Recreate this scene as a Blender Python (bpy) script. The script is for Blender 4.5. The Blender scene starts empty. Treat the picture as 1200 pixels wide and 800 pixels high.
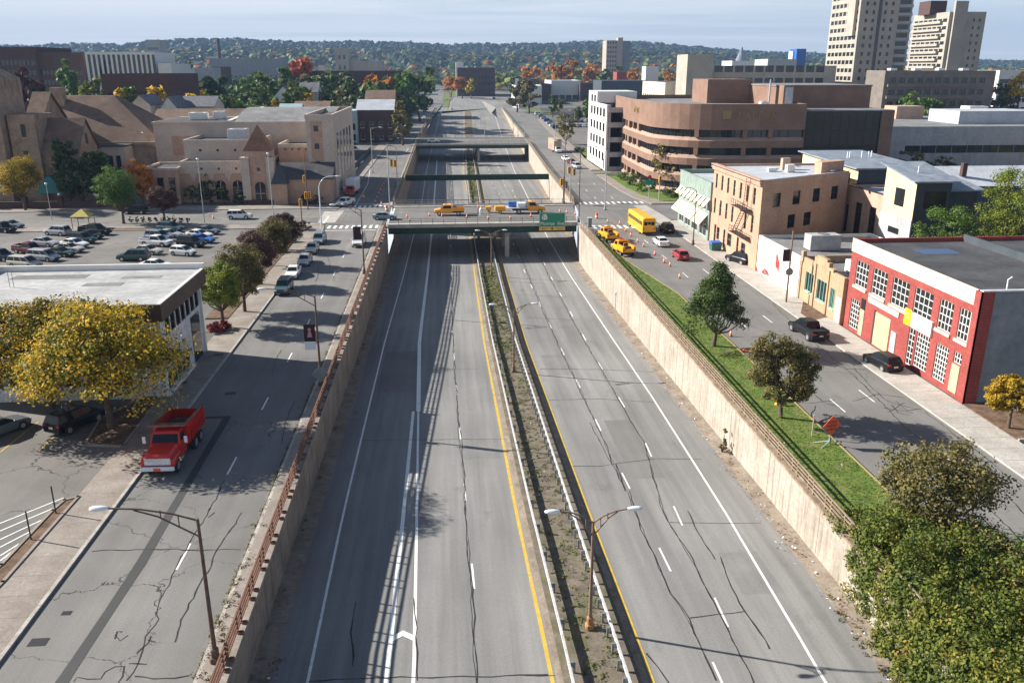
import bpy, math, random
from mathutils import Vector, Matrix
R = random.Random(7)
S = bpy.context.scene
COL = S.collection
# ------------------------------------------------------------------ camera survey
F, CX, CY, H = 985., 600., 400., 28.
TH = math.atan(320/F); YAW = math.atan(80/(F/math.cos(TH)))
_f = (math.sin(YAW), math.cos(YAW)); _ct, _st = math.cos(TH), math.sin(TH)
FWD = (_f[0]*_ct, _f[1]*_ct, -_st); RT = (_f[1], -_f[0], 0.); DN = (-_f[0]*_st, -_f[1]*_st, -_ct)
def ray(x, y):
    a, b = (x-CX)/F, (y-CY)/F
    return [FWD[i]+a*RT[i]+b*DN[i] for i in range(3)]
def lerp_tab(t, v):
    if v <= t[0][0]: return t[0][1]
    for (a, b), (c, d) in zip(t, t[1:]):
        if v <= c: return b+(d-b)*(v-a)/(c-a)
    return t[-1][1]
def G(Y):            # height of the town's ground
    return lerp_tab([(-500, 0), (650, 0), (2400, 17), (9000, 17)], Y)
def floor_z(Y):      # height of the sunken expressway
    return lerp_tab([(-200, -1.), (40, -3.25), (50, -3.55), (80, -4.55), (100, -5.25), (140, -6.4), (150, -6.5), (390, -6.5), (640, 0.0), (660, 0.02), (9000, 0.02)], Y) if Y < 660 else G(Y)+.02
def P(x, y, z=0.):
    r = ray(x, y); t = (z-H)/r[2]
    return Vector((r[0]*t, r[1]*t, z))
def PG(x, y):        # point of the town's ground
    z = 0.
    for _ in range(40): p = P(x, y, z); z = G(p.y)
    return p
def PF(x, y):        # point of the expressway floor
    z = -5.
    for _ in range(60): p = P(x, y, z); z = floor_z(p.y)
    return p
def PY(x, y, Y):     # point at a known distance Y
    r = ray(x, y); t = Y/r[1]
    return Vector((r[0]*t, Y, H+r[2]*t))
# ------------------------------------------------------------------ mesh builder
class MB:
    def __init__(s): s.v = []; s.f = []; s.m = []; s.sm = []
    def face(s, pts, mi=0, smooth=False):
        n = len(s.v); s.v.extend([tuple(p) for p in pts]); s.f.append(tuple(range(n, n+len(pts)))); s.m.append(mi); s.sm.append(smooth)
    def idx(s, pts, faces, mi=0, smooth=False):
        n = len(s.v); s.v.extend([tuple(p) for p in pts])
        for f in faces: s.f.append(tuple(n+i for i in f)); s.m.append(mi); s.sm.append(smooth)
    def box(s, x0, x1, y0, y1, z0, z1, mi=0):
        p = [(x0,y0,z0),(x1,y0,z0),(x1,y1,z0),(x0,y1,z0),(x0,y0,z1),(x1,y0,z1),(x1,y1,z1),(x0,y1,z1)]
        s.idx(p, [(0,3,2,1),(4,5,6,7),(0,1,5,4),(1,2,6,5),(2,3,7,6),(3,0,4,7)], mi)
    def cbox(s, c, d, mi=0, rz=0., bev=0.):
        cx, cy, cz = c; hx, hy, hz = d[0]/2, d[1]/2, d[2]/2
        cs, sn = math.cos(rz), math.sin(rz)
        def T(p): return (cx+p[0]*cs-p[1]*sn, cy+p[0]*sn+p[1]*cs, cz+p[2])
        if bev <= 0:
            p = [(-hx,-hy,-hz),(hx,-hy,-hz),(hx,hy,-hz),(-hx,hy,-hz),(-hx,-hy,hz),(hx,-hy,hz),(hx,hy,hz),(-hx,hy,hz)]
            s.idx([T(q) for q in p], [(0,3,2,1),(4,5,6,7),(0,1,5,4),(1,2,6,5),(2,3,7,6),(3,0,4,7)], mi)
        else:
            b = bev; rings = []
            for z, i in ((-hz, b), (-hz+b, 0), (hz-b, 0), (hz, b)):
                x, y = hx-i, hy-i
                rings.append([(-x+b,-y,z),(x-b,-y,z),(x,-y+b,z),(x,y-b,z),(x-b,y,z),(-x+b,y,z),(-x,y-b,z),(-x,-y+b,z)])
            s.loft([[T(q) for q in r] for r in rings], mi)
    def loft(s, rings, mi=0, caps=True, closed=True, smooth=False):
        n = len(rings[0]); pts = [p for r in rings for p in r]; fs = []
        for i in range(len(rings)-1):
            for j in range(n if closed else n-1):
                k = (j+1) % n
                fs.append((i*n+j, i*n+k, (i+1)*n+k, (i+1)*n+j))
        s.idx(pts, fs, mi, smooth)
        if caps and closed:
            s.face(list(reversed(rings[0])), mi); s.face(rings[-1], mi)
    def prism(s, poly, z0, z1, mi=0, top=None, bottom=True):
        n = len(poly)
        a = [(p[0], p[1], z0) for p in poly]; b = [(p[0], p[1], z1) for p in poly]
        s.idx(a+b, [(i, (i+1) % n, n+(i+1) % n, n+i) for i in range(n)], mi)
        s.face(b, mi if top is None else top)
        if bottom: s.face(list(reversed(a)), mi)
    def tube(s, pts, r, n=6, mi=0, caps=True, smooth=True):
        pts = [Vector(p) for p in pts]; rs = r if isinstance(r, (list, tuple)) else [r]*len(pts); rings = []
        for i, p in enumerate(pts):
            d = (pts[min(i+1, len(pts)-1)]-pts[max(i-1, 0)]).normalized()
            u = d.cross(Vector((0, 0, 1)))
            if u.length < 1e-3: u = Vector((1, 0, 0))
            u.normalize(); w = d.cross(u)
            rings.append([tuple(p+(u*math.cos(2*math.pi*k/n)+w*math.sin(2*math.pi*k/n))*rs[i]) for k in range(n)])
        s.loft(rings, mi, caps, True, smooth)
    def cyl(s, c, axis, r, h, n=12, mi=0, r2=None):
        c = Vector(c); a = Vector(axis).normalized()
        s.tube([c-a*h/2, c+a*h/2], [r, r if r2 is None else r2], n, mi)
    def ball(s, c, rx, ry, rz, n=8, m=5, mi=0):
        rings = []
        for i in range(m+1):
            t = -math.pi/2+math.pi*i/m
            q = max(math.cos(t), .02)
            rings.append([(c[0]+rx*q*math.cos(2*math.pi*k/n), c[1]+ry*q*math.sin(2*math.pi*k/n), c[2]+rz*math.sin(t)) for k in range(n)])
        s.loft(rings, mi, True, True, True)
    def strip(s, a, b, mi=0):    # sheet between two polylines of the same length
        n = len(a); s.idx(list(a)+list(b), [(i, i+1, n+i+1, n+i) for i in range(n-1)], mi)
    def mesh(s, name, mats):
        me = bpy.data.meshes.new(name); me.from_pydata(s.v, [], s.f)
        for m in mats: me.materials.append(m)
        me.polygons.foreach_set('material_index', s.m); me.polygons.foreach_set('use_smooth', s.sm)
        me.update(); return me
    def build(s, name, mats, parent=None, loc=None, rz=0.):
        if not isinstance(mats, (list, tuple)): mats = [mats]
        return link(name, s.mesh(name, mats), parent, loc, rz)
def link(name, data, parent=None, loc=None, rz=0.):
    o = bpy.data.objects.new(name, data); COL.objects.link(o)
    if parent is not None: o.parent = parent
    if loc is not None: o.location = loc
    if rz: o.rotation_euler = (0, 0, rz)
    return o
def tag(o, label=None, cat=None, group=None, kind=None):
    if label: o['label'] = label
    if cat: o['category'] = cat
    if group: o['group'] = group
    if kind: o['kind'] = kind
    return o
def thing(name, label, cat, loc=(0, 0, 0), rz=0., group=None):
    return tag(link(name, None, None, loc, rz), label, cat, group)
def struct(name, mb, mats): return tag(mb.build(name, mats), kind='structure')
KIDS = {}
def kids(o):
    return [c for c in bpy.data.objects if c.parent == o]
def snapshot(o):     # tuple tree of a prototype, so that copying does not search the scene each time
    return (o, [snapshot(c) for c in kids(o)])
def copy_tree(t, parent=None):
    o, ch = t; c = o.copy(); COL.objects.link(c)
    if parent is not None: c.parent = parent
    for k in ch: copy_tree(k, c)
    return c
def recolour(o, old, new):
    for c in [o]+[x for k in o.children for x in [k]+list(k.children)]:
        for sl in c.material_slots:
            if sl.material and sl.material.name.startswith('vehicle '): sl.link = 'OBJECT'; sl.material = new
# ------------------------------------------------------------------ materials
def _nt(name):
    m = bpy.data.materials.new(name); m.use_nodes = True
    nt = m.node_tree; b = nt.nodes['Principled BSDF']; return m, nt, b
def _noise(nt, scale, vec=(1, 1, 1), detail=4., rough=.6, coord='Object'):
    tc = nt.nodes.new('ShaderNodeTexCoord'); mp = nt.nodes.new('ShaderNodeMapping'); mp.inputs['Scale'].default_value = vec
    nt.links.new(tc.outputs[coord], mp.inputs[0]); no = nt.nodes.new('ShaderNodeTexNoise')
    no.inputs['Scale'].default_value = scale; no.inputs['Detail'].default_value = detail; no.inputs['Roughness'].default_value = rough
    nt.links.new(mp.outputs[0], no.inputs['Vector']); return no
def _ramp(nt, src, stops):
    r = nt.nodes.new('ShaderNodeValToRGB'); e = r.color_ramp.elements
    while len(e) < len(stops): e.new(.5)
    for el, (p, c) in zip(e, stops): el.position = p; el.color = (c[0], c[1], c[2], 1) if len(c) == 3 else c
    nt.links.new(src, r.inputs[0]); return r
def _mix(nt, a, b, fac, mode='MIX'):
    m = nt.nodes.new('ShaderNodeMix'); m.data_type = 'RGBA'; m.blend_type = mode
    for s, i in ((a, 6), (b, 7), (fac, 0)):
        if isinstance(s, (int, float)): m.inputs[i].default_value = s
        elif isinstance(s, tuple): m.inputs[i].default_value = (s[0], s[1], s[2], 1)
        else: nt.links.new(s, m.inputs[i])
    return m.outputs[2]
def _bump(nt, b, h, strength=.3, dist=.02):
    bp = nt.nodes.new('ShaderNodeBump'); bp.inputs['Strength'].default_value = strength; bp.inputs['Distance'].default_value = dist
    nt.links.new(h, bp.inputs['Height']); nt.links.new(bp.outputs[0], b.inputs['Normal'])
def plain(name, c, rough=.6, metal=0., spec=.5, coat=0., emit=0.):
    m, nt, b = _nt(name); b.inputs['Base Color'].default_value = (*c, 1); b.inputs['Roughness'].default_value = rough
    b.inputs['Metallic'].default_value = metal; b.inputs['Specular IOR Level'].default_value = spec; b.inputs['Coat Weight'].default_value = coat
    if emit: b.inputs['Emission Color'].default_value = (*c, 1); b.inputs['Emission Strength'].default_value = emit
    return m
def noisy(name, c1, c2, scale=2., rough=.8, vec=(1, 1, 1), lo=.35, hi=.65, fine=None, bump=0., dirt=None):
    m, nt, b = _nt(name); n = _noise(nt, scale, vec)
    col = _ramp(nt, n.outputs[0], [(lo, c1), (hi, c2)]).outputs[0]
    if fine:
        n2 = _noise(nt, fine, (1, 1, 1), 2.)
        col = _mix(nt, col, _ramp(nt, n2.outputs[0], [(.3, (.72, .72, .72)), (.7, (1.2, 1.2, 1.2))]).outputs[0], .6, 'MULTIPLY')
        if bump: _bump(nt, b, n2.outputs[0], bump)
    if dirt:
        n3 = _noise(nt, dirt[1], dirt[2], 5., .7)
        col = _mix(nt, col, dirt[0], _ramp(nt, n3.outputs[0], [(dirt[3], (0, 0, 0)), (dirt[4], (1, 1, 1))]).outputs[0])
    nt.links.new(col, b.inputs['Base Color']); b.inputs['Roughness'].default_value = rough; b.inputs['Specular IOR Level'].default_value = .25
    return m
def bricky(name, c1, c2, mortar, bw=.24, bh=.08, scale=1., ms=.012, rough=.85, big=.0):
    m, nt, b = _nt(name); tc = nt.nodes.new('ShaderNodeTexCoord'); sp = nt.nodes.new('ShaderNodeSeparateXYZ'); nt.links.new(tc.outputs['Object'], sp.inputs[0])
    ad = nt.nodes.new('ShaderNodeMath'); nt.links.new(sp.outputs[0], ad.inputs[0]); nt.links.new(sp.outputs[1], ad.inputs[1])
    cb = nt.nodes.new('ShaderNodeCombineXYZ'); nt.links.new(ad.outputs[0], cb.inputs[0]); nt.links.new(sp.outputs[2], cb.inputs[1])
    br = nt.nodes.new('ShaderNodeTexBrick'); nt.links.new(cb.outputs[0], br.inputs[0])
    for k, v in (('Color1', c1), ('Color2', c2), ('Mortar', mortar)): br.inputs[k].default_value = (*v, 1)
    br.inputs['Scale'].default_value = scale; br.inputs['Brick Width'].default_value = bw; br.inputs['Row Height'].default_value = bh; br.inputs['Mortar Size'].default_value = ms
    n = _noise(nt, .5); col = _mix(nt, br.outputs[0], _ramp(nt, n.outputs[0], [(.3, (.75, .75, .75)), (.7, (1.15, 1.15, 1.15))]).outputs[0], .7, 'MULTIPLY')
    n2 = _noise(nt, 3.5, (1, 1, .7)); col = _mix(nt, col, _ramp(nt, n2.outputs[0], [(.3, (.8, .8, .8)), (.7, (1.15, 1.15, 1.15))]).outputs[0], .7, 'MULTIPLY')
    nt.links.new(col, b.inputs['Base Color']); b.inputs['Roughness'].default_value = rough; b.inputs['Specular IOR Level'].default_value = .2
    return m
def asphalt(name, c1, c2, streak=.5, patch=.05, crack=True):
    m, nt, b = _nt(name)
    n = _noise(nt, patch, (1, 1, 1), 5., .6); col = _ramp(nt, n.outputs[0], [(.3, c1), (.7, c2)]).outputs[0]
    s = _noise(nt, 1., (.9, .012, 1), 3.); col = _mix(nt, col, _ramp(nt, s.outputs[0], [(.3, (.78, .78, .78)), (.7, (1.18, 1.18, 1.18))]).outputs[0], streak, 'MULTIPLY')
    g = _noise(nt, 9., (1, 1, 1), 3.); col = _mix(nt, col, _ramp(nt, g.outputs[0], [(.3, (.85, .85, .85)), (.7, (1.14, 1.14, 1.14))]).outputs[0], .7, 'MULTIPLY')
    st = _noise(nt, .45, (1, .5, 1), 6., .65); col = _mix(nt, col, _ramp(nt, st.outputs[0], [(.62, (1, 1, 1)), (.75, (.72, .72, .71))]).outputs[0], .8, 'MULTIPLY')
    if crack:
        tc = nt.nodes.new('ShaderNodeTexCoord'); wn = _noise(nt, .8, (1, 1, 1), 4.); va = nt.nodes.new('ShaderNodeVectorMath'); va.operation = 'MULTIPLY_ADD'
        nt.links.new(wn.outputs[1], va.inputs[0]); va.inputs[1].default_value = (1.6, 1.6, 1.6); nt.links.new(tc.outputs['Object'], va.inputs[2])
        vo = nt.nodes.new('ShaderNodeTexVoronoi'); vo.feature = 'DISTANCE_TO_EDGE'; vo.inputs['Scale'].default_value = .16; nt.links.new(va.outputs[0], vo.inputs['Vector'])
        mk = _noise(nt, .06, (1, 1, 1), 2.)
        k = _ramp(nt, vo.outputs['Distance'], [(.003, (1, 1, 1)), (.008, (0, 0, 0))]).outputs[0]
        k = _mix(nt, k, _ramp(nt, mk.outputs[0], [(.48, (0, 0, 0)), (.6, (1, 1, 1))]).outputs[0], 1., 'MULTIPLY')
        col = _mix(nt, col, (.035, .034, .033), k)
    nt.links.new(col, b.inputs['Base Color']); b.inputs['Roughness'].default_value = .85; b.inputs['Specular IOR Level'].default_value = .2
    _bump(nt, b, g.outputs[0], .15, .02)
    return m
def leafy(name, stops, transl=.25):
    m, nt, b = _nt(name); ge = nt.nodes.new('ShaderNodeNewGeometry'); oi = nt.nodes.new('ShaderNodeObjectInfo')
    n = _noise(nt, .55, (1, 1, 1), 3.)
    mx = nt.nodes.new('ShaderNodeMath'); mx.operation = 'MULTIPLY_ADD'; nt.links.new(ge.outputs['Random Per Island'], mx.inputs[0]); mx.inputs[1].default_value = .55
    m2 = nt.nodes.new('ShaderNodeMath'); m2.operation = 'MULTIPLY_ADD'; nt.links.new(n.outputs[0], m2.inputs[0]); m2.inputs[1].default_value = 1.1; m2.inputs[2].default_value = -.32
    nt.links.new(m2.outputs[0], mx.inputs[2])
    r = _ramp(nt, mx.outputs[0], stops)
    hv = nt.nodes.new('ShaderNodeHueSaturation'); nt.links.new(r.outputs[0], hv.inputs['Color'])
    v = nt.nodes.new('ShaderNodeMapRange'); v.inputs[3].default_value = .78; v.inputs[4].default_value = 1.2; nt.links.new(oi.outputs['Random'], v.inputs[0]); nt.links.new(v.outputs[0], hv.inputs['Value'])
    nt.links.new(hv.outputs[0], b.inputs['Base Color']); b.inputs['Roughness'].default_value = .6; b.inputs['Specular IOR Level'].default_value = .2
    tr = nt.nodes.new('ShaderNodeBsdfTranslucent'); nt.links.new(hv.outputs[0], tr.inputs[0])
    ms = nt.nodes.new('ShaderNodeMixShader'); ms.inputs[0].default_value = transl
    nt.links.new(b.outputs[0], ms.inputs[1]); nt.links.new(tr.outputs[0], ms.inputs[2]); nt.links.new(ms.outputs[0], nt.nodes['Material Output'].inputs[0])
    return m
M = {}
M['asphalt_hwy'] = asphalt('asphalt expressway', (.2, .196, .19), (.265, .259, .25), 1., .06, False)
M['asphalt_hwy2'] = asphalt('asphalt paler patch', (.19, .187, .181), (.24, .235, .227), .8, .3, False)
M['asphalt_street'] = asphalt('asphalt street', (.155, .149, .142), (.225, .217, .206), .45, .09)
M['asphalt_lot'] = asphalt('asphalt lot', (.135, .126, .118), (.22, .206, .194), .25, .12)
M['asphalt_new'] = asphalt('asphalt dark', (.06, .06, .06), (.08, .08, .08), .3, .1, False)
M['concrete_walk'] = noisy('sidewalk concrete', (.235, .2, .172), (.32, .28, .245), .5, .85, fine=6., dirt=((.2, .16, .13), .8, (1, .5, 1), .62, .8))
M['concrete_light'] = noisy('pale concrete', (.38, .35, .315), (.48, .45, .41), .4, .85, fine=5.)
M['kerb'] = noisy('kerb concrete', (.34, .31, .28), (.46, .43, .39), 1., .85, fine=5.)
M['kerb_yellow'] = noisy('worn yellow kerb', (.5, .33, .08), (.42, .36, .25), 1.2, .8)
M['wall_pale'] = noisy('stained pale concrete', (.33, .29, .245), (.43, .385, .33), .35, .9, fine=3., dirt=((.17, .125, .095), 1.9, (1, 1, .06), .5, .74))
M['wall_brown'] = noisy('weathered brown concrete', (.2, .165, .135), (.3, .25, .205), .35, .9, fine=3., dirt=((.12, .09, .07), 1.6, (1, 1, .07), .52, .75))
M['gutter'] = noisy('gutter concrete', (.2, .165, .13), (.3, .25, .2), .7, .9, fine=4., dirt=((.16, .1, .06), 1.1, (1, .6, 1), .56, .75))
M['median'] = noisy('bare gravelly soil', (.115, .095, .075), (.2, .168, .132), .9, .95, fine=7., bump=.4, dirt=((.1, .11, .035), .5, (1, .35, 1), .54, .68))
M['soil'] = noisy('brown mulch', (.1, .06, .04), (.2, .13, .085), 1.5, .95, fine=8., bump=.4)
M['earth'] = noisy('town ground', (.11, .105, .095), (.17, .16, .145), .02, .95, dirt=((.06, .08, .03), .012, (1, 1, 1), .5, .6))
M['grass'] = noisy('mown grass', (.08, .13, .02), (.15, .205, .042), 1.1, .9, fine=10., bump=.5, dirt=((.21, .185, .075), .7, (1, .6, 1), .52, .74))
M['white_paint'] = noisy('worn white road paint', (.68, .68, .66), (.82, .82, .8), 2., .7, dirt=((.28, .275, .265), 3., (1, .3, 1), .6, .72))
M['yellow_paint'] = noisy('worn yellow road paint', (.5, .33, .05), (.62, .42, .08), 2., .7, dirt=((.28, .24, .16), 2.5, (1, .3, 1), .58, .72))
M['tar'] = noisy('tar crack sealing', (.022, .021, .02), (.05, .048, .046), 2., .6)
M['rust'] = noisy('rusted railing steel', (.14, .072, .05), (.22, .115, .078), 1.5, .85, fine=9.)
M['rail_tan'] = noisy('faded brown railing steel', (.2, .145, .1), (.34, .26, .19), 1.5, .75, fine=9.)
M['galv'] = noisy('galvanised steel', (.6, .6, .6), (.75, .75, .74), 2., .45, fine=8.)
M['post_grey'] = plain('dull steel post', (.22, .235, .25), .6, .3)
M['pole_brown'] = noisy('weathering steel pole', (.1, .065, .05), (.16, .105, .08), 3., .75)
M['pole_grey'] = noisy('grey pole', (.36, .36, .35), (.48, .48, .47), 2., .5)
M['wood_pole'] = noisy('wooden pole', (.14, .1, .07), (.22, .165, .12), 2., .9)
M['lamp_white'] = plain('lamp head enamel', (.72, .76, .8), .3)
M['glass'] = plain('window glass', (.016, .019, .022), .08, 0., .5)
M['glass_blue'] = plain('car glass', (.012, .016, .02), .07, 0., .3)
M['glass_dark'] = plain('tinted curtain glass', (.012, .011, .01), .05, 0., 1.)
M['white'] = noisy('white painted surface', (.66, .65, .62), (.74, .73, .7), .6, .6)
M['cream'] = noisy('cream surface', (.56, .5, .39), (.64, .58, .47), .6, .7)
M['steel_dark'] = plain('dark steel', (.03, .03, .032), .5, .3)
M['tyre'] = plain('tyre rubber', (.018, .018, .018), .85)
M['rim'] = plain('alloy rim', (.5, .5, .52), .35, .7)
M['lamp_red'] = plain('tail lamp', (.45, .012, .012), .25)
M['lamp_clear'] = plain('head lamp', (.75, .76, .76), .12)
M['chrome'] = plain('chrome', (.7, .7, .7), .18, 1.)
M['plate'] = plain('number plate', (.6, .58, .45), .5)
M['black_plastic'] = plain('black plastic', (.022, .022, .023), .55)
M['orange'] = plain('safety orange', (.78, .13, .025), .55)
M['sign_orange'] = plain('orange sign sheet', (.8, .1, .02), .5)
M['sign_green'] = plain('green sign sheet', (.0, .2, .12), .45)
M['sign_yellow'] = plain('yellow sign sheet', (.75, .42, .01), .45)
M['signal_yellow'] = plain('signal housing', (.75, .36, .03), .5)
M['bark'] = noisy('bark', (.07, .05, .036), (.14, .105, .08), 4., .95)
M['girder'] = noisy('dark green girder paint', (.022, .05, .036), (.035, .075, .05), 1., .6)
PAINT = {}
def paint(n):
    if n not in PAINT:
        c = {'white': (.78, .78, .77), 'silver': (.4, .42, .44), 'bluegrey': (.2, .25, .3), 'black': (.012, .012, .014), 'darkgreen': (.02, .045, .045), 'green': (.03, .075, .065), 'red': (.34, .02, .03), 'darkred': (.12, .012, .018),
             'blue': (.02, .12, .45), 'beige': (.5, .46, .39), 'grey': (.12, .13, .14), 'navy': (.02, .03, .06), 'teal': (.05, .11, .13), 'orange': (.78, .3, .015), 'yellow': (.85, .45, .02), 'truckred': (.55, .03, .022), 'amber': (.82, .36, .015)}[n]
        PAINT[n] = plain('vehicle paint '+n, c, .32, 0., .35 if n not in ('black', 'navy') else .2, .3 if n not in ('black', 'navy') else .08)
    return PAINT[n]
# ------------------------------------------------------------------ camera, light, sky
cam = bpy.data.cameras.new('camera'); co = link('camera', cam); S.camera = co
cam.sensor_width = 36.; cam.lens = F/1200*36; cam.clip_start = .5; cam.clip_end = 30000
rm = Matrix((RT, [-d for d in DN], [-f for f in FWD])).transposed().to_4x4(); rm.translation = Vector((0, 0, H)); co.matrix_world = rm
SUN = Vector((-1.7, .62, 1.)).normalized()
EL = math.asin(SUN.z); AZ = math.atan2(SUN.x, SUN.y)
sl = bpy.data.lights.new('sun', 'SUN'); so = link('sun', sl); sl.energy = 5.; sl.angle = math.radians(.55); sl.color = (1., .945, .85)
so.rotation_euler = SUN.to_track_quat('Z', 'Y').to_euler()
W = bpy.data.worlds.new('World'); S.world = W; W.use_nodes = True
nt = W.node_tree; bg = nt.nodes['Background']; sky = nt.nodes.new('ShaderNodeTexSky'); sky.sky_type = 'NISHITA'; sky.sun_disc = False
sky.sun_elevation = EL; sky.sun_rotation = AZ; sky.altitude = 200; sky.air_density = .85; sky.dust_density = .25; sky.ozone_density = 1.3
tc = nt.nodes.new('ShaderNodeTexCoord'); sp = nt.nodes.new('ShaderNodeSeparateXYZ'); nt.links.new(tc.outputs['Generated'], sp.inputs[0])
# thin cloud sheet seen at a slant: project the view direction on a plane above the town
zz = nt.nodes.new('ShaderNodeMath'); zz.operation = 'MAXIMUM'; nt.links.new(sp.outputs[2], zz.inputs[0]); zz.inputs[1].default_value = .004
za = nt.nodes.new('ShaderNodeMath'); za.operation = 'ADD'; nt.links.new(zz.outputs[0], za.inputs[0]); za.inputs[1].default_value = .03
dx = nt.nodes.new('ShaderNodeMath'); dx.operation = 'DIVIDE'; nt.links.new(sp.outputs[0], dx.inputs[0]); nt.links.new(za.outputs[0], dx.inputs[1])
dy = nt.nodes.new('ShaderNodeMath'); dy.operation = 'DIVIDE'; nt.links.new(sp.outputs[1], dy.inputs[0]); nt.links.new(za.outputs[0], dy.inputs[1])
cb = nt.nodes.new('ShaderNodeCombineXYZ'); nt.links.new(dx.outputs[0], cb.inputs[0]); nt.links.new(dy.outputs[0], cb.inputs[1])
mp = nt.nodes.new('ShaderNodeMapping'); mp.inputs['Scale'].default_value = (.11, .3, 1); mp.inputs['Rotation'].default_value = (0, 0, .12); nt.links.new(cb.outputs[0], mp.inputs[0])
cn = nt.nodes.new('ShaderNodeTexNoise'); cn.inputs['Scale'].default_value = 1.; cn.inputs['Detail'].default_value = 8; cn.inputs['Roughness'].default_value = .62; cn.inputs['Distortion'].default_value = .35
nt.links.new(mp.outputs[0], cn.inputs['Vector'])
# more cloud on the sunny left side
gx = nt.nodes.new('ShaderNodeMapRange'); nt.links.new(sp.outputs[0], gx.inputs[0]); gx.inputs[1].default_value = -.6; gx.inputs[2].default_value = .6; gx.inputs[3].default_value = .2; gx.inputs[4].default_value = -.14
ad = nt.nodes.new('ShaderNodeMath'); nt.links.new(cn.outputs[0], ad.inputs[0]); nt.links.new(gx.outputs[0], ad.inputs[1])
cr = _ramp(nt, ad.outputs[0], [(.4, (0, 0, 0)), (.6, (.85, .85, .85))])
hzn = _ramp(nt, sp.outputs[2], [(0., (.9, .9, .9)), (.19, (0, 0, 0))]); sk2 = _mix(nt, sky.outputs[0], (8.6, 9.3, 10.1), hzn.outputs[0])
lowz = _ramp(nt, sp.outputs[2], [(.12, (1, 1, 1)), (.4, (.12, .12, .12))]); cfac = _mix(nt, cr.outputs[0], lowz.outputs[0], 1., 'MULTIPLY')
cw = _mix(nt, sk2, (10.4, 10.6, 10.8), cfac)
nt.links.new(cw, bg.inputs[0]); bg.inputs[1].default_value = .05
S.view_settings.view_transform = 'Standard'; S.view_settings.look = 'None'; S.view_settings.exposure = 1.15; S.view_settings.gamma = 1.
S.cycles.max_bounces = 6; S.cycles.volume_bounces = 0; S.cycles.caustics_reflective = False; S.cycles.caustics_refractive = False
# ------------------------------------------------------------------ the sunken expressway
WLT = [(-80, -11.2), (365, -11.2), (430, -10.3), (528, -8.4), (656, -6.4)]
WRT = [(-80, 24.3), (150, 24.3), (157, 24.6), (181, 27.2), (243, 28.7), (340, 32.4), (371, 33.4), (473, 36.6), (652, 42.)]
WL = lambda y: lerp_tab(WLT, y)
WR = lambda y: lerp_tab(WRT, y)
YS = sorted(set([-80, -40, 0, 20, 37, 60, 80, 100, 120, 135, 150, 157, 165, 181, 200, 220, 243, 270, 300, 340, 365, 371, 390, 410, 430, 473, 500, 528, 560, 600, 630, 645, 656]))
def tabX(px, ext=True):
    t = sorted([(p.y, p.x) for p in (PF(*q) for q in px)])
    return t
T = {}
T['LS'] = tabX([(494, 240), (485, 274), (451, 400), (402.5, 600), (361, 797)]) + [(300, -7.0), (420, -6.), (650, -2.)]
T['DBR'] = tabX([(506, 272), (491.5, 400), (488.5, 600), (485, 798)])
T['DBL'] = tabX([(484, 485), (473, 600), (453, 797)])
T['DL'] = tabX([(528, 274), (530, 397), (531, 407), (546, 590), (555, 680), (566, 800)]) + [(260, 1.6), (400, 3.0), (650, 7.)]
T['YL'] = tabX([(551, 240), (550, 272), (567, 399), (605, 600), (647.5, 797)]) + [(300, 5.9), (400, 8.5), (640, 14)]
T['GL'] = tabX([(557.5, 295), (576, 399), (600, 507), (621, 600), (669, 800)]) + [(300, 7.), (400, 9.5), (640, 15)]
T['YR'] = tabX([(569, 240), (580, 272), (616, 400), (690, 600), (766, 800)]) + [(300, 11.6), (400, 13.4), (640, 19.5)]
T['A'] = tabX([(584.5, 226), (603, 290), (655, 403), (707, 510), (743, 582), (790, 677), (845, 797)]) + [(260, 14.2), (400, 17), (640, 24)]
T['B'] = tabX([(599, 220), (624, 280), (699, 421), (756, 518), (842, 710), (882, 797)]) + [(260, 18.), (400, 21), (640, 29)]
T['RS'] = tabX([(613, 220), (640, 275), (720, 400), (761, 460), (850, 600), (900, 685), (966, 797)]) + [(300, 24.), (400, 27.5), (640, 35)]
for k in T: T[k] = sorted(T[k])
def sheet(name, fa, fb, ys, mat, dz=0., zf=floor_z, kind='structure'):
    mb = MB(); mb.strip([(fa(y), y, zf(y)+dz) for y in ys], [(fb(y), y, zf(y)+dz) for y in ys])
    for i in range(len(mb.f)): mb.f[i] = tuple(reversed(mb.f[i]))
    return tag(mb.build(name, mat), kind=kind)
X = lambda k: (lambda y: lerp_tab(T[k], y))
GRID = [y for y in range(-80, 660, 10)]+[659]
sheet('expressway', lambda y: WL(y)-.4, lambda y: WR(y)+.4, GRID, M['asphalt_hwy'])
# gutters (a low concrete apron along each wall) and the median with its kerbs
for nm, fa, fb in (('gutter', lambda y: WL(y)-.1, lambda y: WL(y)+1.15), ('gutter', lambda y: WR(y)-1.25, lambda y: WR(y)+.1)):
    mb = MB(); ys = [y for y in range(-80, 640, 8)]
    mb.loft([[(fa(y), y, floor_z(y)+.16 if nm and fa(y) < 0 else floor_z(y)+.02), (fb(y), y, floor_z(y)+.03 if fa(y) < 0 else floor_z(y)+.15), (fb(y), y, floor_z(y)-.1), (fa(y), y, floor_z(y)-.1)] for y in ys])
    struct(nm, mb, M['gutter'])
mb = MB(); ys = [y for y in range(-80, 645, 6)]
mb.loft([[(X('GL')(y)-.35, y, floor_z(y)+.1), (X('YR')(y)-.65, y, floor_z(y)+.16), (X('YR')(y)-.65, y, floor_z(y)-.1), (X('GL')(y)-.35, y, floor_z(y)-.1)] for y in ys]); struct('median', mb, M['median'])
mb = MB()
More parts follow.
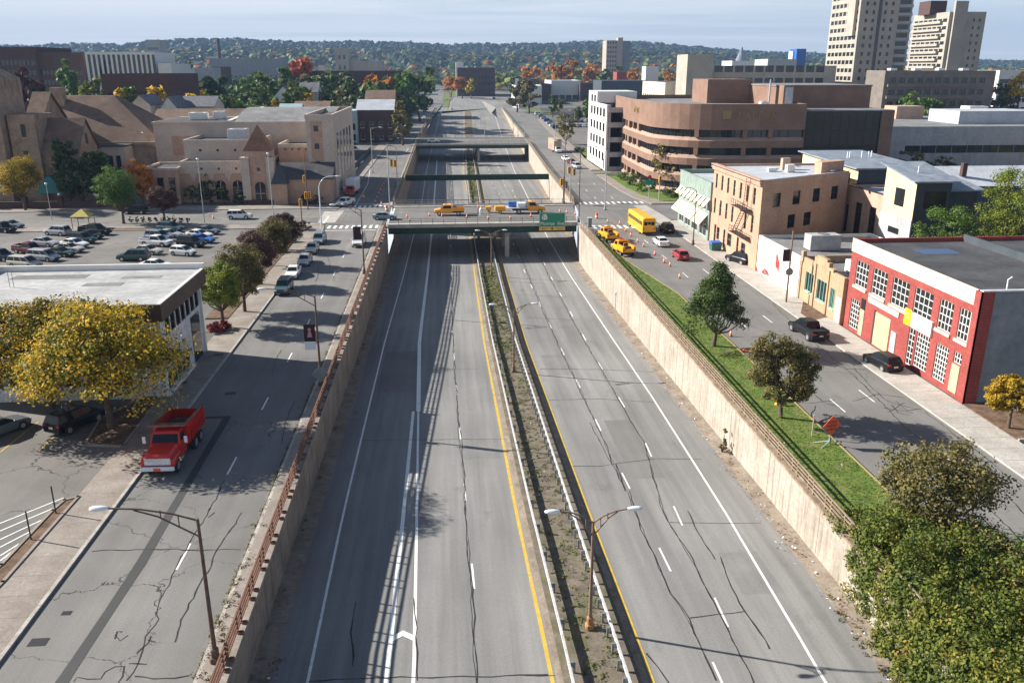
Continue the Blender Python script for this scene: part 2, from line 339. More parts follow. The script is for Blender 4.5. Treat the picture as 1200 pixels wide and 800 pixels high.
mb.loft([[(X('YL')(y)+.25, y, floor_z(y)+.05), (X('GL')(y)-.352, y, floor_z(y)+.09), (X('GL')(y)-.352, y, floor_z(y)-.1), (X('YL')(y)+.25, y, floor_z(y)-.1)] for y in ys])
mb.loft([[(X('YR')(y)-.648, y, floor_z(y)+.13), (X('YR')(y)-.2, y, floor_z(y)+.07), (X('YR')(y)-.2, y, floor_z(y)-.1), (X('YR')(y)-.648, y, floor_z(y)-.1)] for y in ys]); struct('median_kerb', mb, M['gutter'])
# painted lines on the expressway
def ribbon(mb, pts, w, mi=0, jit=0.):
    a = []; b = []
    for i, p in enumerate(pts):
        d = Vector(pts[min(i+1, len(pts)-1)])-Vector(pts[max(i-1, 0)]); d.z = 0; d.normalize(); n = Vector((d.y, -d.x, 0)); q = w/2*(1+(R.uniform(-jit, jit) if jit else 0))
        a.append(tuple(Vector(p)-n*q)); b.append(tuple(Vector(p)+n*q))
    m = len(a); mb.idx(a+b, [(m+i, m+i+1, i+1, i) for i in range(m-1)], mi)
def fl(k, y0, y1, dz=.006, st=6.):
    n = max(1, int((y1-y0)/st)); yy = sorted([y0+(y1-y0)*i/n for i in range(n+1)]+[q for q in (40, 50, 80, 100, 140, 150, 390) if y0 < q < y1]); return [(X(k)(y), y, floor_z(y)+dz) for y in yy]
mb = MB()
for k, w in (('LS', .17), ('RS', .17)): ribbon(mb, fl(k, -30, 640), w)
ribbon(mb, fl('DBR', 20, 78), .2); ribbon(mb, fl('DBR', 78, 340), .42)
ribbon(mb, fl('DBL', 20, 78), .28)
struct('solid_lane_marking', mb, M['white_paint'])
mb = MB()
for k, ph in (('DL', 46.), ('A', 47.), ('B', 53.)):
    y = ph-2*12.2
    while y < 600: ribbon(mb, fl(k, y, y+3., .006, 1.6), .13); y += 12.2
struct('dashed_lane_marking', mb, M['white_paint'])
mb = MB()
for y in (33.5, 40.9):     # gore chevrons between the two solid lines
    a, b = X('DBL')(y), X('DBR')(y); w = .5 if y < 45 else .22
    for s, t in ((a, (a+b)/2), (b, (a+b)/2)):
        mb.face([(s, y, floor_z(y)+.008), (t, y+.55, floor_z(y)+.008), (t, y+.55+w, floor_z(y)+.008), (s, y+w, floor_z(y)+.008)] if s < t else [(t, y+.55, floor_z(y)+.008), (s, y, floor_z(y)+.008), (s, y+w, floor_z(y)+.008), (t, y+.55+w, floor_z(y)+.008)])
struct('gore_marking', mb, M['white_paint'])
mb = MB(); ribbon(mb, fl('YL', -30, 640), .24, 0, .1); ribbon(mb, fl('YR', -30, 640, .012), .2, 0, .1); struct('yellow_edge_marking', mb, M['yellow_paint'])
# tar-sealed joints and cracks
def crack(mb, px, w=.05, amp=.12, f=PF, dz=.009, step=.7):
    pts = [f(*q) for q in px]; out = []; off = 0.
    for a, b in zip(pts, pts[1:]):
        n = max(1, int((b-a).length/step)); d = (b-a).normalized(); nn = Vector((d.y, -d.x, 0))
        for i in range(n):
            off = off*.75+R.uniform(-amp, amp)*.6; q = a.lerp(b, i/n)+nn*off; q.z = (floor_z(q.y) if f == PF else q.z)+dz; out.append(tuple(q))
    q = pts[-1].copy(); q.z += dz; out.append(tuple(q)); ribbon(mb, out, w, 0, .5)
mb = MB()
HW = [[(529, 300), (531, 407), (538, 500), (545, 590), (552, 690), (559, 800)], [(606, 290), (653, 403), (700, 500), (733, 575)], [(737, 575), (752, 620), (787, 695), (807, 725), (822, 760), (840, 797)],
      [(622, 280), (697, 421), (754, 518), (776, 598), (810, 655), (842, 715), (884, 800)], [(722, 543), (733, 575)], [(691, 495), (718, 545)], [(805, 598), (822, 630), (838, 655)], [(845, 652), (853, 680), (872, 715), (902, 760)],
      [(633, 432), (700, 433), (772, 436)], [(642, 469), (700, 467), (766, 471)], [(672, 546), (705, 546), (722, 543), (770, 537), (822, 538)], [(785, 612), (830, 612), (892, 612)], [(808, 723), (840, 719), (873, 716)],
      [(424, 516), (500, 515), (592, 514)], [(362, 797), (470, 792), (560, 793), (642, 790)], [(618, 372), (680, 375)], [(601, 345), (665, 348)], [(500, 433), (560, 432)], [(485, 700), (487, 745), (489, 797)], [(417, 705), (414, 740), (413, 780)],
      [(757, 765), (770, 782), (784, 800)], [(615, 790), (650, 791)], [(590, 330), (640, 332)]]
for c in HW: crack(mb, c, R.uniform(.055, .09))
for c in HW[:4]: crack(mb, [(x+R.uniform(-1.5, 1.5), y) for x, y in c], .035)
struct('sealed_crack', mb, M['tar'])
# ------------------------------------------------------------------ streets, pavements, lots, lawns
def patch(name, px, mat, dz, f=PG, kind='structure', world=False):
    pts = [Vector((p[0], p[1], G(p[1]))) if world else f(*p) for p in px]
    mb = MB(); poly = [(p.x, p.y, p.z+dz) for p in pts]
    ar = sum(a[0]*b[1]-b[0]*a[1] for a, b in zip(poly, poly[1:]+poly[:1]))
    if ar < 0: poly.reverse()
    mb.face(poly); return tag(mb.build(name, mat), kind=kind)
def slab(name, poly, z1, mat, z0=-.1, kind='structure'):
    ar = sum(a[0]*b[1]-b[0]*a[1] for a, b in zip(poly, poly[1:]+poly[:1]))
    if ar < 0: poly = list(reversed(poly))
    mb = MB(); mb.prism(poly, z0, z1, bottom=False); return tag(mb.build(name, mat), kind=kind)
GY = [-300, -80]+[y for y in range(-60, 660, 40)]+[656, 700, 900, 1200, 1600, 2000, 2400, 9000]
mb = MB()
for fa, fb, ys in ((lambda y: -9000., lambda y: WL(y)-.45, [y for y in GY if -80 <= y <= 656]), (lambda y: WR(y)+.45, lambda y: 9000., [y for y in GY if -80 <= y <= 656]), (lambda y: -9000., lambda y: 9000., [y for y in GY if y >= 656]), (lambda y: -9000., lambda y: 9000., [-300, -80])):
    a = [(fa(y), y, G(y)-.06) for y in ys]; b = [(fb(y), y, G(y)-.06) for y in ys]; n = len(ys); mb.idx(a+b, [(n+i, n+i+1, i+1, i) for i in range(n-1)])
struct('ground', mb, M['earth'])
def road(name, L, Rr, mat, dz=0.): # two edge polylines of (x, y)
    mb = MB(); n = len(L); mb.idx([(x, y, G(y)+dz) for x, y in L]+[(x, y, G(y)+dz) for x, y in Rr], [(n+i, n+i+1, i+1, i) for i in range(n-1)])
    return struct(name, mb, mat)
xy = lambda *q: [(p.x, p.y) for p in (PG(*a) for a in q)]
LSTL = [(-22.8, -80), (-22.8, 150), (-22.8, 160.5), (-22.6, 178), (-22.3, 240), (-21.8, 395)]+xy((497, 122), (508, 108), (514, 98), (516.5, 92))
LSTR = [(-12.55, -80), (-12.55, 150), (-12.3, 160.5), (-12.2, 178), (-11.9, 240), (-11.9, 395)]+xy((519, 122), (520, 108), (520, 98), (519, 92))
road('street', LSTL, LSTR, M['asphalt_street'])
RSTR = [(40.8, -80), (40.8, 100), (40.8, 140), (40.9, 158)]+[(44, 179.5), (41.9, 190), (41.2, 205), (41.2, 235), (42.6, 275), (45.4, 340), (47.5, 395), (53, 500), (60.5, 640)]
RSTL = [(30.1, -80), (30.1, 75), (29.8, 104), (27.4, 122), (25.4, 158), (27.8, 179.5), (28.0, 190), (28.5, 205), (29.1, 235), (30.2, 275), (33.0, 340), (34.6, 395), (38., 500), (43.5, 640)]
RSTR2 = RSTR[:4]+RSTR[4:]
road('street', RSTL[:4]+RSTL[4:5]+RSTL[5:], [RSTR[0], RSTR[1], RSTR[2], RSTR[3]]+RSTR[3:4]+RSTR[4:], M['asphalt_street']) if False else None
road('street', RSTL, [RSTR[0], (40.8, 75), RSTR[1], (40.8, 122), RSTR[3]]+RSTR[4:], M['asphalt_street'], .001)
XN, XF = 160.0, 178.2     # the crossing avenue
for x0, x1 in ((-700, -22.9), (40.9, 700)):
    mb = MB(); mb.face([(x0, XN, .002), (x1, XN, .002), (x1, XF, .002), (x0, XF, .002)]); struct('cross_street', mb, M['asphalt_street'])
mb = MB(); mb.face([(-22.9, 150.5, .006), (-12.3, 150.5, .006), (-12.3, XF+.3, .006), (-22.9, XF+.3, .006)]); mb.face([(25.6, 157.2, .006), (41.2, 157.2, .006), (43.7, XF+1, .006), (27.8, XF+1, .006)])
# far ramps where the expressway comes up to street level
patch('far_roadway', [(513, 131), (520, 126), (526, 129), (527.5, 120), (532.5, 114), (547.5, 111), (570, 109.3), (597, 110.4), (603, 118), (612, 128), (600, 131), (587, 126.4)], M['asphalt_hwy'], .03)
patch('far_roadway', [(590, 127), (612, 128), (604, 118), (597, 110.4), (585, 109.5), (575, 112)], M['asphalt_street'], .045)
patch('far_roadway', [(440, 119), (530, 116.5), (530, 115), (440, 116)], M['asphalt_street'], .03)
patch('far_roadway', [(547, 108.6), (596, 110.5), (640, 112.5), (640, 110.5), (596, 108.6), (547, 107.2)], M['asphalt_street'], .06)
for px in ([(568.5, 116), (574, 115), (580, 124), (574, 125.4)], [(529, 106), (556, 106.6), (552, 110.4), (546, 110.6), (531, 113.2)], [(519.5, 121), (527, 117.5), (525.5, 127.5)], [(597, 110.8), (606, 112), (609.5, 120.5), (604, 121)], [(612, 126), (625, 129), (650, 131.5), (650, 134.5), (621, 132.5)], [(521, 109.5), (527, 109), (526, 116), (520, 118)], [(630, 107), (710, 107), (710, 109), (630, 109)]):
    patch('lawn', px, M['grass'], .05, kind='stuff')
mb = MB(); pp = [PG(*q) for q in ((563, 117), (575, 134), (581, 126.5))]; mb.face([(p.x, p.y, p.z+.1) for p in reversed(pp)]); struct('gore_marking', mb, M['concrete_light'])
# left pavement of the near street, its planting strip and the lots behind
slab('sidewalk', [(-22.8, -40), (-22.8, 157.5), (-23.8, 160), (-25.8, 160), (-25.8, 96), (-26.0, 72), (-25.7, 72), (-25.7, -40)], .13, M['concrete_walk'])
slab('sidewalk', [(-22.6, 178.4), (-22.2, 300), (-21.7, 395), (-25.4, 395), (-25.8, 300), (-26, 183), (-120, 186), (-120, 178.4)], .13, M['concrete_walk'])
slab('sidewalk', [(-25.8, 159.9), (-120, 159.9), (-120, 155.9), (-25.8, 155.9)], .13, M['concrete_walk'])
mb = MB(); mb.box(-22.82, -22.6, -40, 156, -.05, .137); mb.box(-22.6, -22.42, 182, 300, -.05, .137); struct('kerb', mb, M['kerb'])
patch('parking_lot', [(-25.75, 92), (-25.85, 155.9), (-130, 155.9), (-130, 92)], M['asphalt_lot'], .0, world=True)
patch('parking_lot', [(-25.75, -40), (-25.75, 71.8), (-80, 71.8), (-80, -40)], M['asphalt_lot'], .0, world=True)
# right side: lawn strip, kerb, pavement
slab('lawn', [(24.75, -40), (29.95, -40), (29.95, 75), (29.65, 104), (27.25, 122), (25.9, 146), (24.75, 146)], .15, M['grass'], kind='stuff')
mb = MB(); e = [(30.1, -40), (30.1, 75), (29.8, 104), (27.4, 122), (26.0, 146)]
mb.loft([[(x-.17, y, .17), (x, y, .15), (x, y, -.05), (x-.17, y, -.05)] for x, y in e]); struct('kerb', mb, M['kerb_yellow'])
slab('sidewalk', [(40.8, -40), (40.8, 140), (41.2, 155), (43.5, 158.6), (75, 159.2), (75, 157.5), (44.4, 157.4), (44.4, 65), (44.4, -40)], .13, M['concrete_light'])
slab('sidewalk', [(44.2, 179.4), (42.1, 190), (41.4, 205), (41.4, 233), (43.9, 233), (43.9, 205), (44.8, 192), (47.5, 182.5), (90, 182.5), (90, 179.4)], .13, M['concrete_walk'])
slab('sidewalk', [(41.6, 243), (42.8, 275), (45.6, 340), (47.7, 395), (53.2, 500), (57, 500), (51, 395), (49, 340), (46., 275), (44.4, 243)], .13, M['concrete_walk'])
slab('lawn', [(44.0, 205.5), (44.0, 228), (48.3, 228), (48.8, 206), (48.8, 196)], .16, M['grass'], kind='stuff')
slab('lawn', [(44.3, 204.5), (44.9, 192.5), (47.6, 183), (60, 183), (60, 200), (49, 204.5)], .155, M['grass'], kind='stuff')
slab('lawn', [(45.6, 246), (46.4, 275), (47.9, 300), (60, 300), (46.5, 270), (47.2, 250)], .16, M['grass'], kind='stuff') if False else slab('lawn', [(44.5, 244), (46.1, 275), (47.2, 305), (52, 305), (44.9, 274), (45.5, 244)], .16, M['grass'], kind='stuff')
patch('parking_lot', [(46.5, 236), (46.5, 240.5), (41.3, 240.5), (41.3, 235)], M['asphalt_street'], .01, world=True)
patch('parking_lot', [(51, 310), (52.5, 400), (56, 470), (260, 520), (260, 330), (140, 312)], M['asphalt_lot'], .01, world=True)
patch('parking_lot', [(62, 545), (70, 640), (420, 640), (420, 545)], M['asphalt_new'], .01, world=True)
patch('lawn', [(59, 478), (58, 500), (66, 640), (62, 540), (300, 545), (300, 530)], M['grass'], .03, world=True, kind='stuff') if False else None
patch('parking_lot', [(-29, 300), (-26, 340), (-26, 385), (-70, 385), (-70, 300)], M['asphalt_lot'], .01, world=True)
patch('parking_lot', [(45.6, 40), (45.6, 64.9), (90, 64.9), (90, 40)], M['asphalt_new'], .01, world=True)
slab('planting_bed', [(44.5, 57.5), (44.5, 64.9), (48.4, 64.9), (48.4, 57.5)], .15, M['soil'])
mb = MB(); mb.box(48.4, 48.6, 57.3, 64.9, -.05, .24); mb.box(44.5, 48.4, 57.28, 57.49, -.05, .24); struct('kerb', mb, M['kerb'])
slab('planting_bed', [(41.9, 90.6), (41.9, 93.8), (44.4, 99), (44.4, 92)], .145, M['soil'])
# planting islands of the near-left lot
isl = [(p.x, p.y) for p in (P(100, 522), P(145, 524), P(187, 468), P(178, 462), P(118, 492))]
slab('planting_bed', isl, .15, M['soil'])
mb = MB(); ring = isl+[isl[0]]
for a, b in zip(ring, ring[1:]):
    d = Vector((b[0]-a[0], b[1]-a[1], 0)); c = ((a[0]+b[0])/2, (a[1]+b[1])/2, .08); mb.cbox(c, (d.length+.2, .2, .22), 0, math.atan2(d.y, d.x))
isl2 = [(p.x, p.y) for p in (P(-14, 702), P(4, 684), P(92, 584), P(76, 588), P(62, 600), P(2, 664), P(-30, 690))]
ring = isl2+[isl2[0]]
for a, b in zip(ring, ring[1:]):
    d = Vector((b[0]-a[0], b[1]-a[1], 0)); c = ((a[0]+b[0])/2, (a[1]+b[1])/2, .08); mb.cbox(c, (d.length+.2, .2, .23), 0, math.atan2(d.y, d.x))
struct('kerb', mb, M['concrete_walk'])
slab('planting_bed', isl2, .14, M['soil'])
slab('planting_bed', [(-25.9, 97), (-25.9, 154), (-28.6, 154), (-28.6, 97)], .16, M['soil'])
slab('planting_bed', [(-47.5, 156.5), (-61, 156.5), (-61, 158), (-47.5, 158)], .17, M['soil'])
# street paint
mb = MB()
def seg(px, w, dz=.012, f=PG):
    ribbon(mb, [tuple(f(*q)+Vector((0, 0, dz))) for q in px], w)
for y0 in (44.2, 56.4, 68.6, 81, 93.2, 105.4, 117.6, 129.8): ribbon(mb, [(-16.35, y0, .012), (-16.35, y0+2.9, .012)], .13)
for k in range(-2, 9): 
    y0 = 52+12.2*k
    for x in (33.6, 37.2):
        if y0+3 < 150: ribbon(mb, [(x, y0+(2 if x > 35 else 0), .012), (x, y0+3+(2 if x > 35 else 0), .012)], .13)
for x in (33.5, 37.4):
    for y0 in (188, 200, 212): ribbon(mb, [(x, y0, .012), (x+.1, y0+3, .012)], .13)
for k in range(4): seg([(476+k*12.5, 178-k*14), (478.5+k*12.5, 174-k*14)], .14)
seg([(416, 242), (431, 216)], .14); seg([(431, 216), (434, 195)], .14); seg([(765, 291), (731, 262)], .16) if False else None
def bars(x0, x1, y0, y1, n, w=.55):
    for i in range(n):
        x = x0+(x1-x0)*(i+.5)/n; mb.face([(x-w/2, y0, .014), (x+w/2, y0, .014), (x+w/2, y1, .014), (x-w/2, y1, .014)])
bars(-22.4, -12.6, 155.2, 158.3, 9); bars(-22.2, -12.6, 179.2, 182.4, 9); bars(26.6, 40.6, 151.5, 154.8, 12); bars(28.2, 43.2, 180.4, 183.6, 12)
for a, b in (((-22.8, 153.2), (-13, 153.2)), ((-12.2, 184.6), (-22.4, 184.6)), ((-23.5, 161), (-23.5, 169)), ((-11., 169.5), (-11., 177.8))): ribbon(mb, [(*a, .012), (*b, .012)], .35)
ribbon(mb, [(-31, 160.9, .013), (-24.6, 160.9, .013)], .3)
for q in ([(0, 613), (75, 583)], [(0, 622), (68, 593)], [(0, 632), (62, 603)], [(0, 641), (52, 614)], [(0, 651), (40, 626)], [(0, 657), (26, 637)], [(0, 664), (12, 652)]):
    seg(q, .12)
struct('street_marking', mb, M['white_paint'])
mb = MB()
for q in ([(0, 530), (45, 494)], [(45, 529), (63, 512)]): seg(q, .13)
for x in range(-95, -24, 9): ribbon(mb, [(x, 168.7, .013), (x+6, 168.7, .013)], .16)
for x in range(48, 120, 9): ribbon(mb, [(x, 168.7, .013), (x+6, 168.7, .013)], .16)
struct('yellow_street_marking', mb, M['yellow_paint'])
mb = MB(); mb.face([(-24.6, 161.5, .01), (-21.4, 161.5, .01), (-21.2, 176, .01), (-25.2, 176, .01)]); mb.face([tuple(P(*q)+Vector((0, 0, .01))) for q in ((773, 262), (788, 259), (757, 240.5), (742, 241))]); struct('concrete_patch', mb, M['concrete_light'])
# utility trench patch and cracks on the two streets
mb = MB(); ribbon(mb, [tuple(P(*q)+Vector((0, 0, .009))) for q in ((266, 489), (242, 530), (200, 600), (165, 660), (130, 713), (92, 770), (68, 806), (40, 850))], .62, 0, .12)
ribbon(mb, [tuple(P(*q)+Vector((0, 0, .0095))) for q in ((238, 489.5), (270, 488.5))], .5)
struct('asphalt_patch', mb, M['asphalt_new'])
for x0_, x1_, y0_, y1_, m_ in ((14.6, 17.3, 61, 74, 'asphalt_street'), (10.9, 13.9, 88, 96, 'asphalt_hwy2'), (.9, 4.2, 66, 70, 'asphalt_hwy2'), (-7.9, -3.6, 84, 99, 'asphalt_street'), (17.9, 20.6, 44, 49, 'asphalt_hwy2'), (14.5, 17.4, 108, 128, 'asphalt_hwy2')):
    mb = MB(); yy = sorted(set([y0_, y1_]+[q for q in range(40, 150, 10) if y0_ < q < y1_])); mb.strip([(x1_, y, floor_z(y)+.003) for y in yy], [(x0_, y, floor_z(y)+.003) for y in yy]); mb.f = [tuple(f) for f in mb.f]; struct('asphalt_patch', mb, M[m_])
mb = MB()
SC = [[(108, 645), (160, 644), (215, 645), (282, 644)], [(283, 600), (262, 632), (248, 664), (232, 688), (215, 720), (205, 752)], [(247, 595), (226, 630), (212, 652), (200, 680), (188, 702), (187, 725), (173, 745), (162, 770), (148, 797)], [(176, 745), (172, 752), (160, 765)], [(173, 750), (182, 752)], [(87, 798), (90, 793), (118, 795), (122, 786), (136, 779), (147, 780), (145, 793), (138, 800)],
      [(158, 792), (180, 794), (205, 794), (222, 791)], [(135, 748), (137, 741), (143, 740)], [(150, 778), (162, 779), (172, 778)], [(136, 743), (140, 750), (150, 744)], [(250, 600), (244, 606)], [(265, 562), (255, 580), (244, 598)], [(228, 555), (238, 561)],
      [(330, 520), (333, 500), (345, 470)], [(340, 385), (352, 381), (360, 383)], [(345, 375), (365, 378)], [(318, 440), (322, 425), (330, 410)], [(371, 330), (374, 310)], [(383, 300), (392, 330)],
      [(905, 355), (945, 392), (1000, 440), (1060, 498), (1120, 555), (1200, 635)], [(1000, 430), (1040, 470), (1075, 480)], [(1035, 478), (1055, 481), (1080, 479)], [(1045, 474), (1052, 483), (1066, 486)], [(1040, 483), (1060, 472)], [(1050, 470), (1070, 484)], [(955, 475), (950, 488), (960, 500), (975, 513)], [(948, 455), (965, 470), (985, 478)], [(932, 470), (950, 472), (978, 469)], [(960, 420), (990, 432), (1020, 433)],
      [(1118, 508), (1133, 520), (1140, 527)], [(1123, 535), (1135, 531), (1145, 537), (1138, 541), (1126, 538)], [(1120, 527), (1140, 540), (1165, 542)], [(1123, 536), (1131, 540), (1150, 541)], [(1085, 482), (1120, 510), (1180, 555), (1200, 570)], [(1150, 548), (1190, 590), (1200, 602)], [(880, 395), (905, 392), (930, 396)], [(860, 330), (890, 345), (905, 352)], [(1000, 470), (1030, 462), (1060, 466)], [(925, 430), (950, 425), (975, 430)], [(720, 300), (745, 318), (770, 340)]]
for c in SC: crack(mb, c, R.uniform(.045, .085), .16, PG, .012, .45)
struct('street_crack', mb, M['tar'])
mb = MB()
for q, w in (((45, 752), .45), ((78, 718), .25), ((270, 461), .5), ((256, 417), .5), ((213, 450), .5)):  # first square is a shadow painted dark on the street; the rest are drains
    p = P(*q); mb.face([(p.x-w, p.y-w*.7, .15 if p.x < -22.9 else .014), (p.x+w, p.y-w*.7, .15 if p.x < -22.9 else .014), (p.x+w, p.y+w*.7, .15 if p.x < -22.9 else .014), (p.x-w, p.y+w*.7, .15 if p.x < -22.9 else .014)])
struct('drain_and_shadow_patch', mb, M['steel_dark'])
mb = MB()      # pavement joints
for y in range(30, 156, 2): mb.face([(-25.6, y, .134), (-22.85, y, .134), (-22.85, y+.05, .134), (-25.6, y+.05, .134)])
for y in range(40, 157, 2): mb.face([(40.95, y, .134), (44.3, y, .134), (44.3, y+.04, .134), (40.95, y+.04, .134)])
struct('sidewalk_joint', mb, M['gutter'])
# ------------------------------------------------------------------ hills and haze
M['wooded'] = leafy('hillside woods', [(.15, (.02, .036, .02)), (.5, (.03, .052, .024)), (.8, (.045, .06, .026)), (.95, (.09, .065, .025))], .1)
def hill(seed, Y0, prof, depth):
    r = random.Random(seed); mb = MB(); n = 90; rows = 5; pts = []
    for j in range(rows):
        t = j/(rows-1)
        for i in range(n+1):
            px = -260+1720*i/n; top = PY(px, lerp_tab(prof, px)+4.5, Y0); k = math.sin(min(t*1.25, 1)*math.pi/2)
            pts.append((top.x*(1+t*depth/Y0*.6), Y0-depth+depth*t*1.1, 12+(top.z-12)*k*(1+.1*r.uniform(-1, 1)*(1-k))))
    mb.idx(pts, [(j*(n+1)+i, j*(n+1)+i+1, (j+1)*(n+1)+i+1, (j+1)*(n+1)+i) for j in range(rows-1) for i in range(n)], 0, True)
    o = struct('hills', mb, M['wooded_ground']); return pts, n
M['wooded_ground'] = noisy('hillside ground', (.02, .034, .02), (.03, .046, .024), .01, .95)
HILL = [(2500, 950, [(-260, 66), (0, 64), (100, 66), (180, 62), (230, 58), (300, 56), (420, 57), (560, 62), (640, 60), (700, 58), (800, 64), (900, 73), (1000, 76), (1100, 78), (1460, 78)], 700),
        (3500, 1400, [(-260, 58), (0, 56), (45, 57), (70, 53.5), (100, 55), (150, 54.5), (190, 53), (240, 53.5), (258, 50), (290, 47.5), (330, 47), (400, 51), (450, 49.5), (520, 53), (560, 52.5), (620, 52), (660, 49.5), (700, 50.5), (760, 57), (800, 60.5), (850, 62), (900, 66), (960, 70), (1050, 70.5), (1150, 71), (1250, 71), (1460, 70)], 900)]
wb = MB(); r_ = random.Random(3)
def clump(mb, c, s, n, mi=0, r=r_, flat=.8):
    for _ in range(n):
        u, v = r.uniform(0, 6.283), r.uniform(-.35, 1.); q = math.sqrt(max(0, 1-v*v)); d = Vector((math.cos(u)*q, math.sin(u)*q, v*flat))*r.uniform(.6, 1.)
        p = Vector(c)+d*s; nrm = (d+Vector((r.uniform(-.3, .3), r.uniform(-.3, .3), r.uniform(.2, .7)))).normalized(); a = nrm.orthogonal().normalized(); a.rotate(Matrix.Rotation(r.uniform(0, 6.28), 3, nrm)); b = nrm.cross(a); z = s*r.uniform(.5, .75)
        mb.face([tuple(p+a*z), tuple(p+b*z*.8), tuple(p-a*z), tuple(p-b*z*.8)], mi)
for k, (Y0, dp, pf, seed) in enumerate(HILL):
    pts, n = hill(k+1, Y0, pf, dp)
    SLOPE = [] if k == 0 else SLOPE
    for _ in range(7000):
        px, t = r_.uniform(-200, 1400), r_.random()**.8; top = PY(px, lerp_tab(pf, px)+(4.5 if k == 0 else 3.5), Y0); kk = math.sin(min(t*1.25, 1)*math.pi/2); sz = r_.uniform(6, 10.5)*(1 if k == 0 else 1.3)
        c = (top.x*(1+t*dp/Y0*.6)+r_.uniform(-10, 10), Y0-dp+dp*t*1.1, 12+(top.z-12)*kk+r_.uniform(-1, 3))
        if k == 0 and r_.random() < .62*(1-.55*t): SLOPE.append((c, sz))
        else: clump(wb, c, sz, 8)
tag(wb.build('hillside_woods', M['wooded']), kind='stuff')
hz = MB(); hz.box(-6500, 6500, -200, 6500, -8, 330); ho = hz.build('haze', [])
hm = bpy.data.materials.new('haze'); hm.use_nodes = True; hn = hm.node_tree; hn.nodes.remove(hn.nodes['Principled BSDF']); pv = hn.nodes.new('ShaderNodeVolumePrincipled')
pv.inputs['Color'].default_value = (.27, .42, .68, 1); pv.inputs['Density'].default_value = .00014; pv.inputs['Anisotropy'].default_value = .0
hn.links.new(pv.outputs[0], hn.nodes['Material Output'].inputs['Volume']); ho.data.materials.append(hm); tag(ho, kind='stuff')
# ------------------------------------------------------------------ retaining walls
def wall_strip(name, label, fx, side, y0, y1, mat, ztop=.1, th=.45, n=40):
    mb = MB(); r = []
    for i in range(n+1):
        y = y0+(y1-y0)*i/n; x = fx(y); zb = floor_z(y)-.3; zt = max(G(y), 0)+ztop
        r.append([(x, y, zb), (x, y, zt), (x+side*th, y, zt), (x+side*th, y, zb)] if side > 0 else [(x, y, zt), (x, y, zb), (x+side*th, y, zb), (x+side*th, y, zt)])
    mb.loft(r, 0)
    o = mb.build(name, mat); tag(o, label, 'wall'); return o
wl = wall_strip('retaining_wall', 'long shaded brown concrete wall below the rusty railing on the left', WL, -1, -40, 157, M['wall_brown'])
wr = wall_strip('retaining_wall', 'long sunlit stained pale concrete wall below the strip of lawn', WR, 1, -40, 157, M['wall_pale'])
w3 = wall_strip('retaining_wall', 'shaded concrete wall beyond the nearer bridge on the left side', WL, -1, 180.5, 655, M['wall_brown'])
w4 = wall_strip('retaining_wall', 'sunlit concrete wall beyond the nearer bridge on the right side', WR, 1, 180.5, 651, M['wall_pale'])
def jointed(w, fx, s, ys):        # panel joints of the wall
    mb = MB()
    for y in ys:
        x = fx(y)+s*.012; mb.box(min(x, x-s*.03), max(x, x-s*.03), y-.025, y+.025, floor_z(y), .09)
    mb.build('panel_joint', M['gutter'], w)
jointed(wl, WL, 1, range(24, 156, 9)); jointed(wr, WR, -1, range(30, 156, 9))
mb = MB(); mb.box(-12.42, -11.0, -40, 157, .02, .2); mb.build('coping', M['concrete_walk'], wl)
mb = MB(); mb.box(24.2, 24.85, -40, 152, .1, .27); mb.build('coping', M['rail_tan'], wr)
slab('kerb', [(-12.62, -40), (-12.62, 157), (-12.42, 157), (-12.42, -40)], .16, M['kerb'])
slab('kerb', [(-12.3, 181), (-12.0, 395), (-11.6, 395), (-11.75, 181)], .16, M['kerb'])
slab('kerb', [(27.6, 181), (29.15, 243), (33.3, 345), (34., 345), (30., 243), (28.6, 181)], .18, M['soil'])
# ------------------------------------------------------------------ railings
def railing(label, fx, y0, y1, mat, step, gap, h=1.12, nr=4, pads=None, base=.2, cat='railing', zf=lambda y: 0., thin=.045, stuffposts=False, step_y=8.):
    t = thing('railing', label, cat, (fx(y0), y0, zf(y0)))
    o = Vector((fx(y0), y0, zf(y0)))
    for k in range(nr):
        z = base+h*(k+1)/nr-.03; mb = MB(); n = max(2, int((y1-y0)/step_y)); w = thin
        pts = [Vector((fx(y), y, zf(y)+z))-o for y in [y0+(y1-y0)*i/n for i in range(n+1)]]
        mb.loft([[(p.x-w, p.y, p.z-w), (p.x+w, p.y, p.z-w), (p.x+w, p.y, p.z+w), (p.x-w, p.y, p.z+w)] for p in pts]); mb.build('rail', mat, t)
    mb = MB(); mb.cbox((0, 0, base+h/2), (.07, .1, h))
    if pads: mb.cbox((pads*.16, 0, base+.06), (.3, .24, .14), 0, 0, .03)
    pm = mb.mesh('post', [mat]); y = y0; allp = MB()
    while y < y1:
        for dy in ([0, gap] if gap else [0]):
            if stuffposts: allp.cbox((fx(y+dy)-o.x, y+dy-o.y, base+h/2+zf(y+dy)-o.z), (.09, .1, h))
            else: link('post', pm, t, (fx(y+dy)-o.x, y+dy-o.y, zf(y+dy)-o.z))
        y += step
    if stuffposts: tag(allp.build('post', mat, t), kind='stuff')
    return t
railing('rust red four bar railing with paired posts along the left street', lambda y: -11.32, 29, 156.5, M['rust'], 2.9, .85, pads=1)
railing('faded tan four bar railing with paired posts along the lawn strip', lambda y: 24.5, 36, 152, M['rail_tan'], 2.75, .85, base=.27)
railing('brown railing on the left wall between the two street bridges', lambda y: WL(y)-.2, 181, 344, M['rail_tan'], 2.9, .85, stuffposts=True)
railing('brown railing on the right wall between the two street bridges', lambda y: WR(y)+.25, 181, 338, M['rail_tan'], 2.9, .85, stuffposts=True)
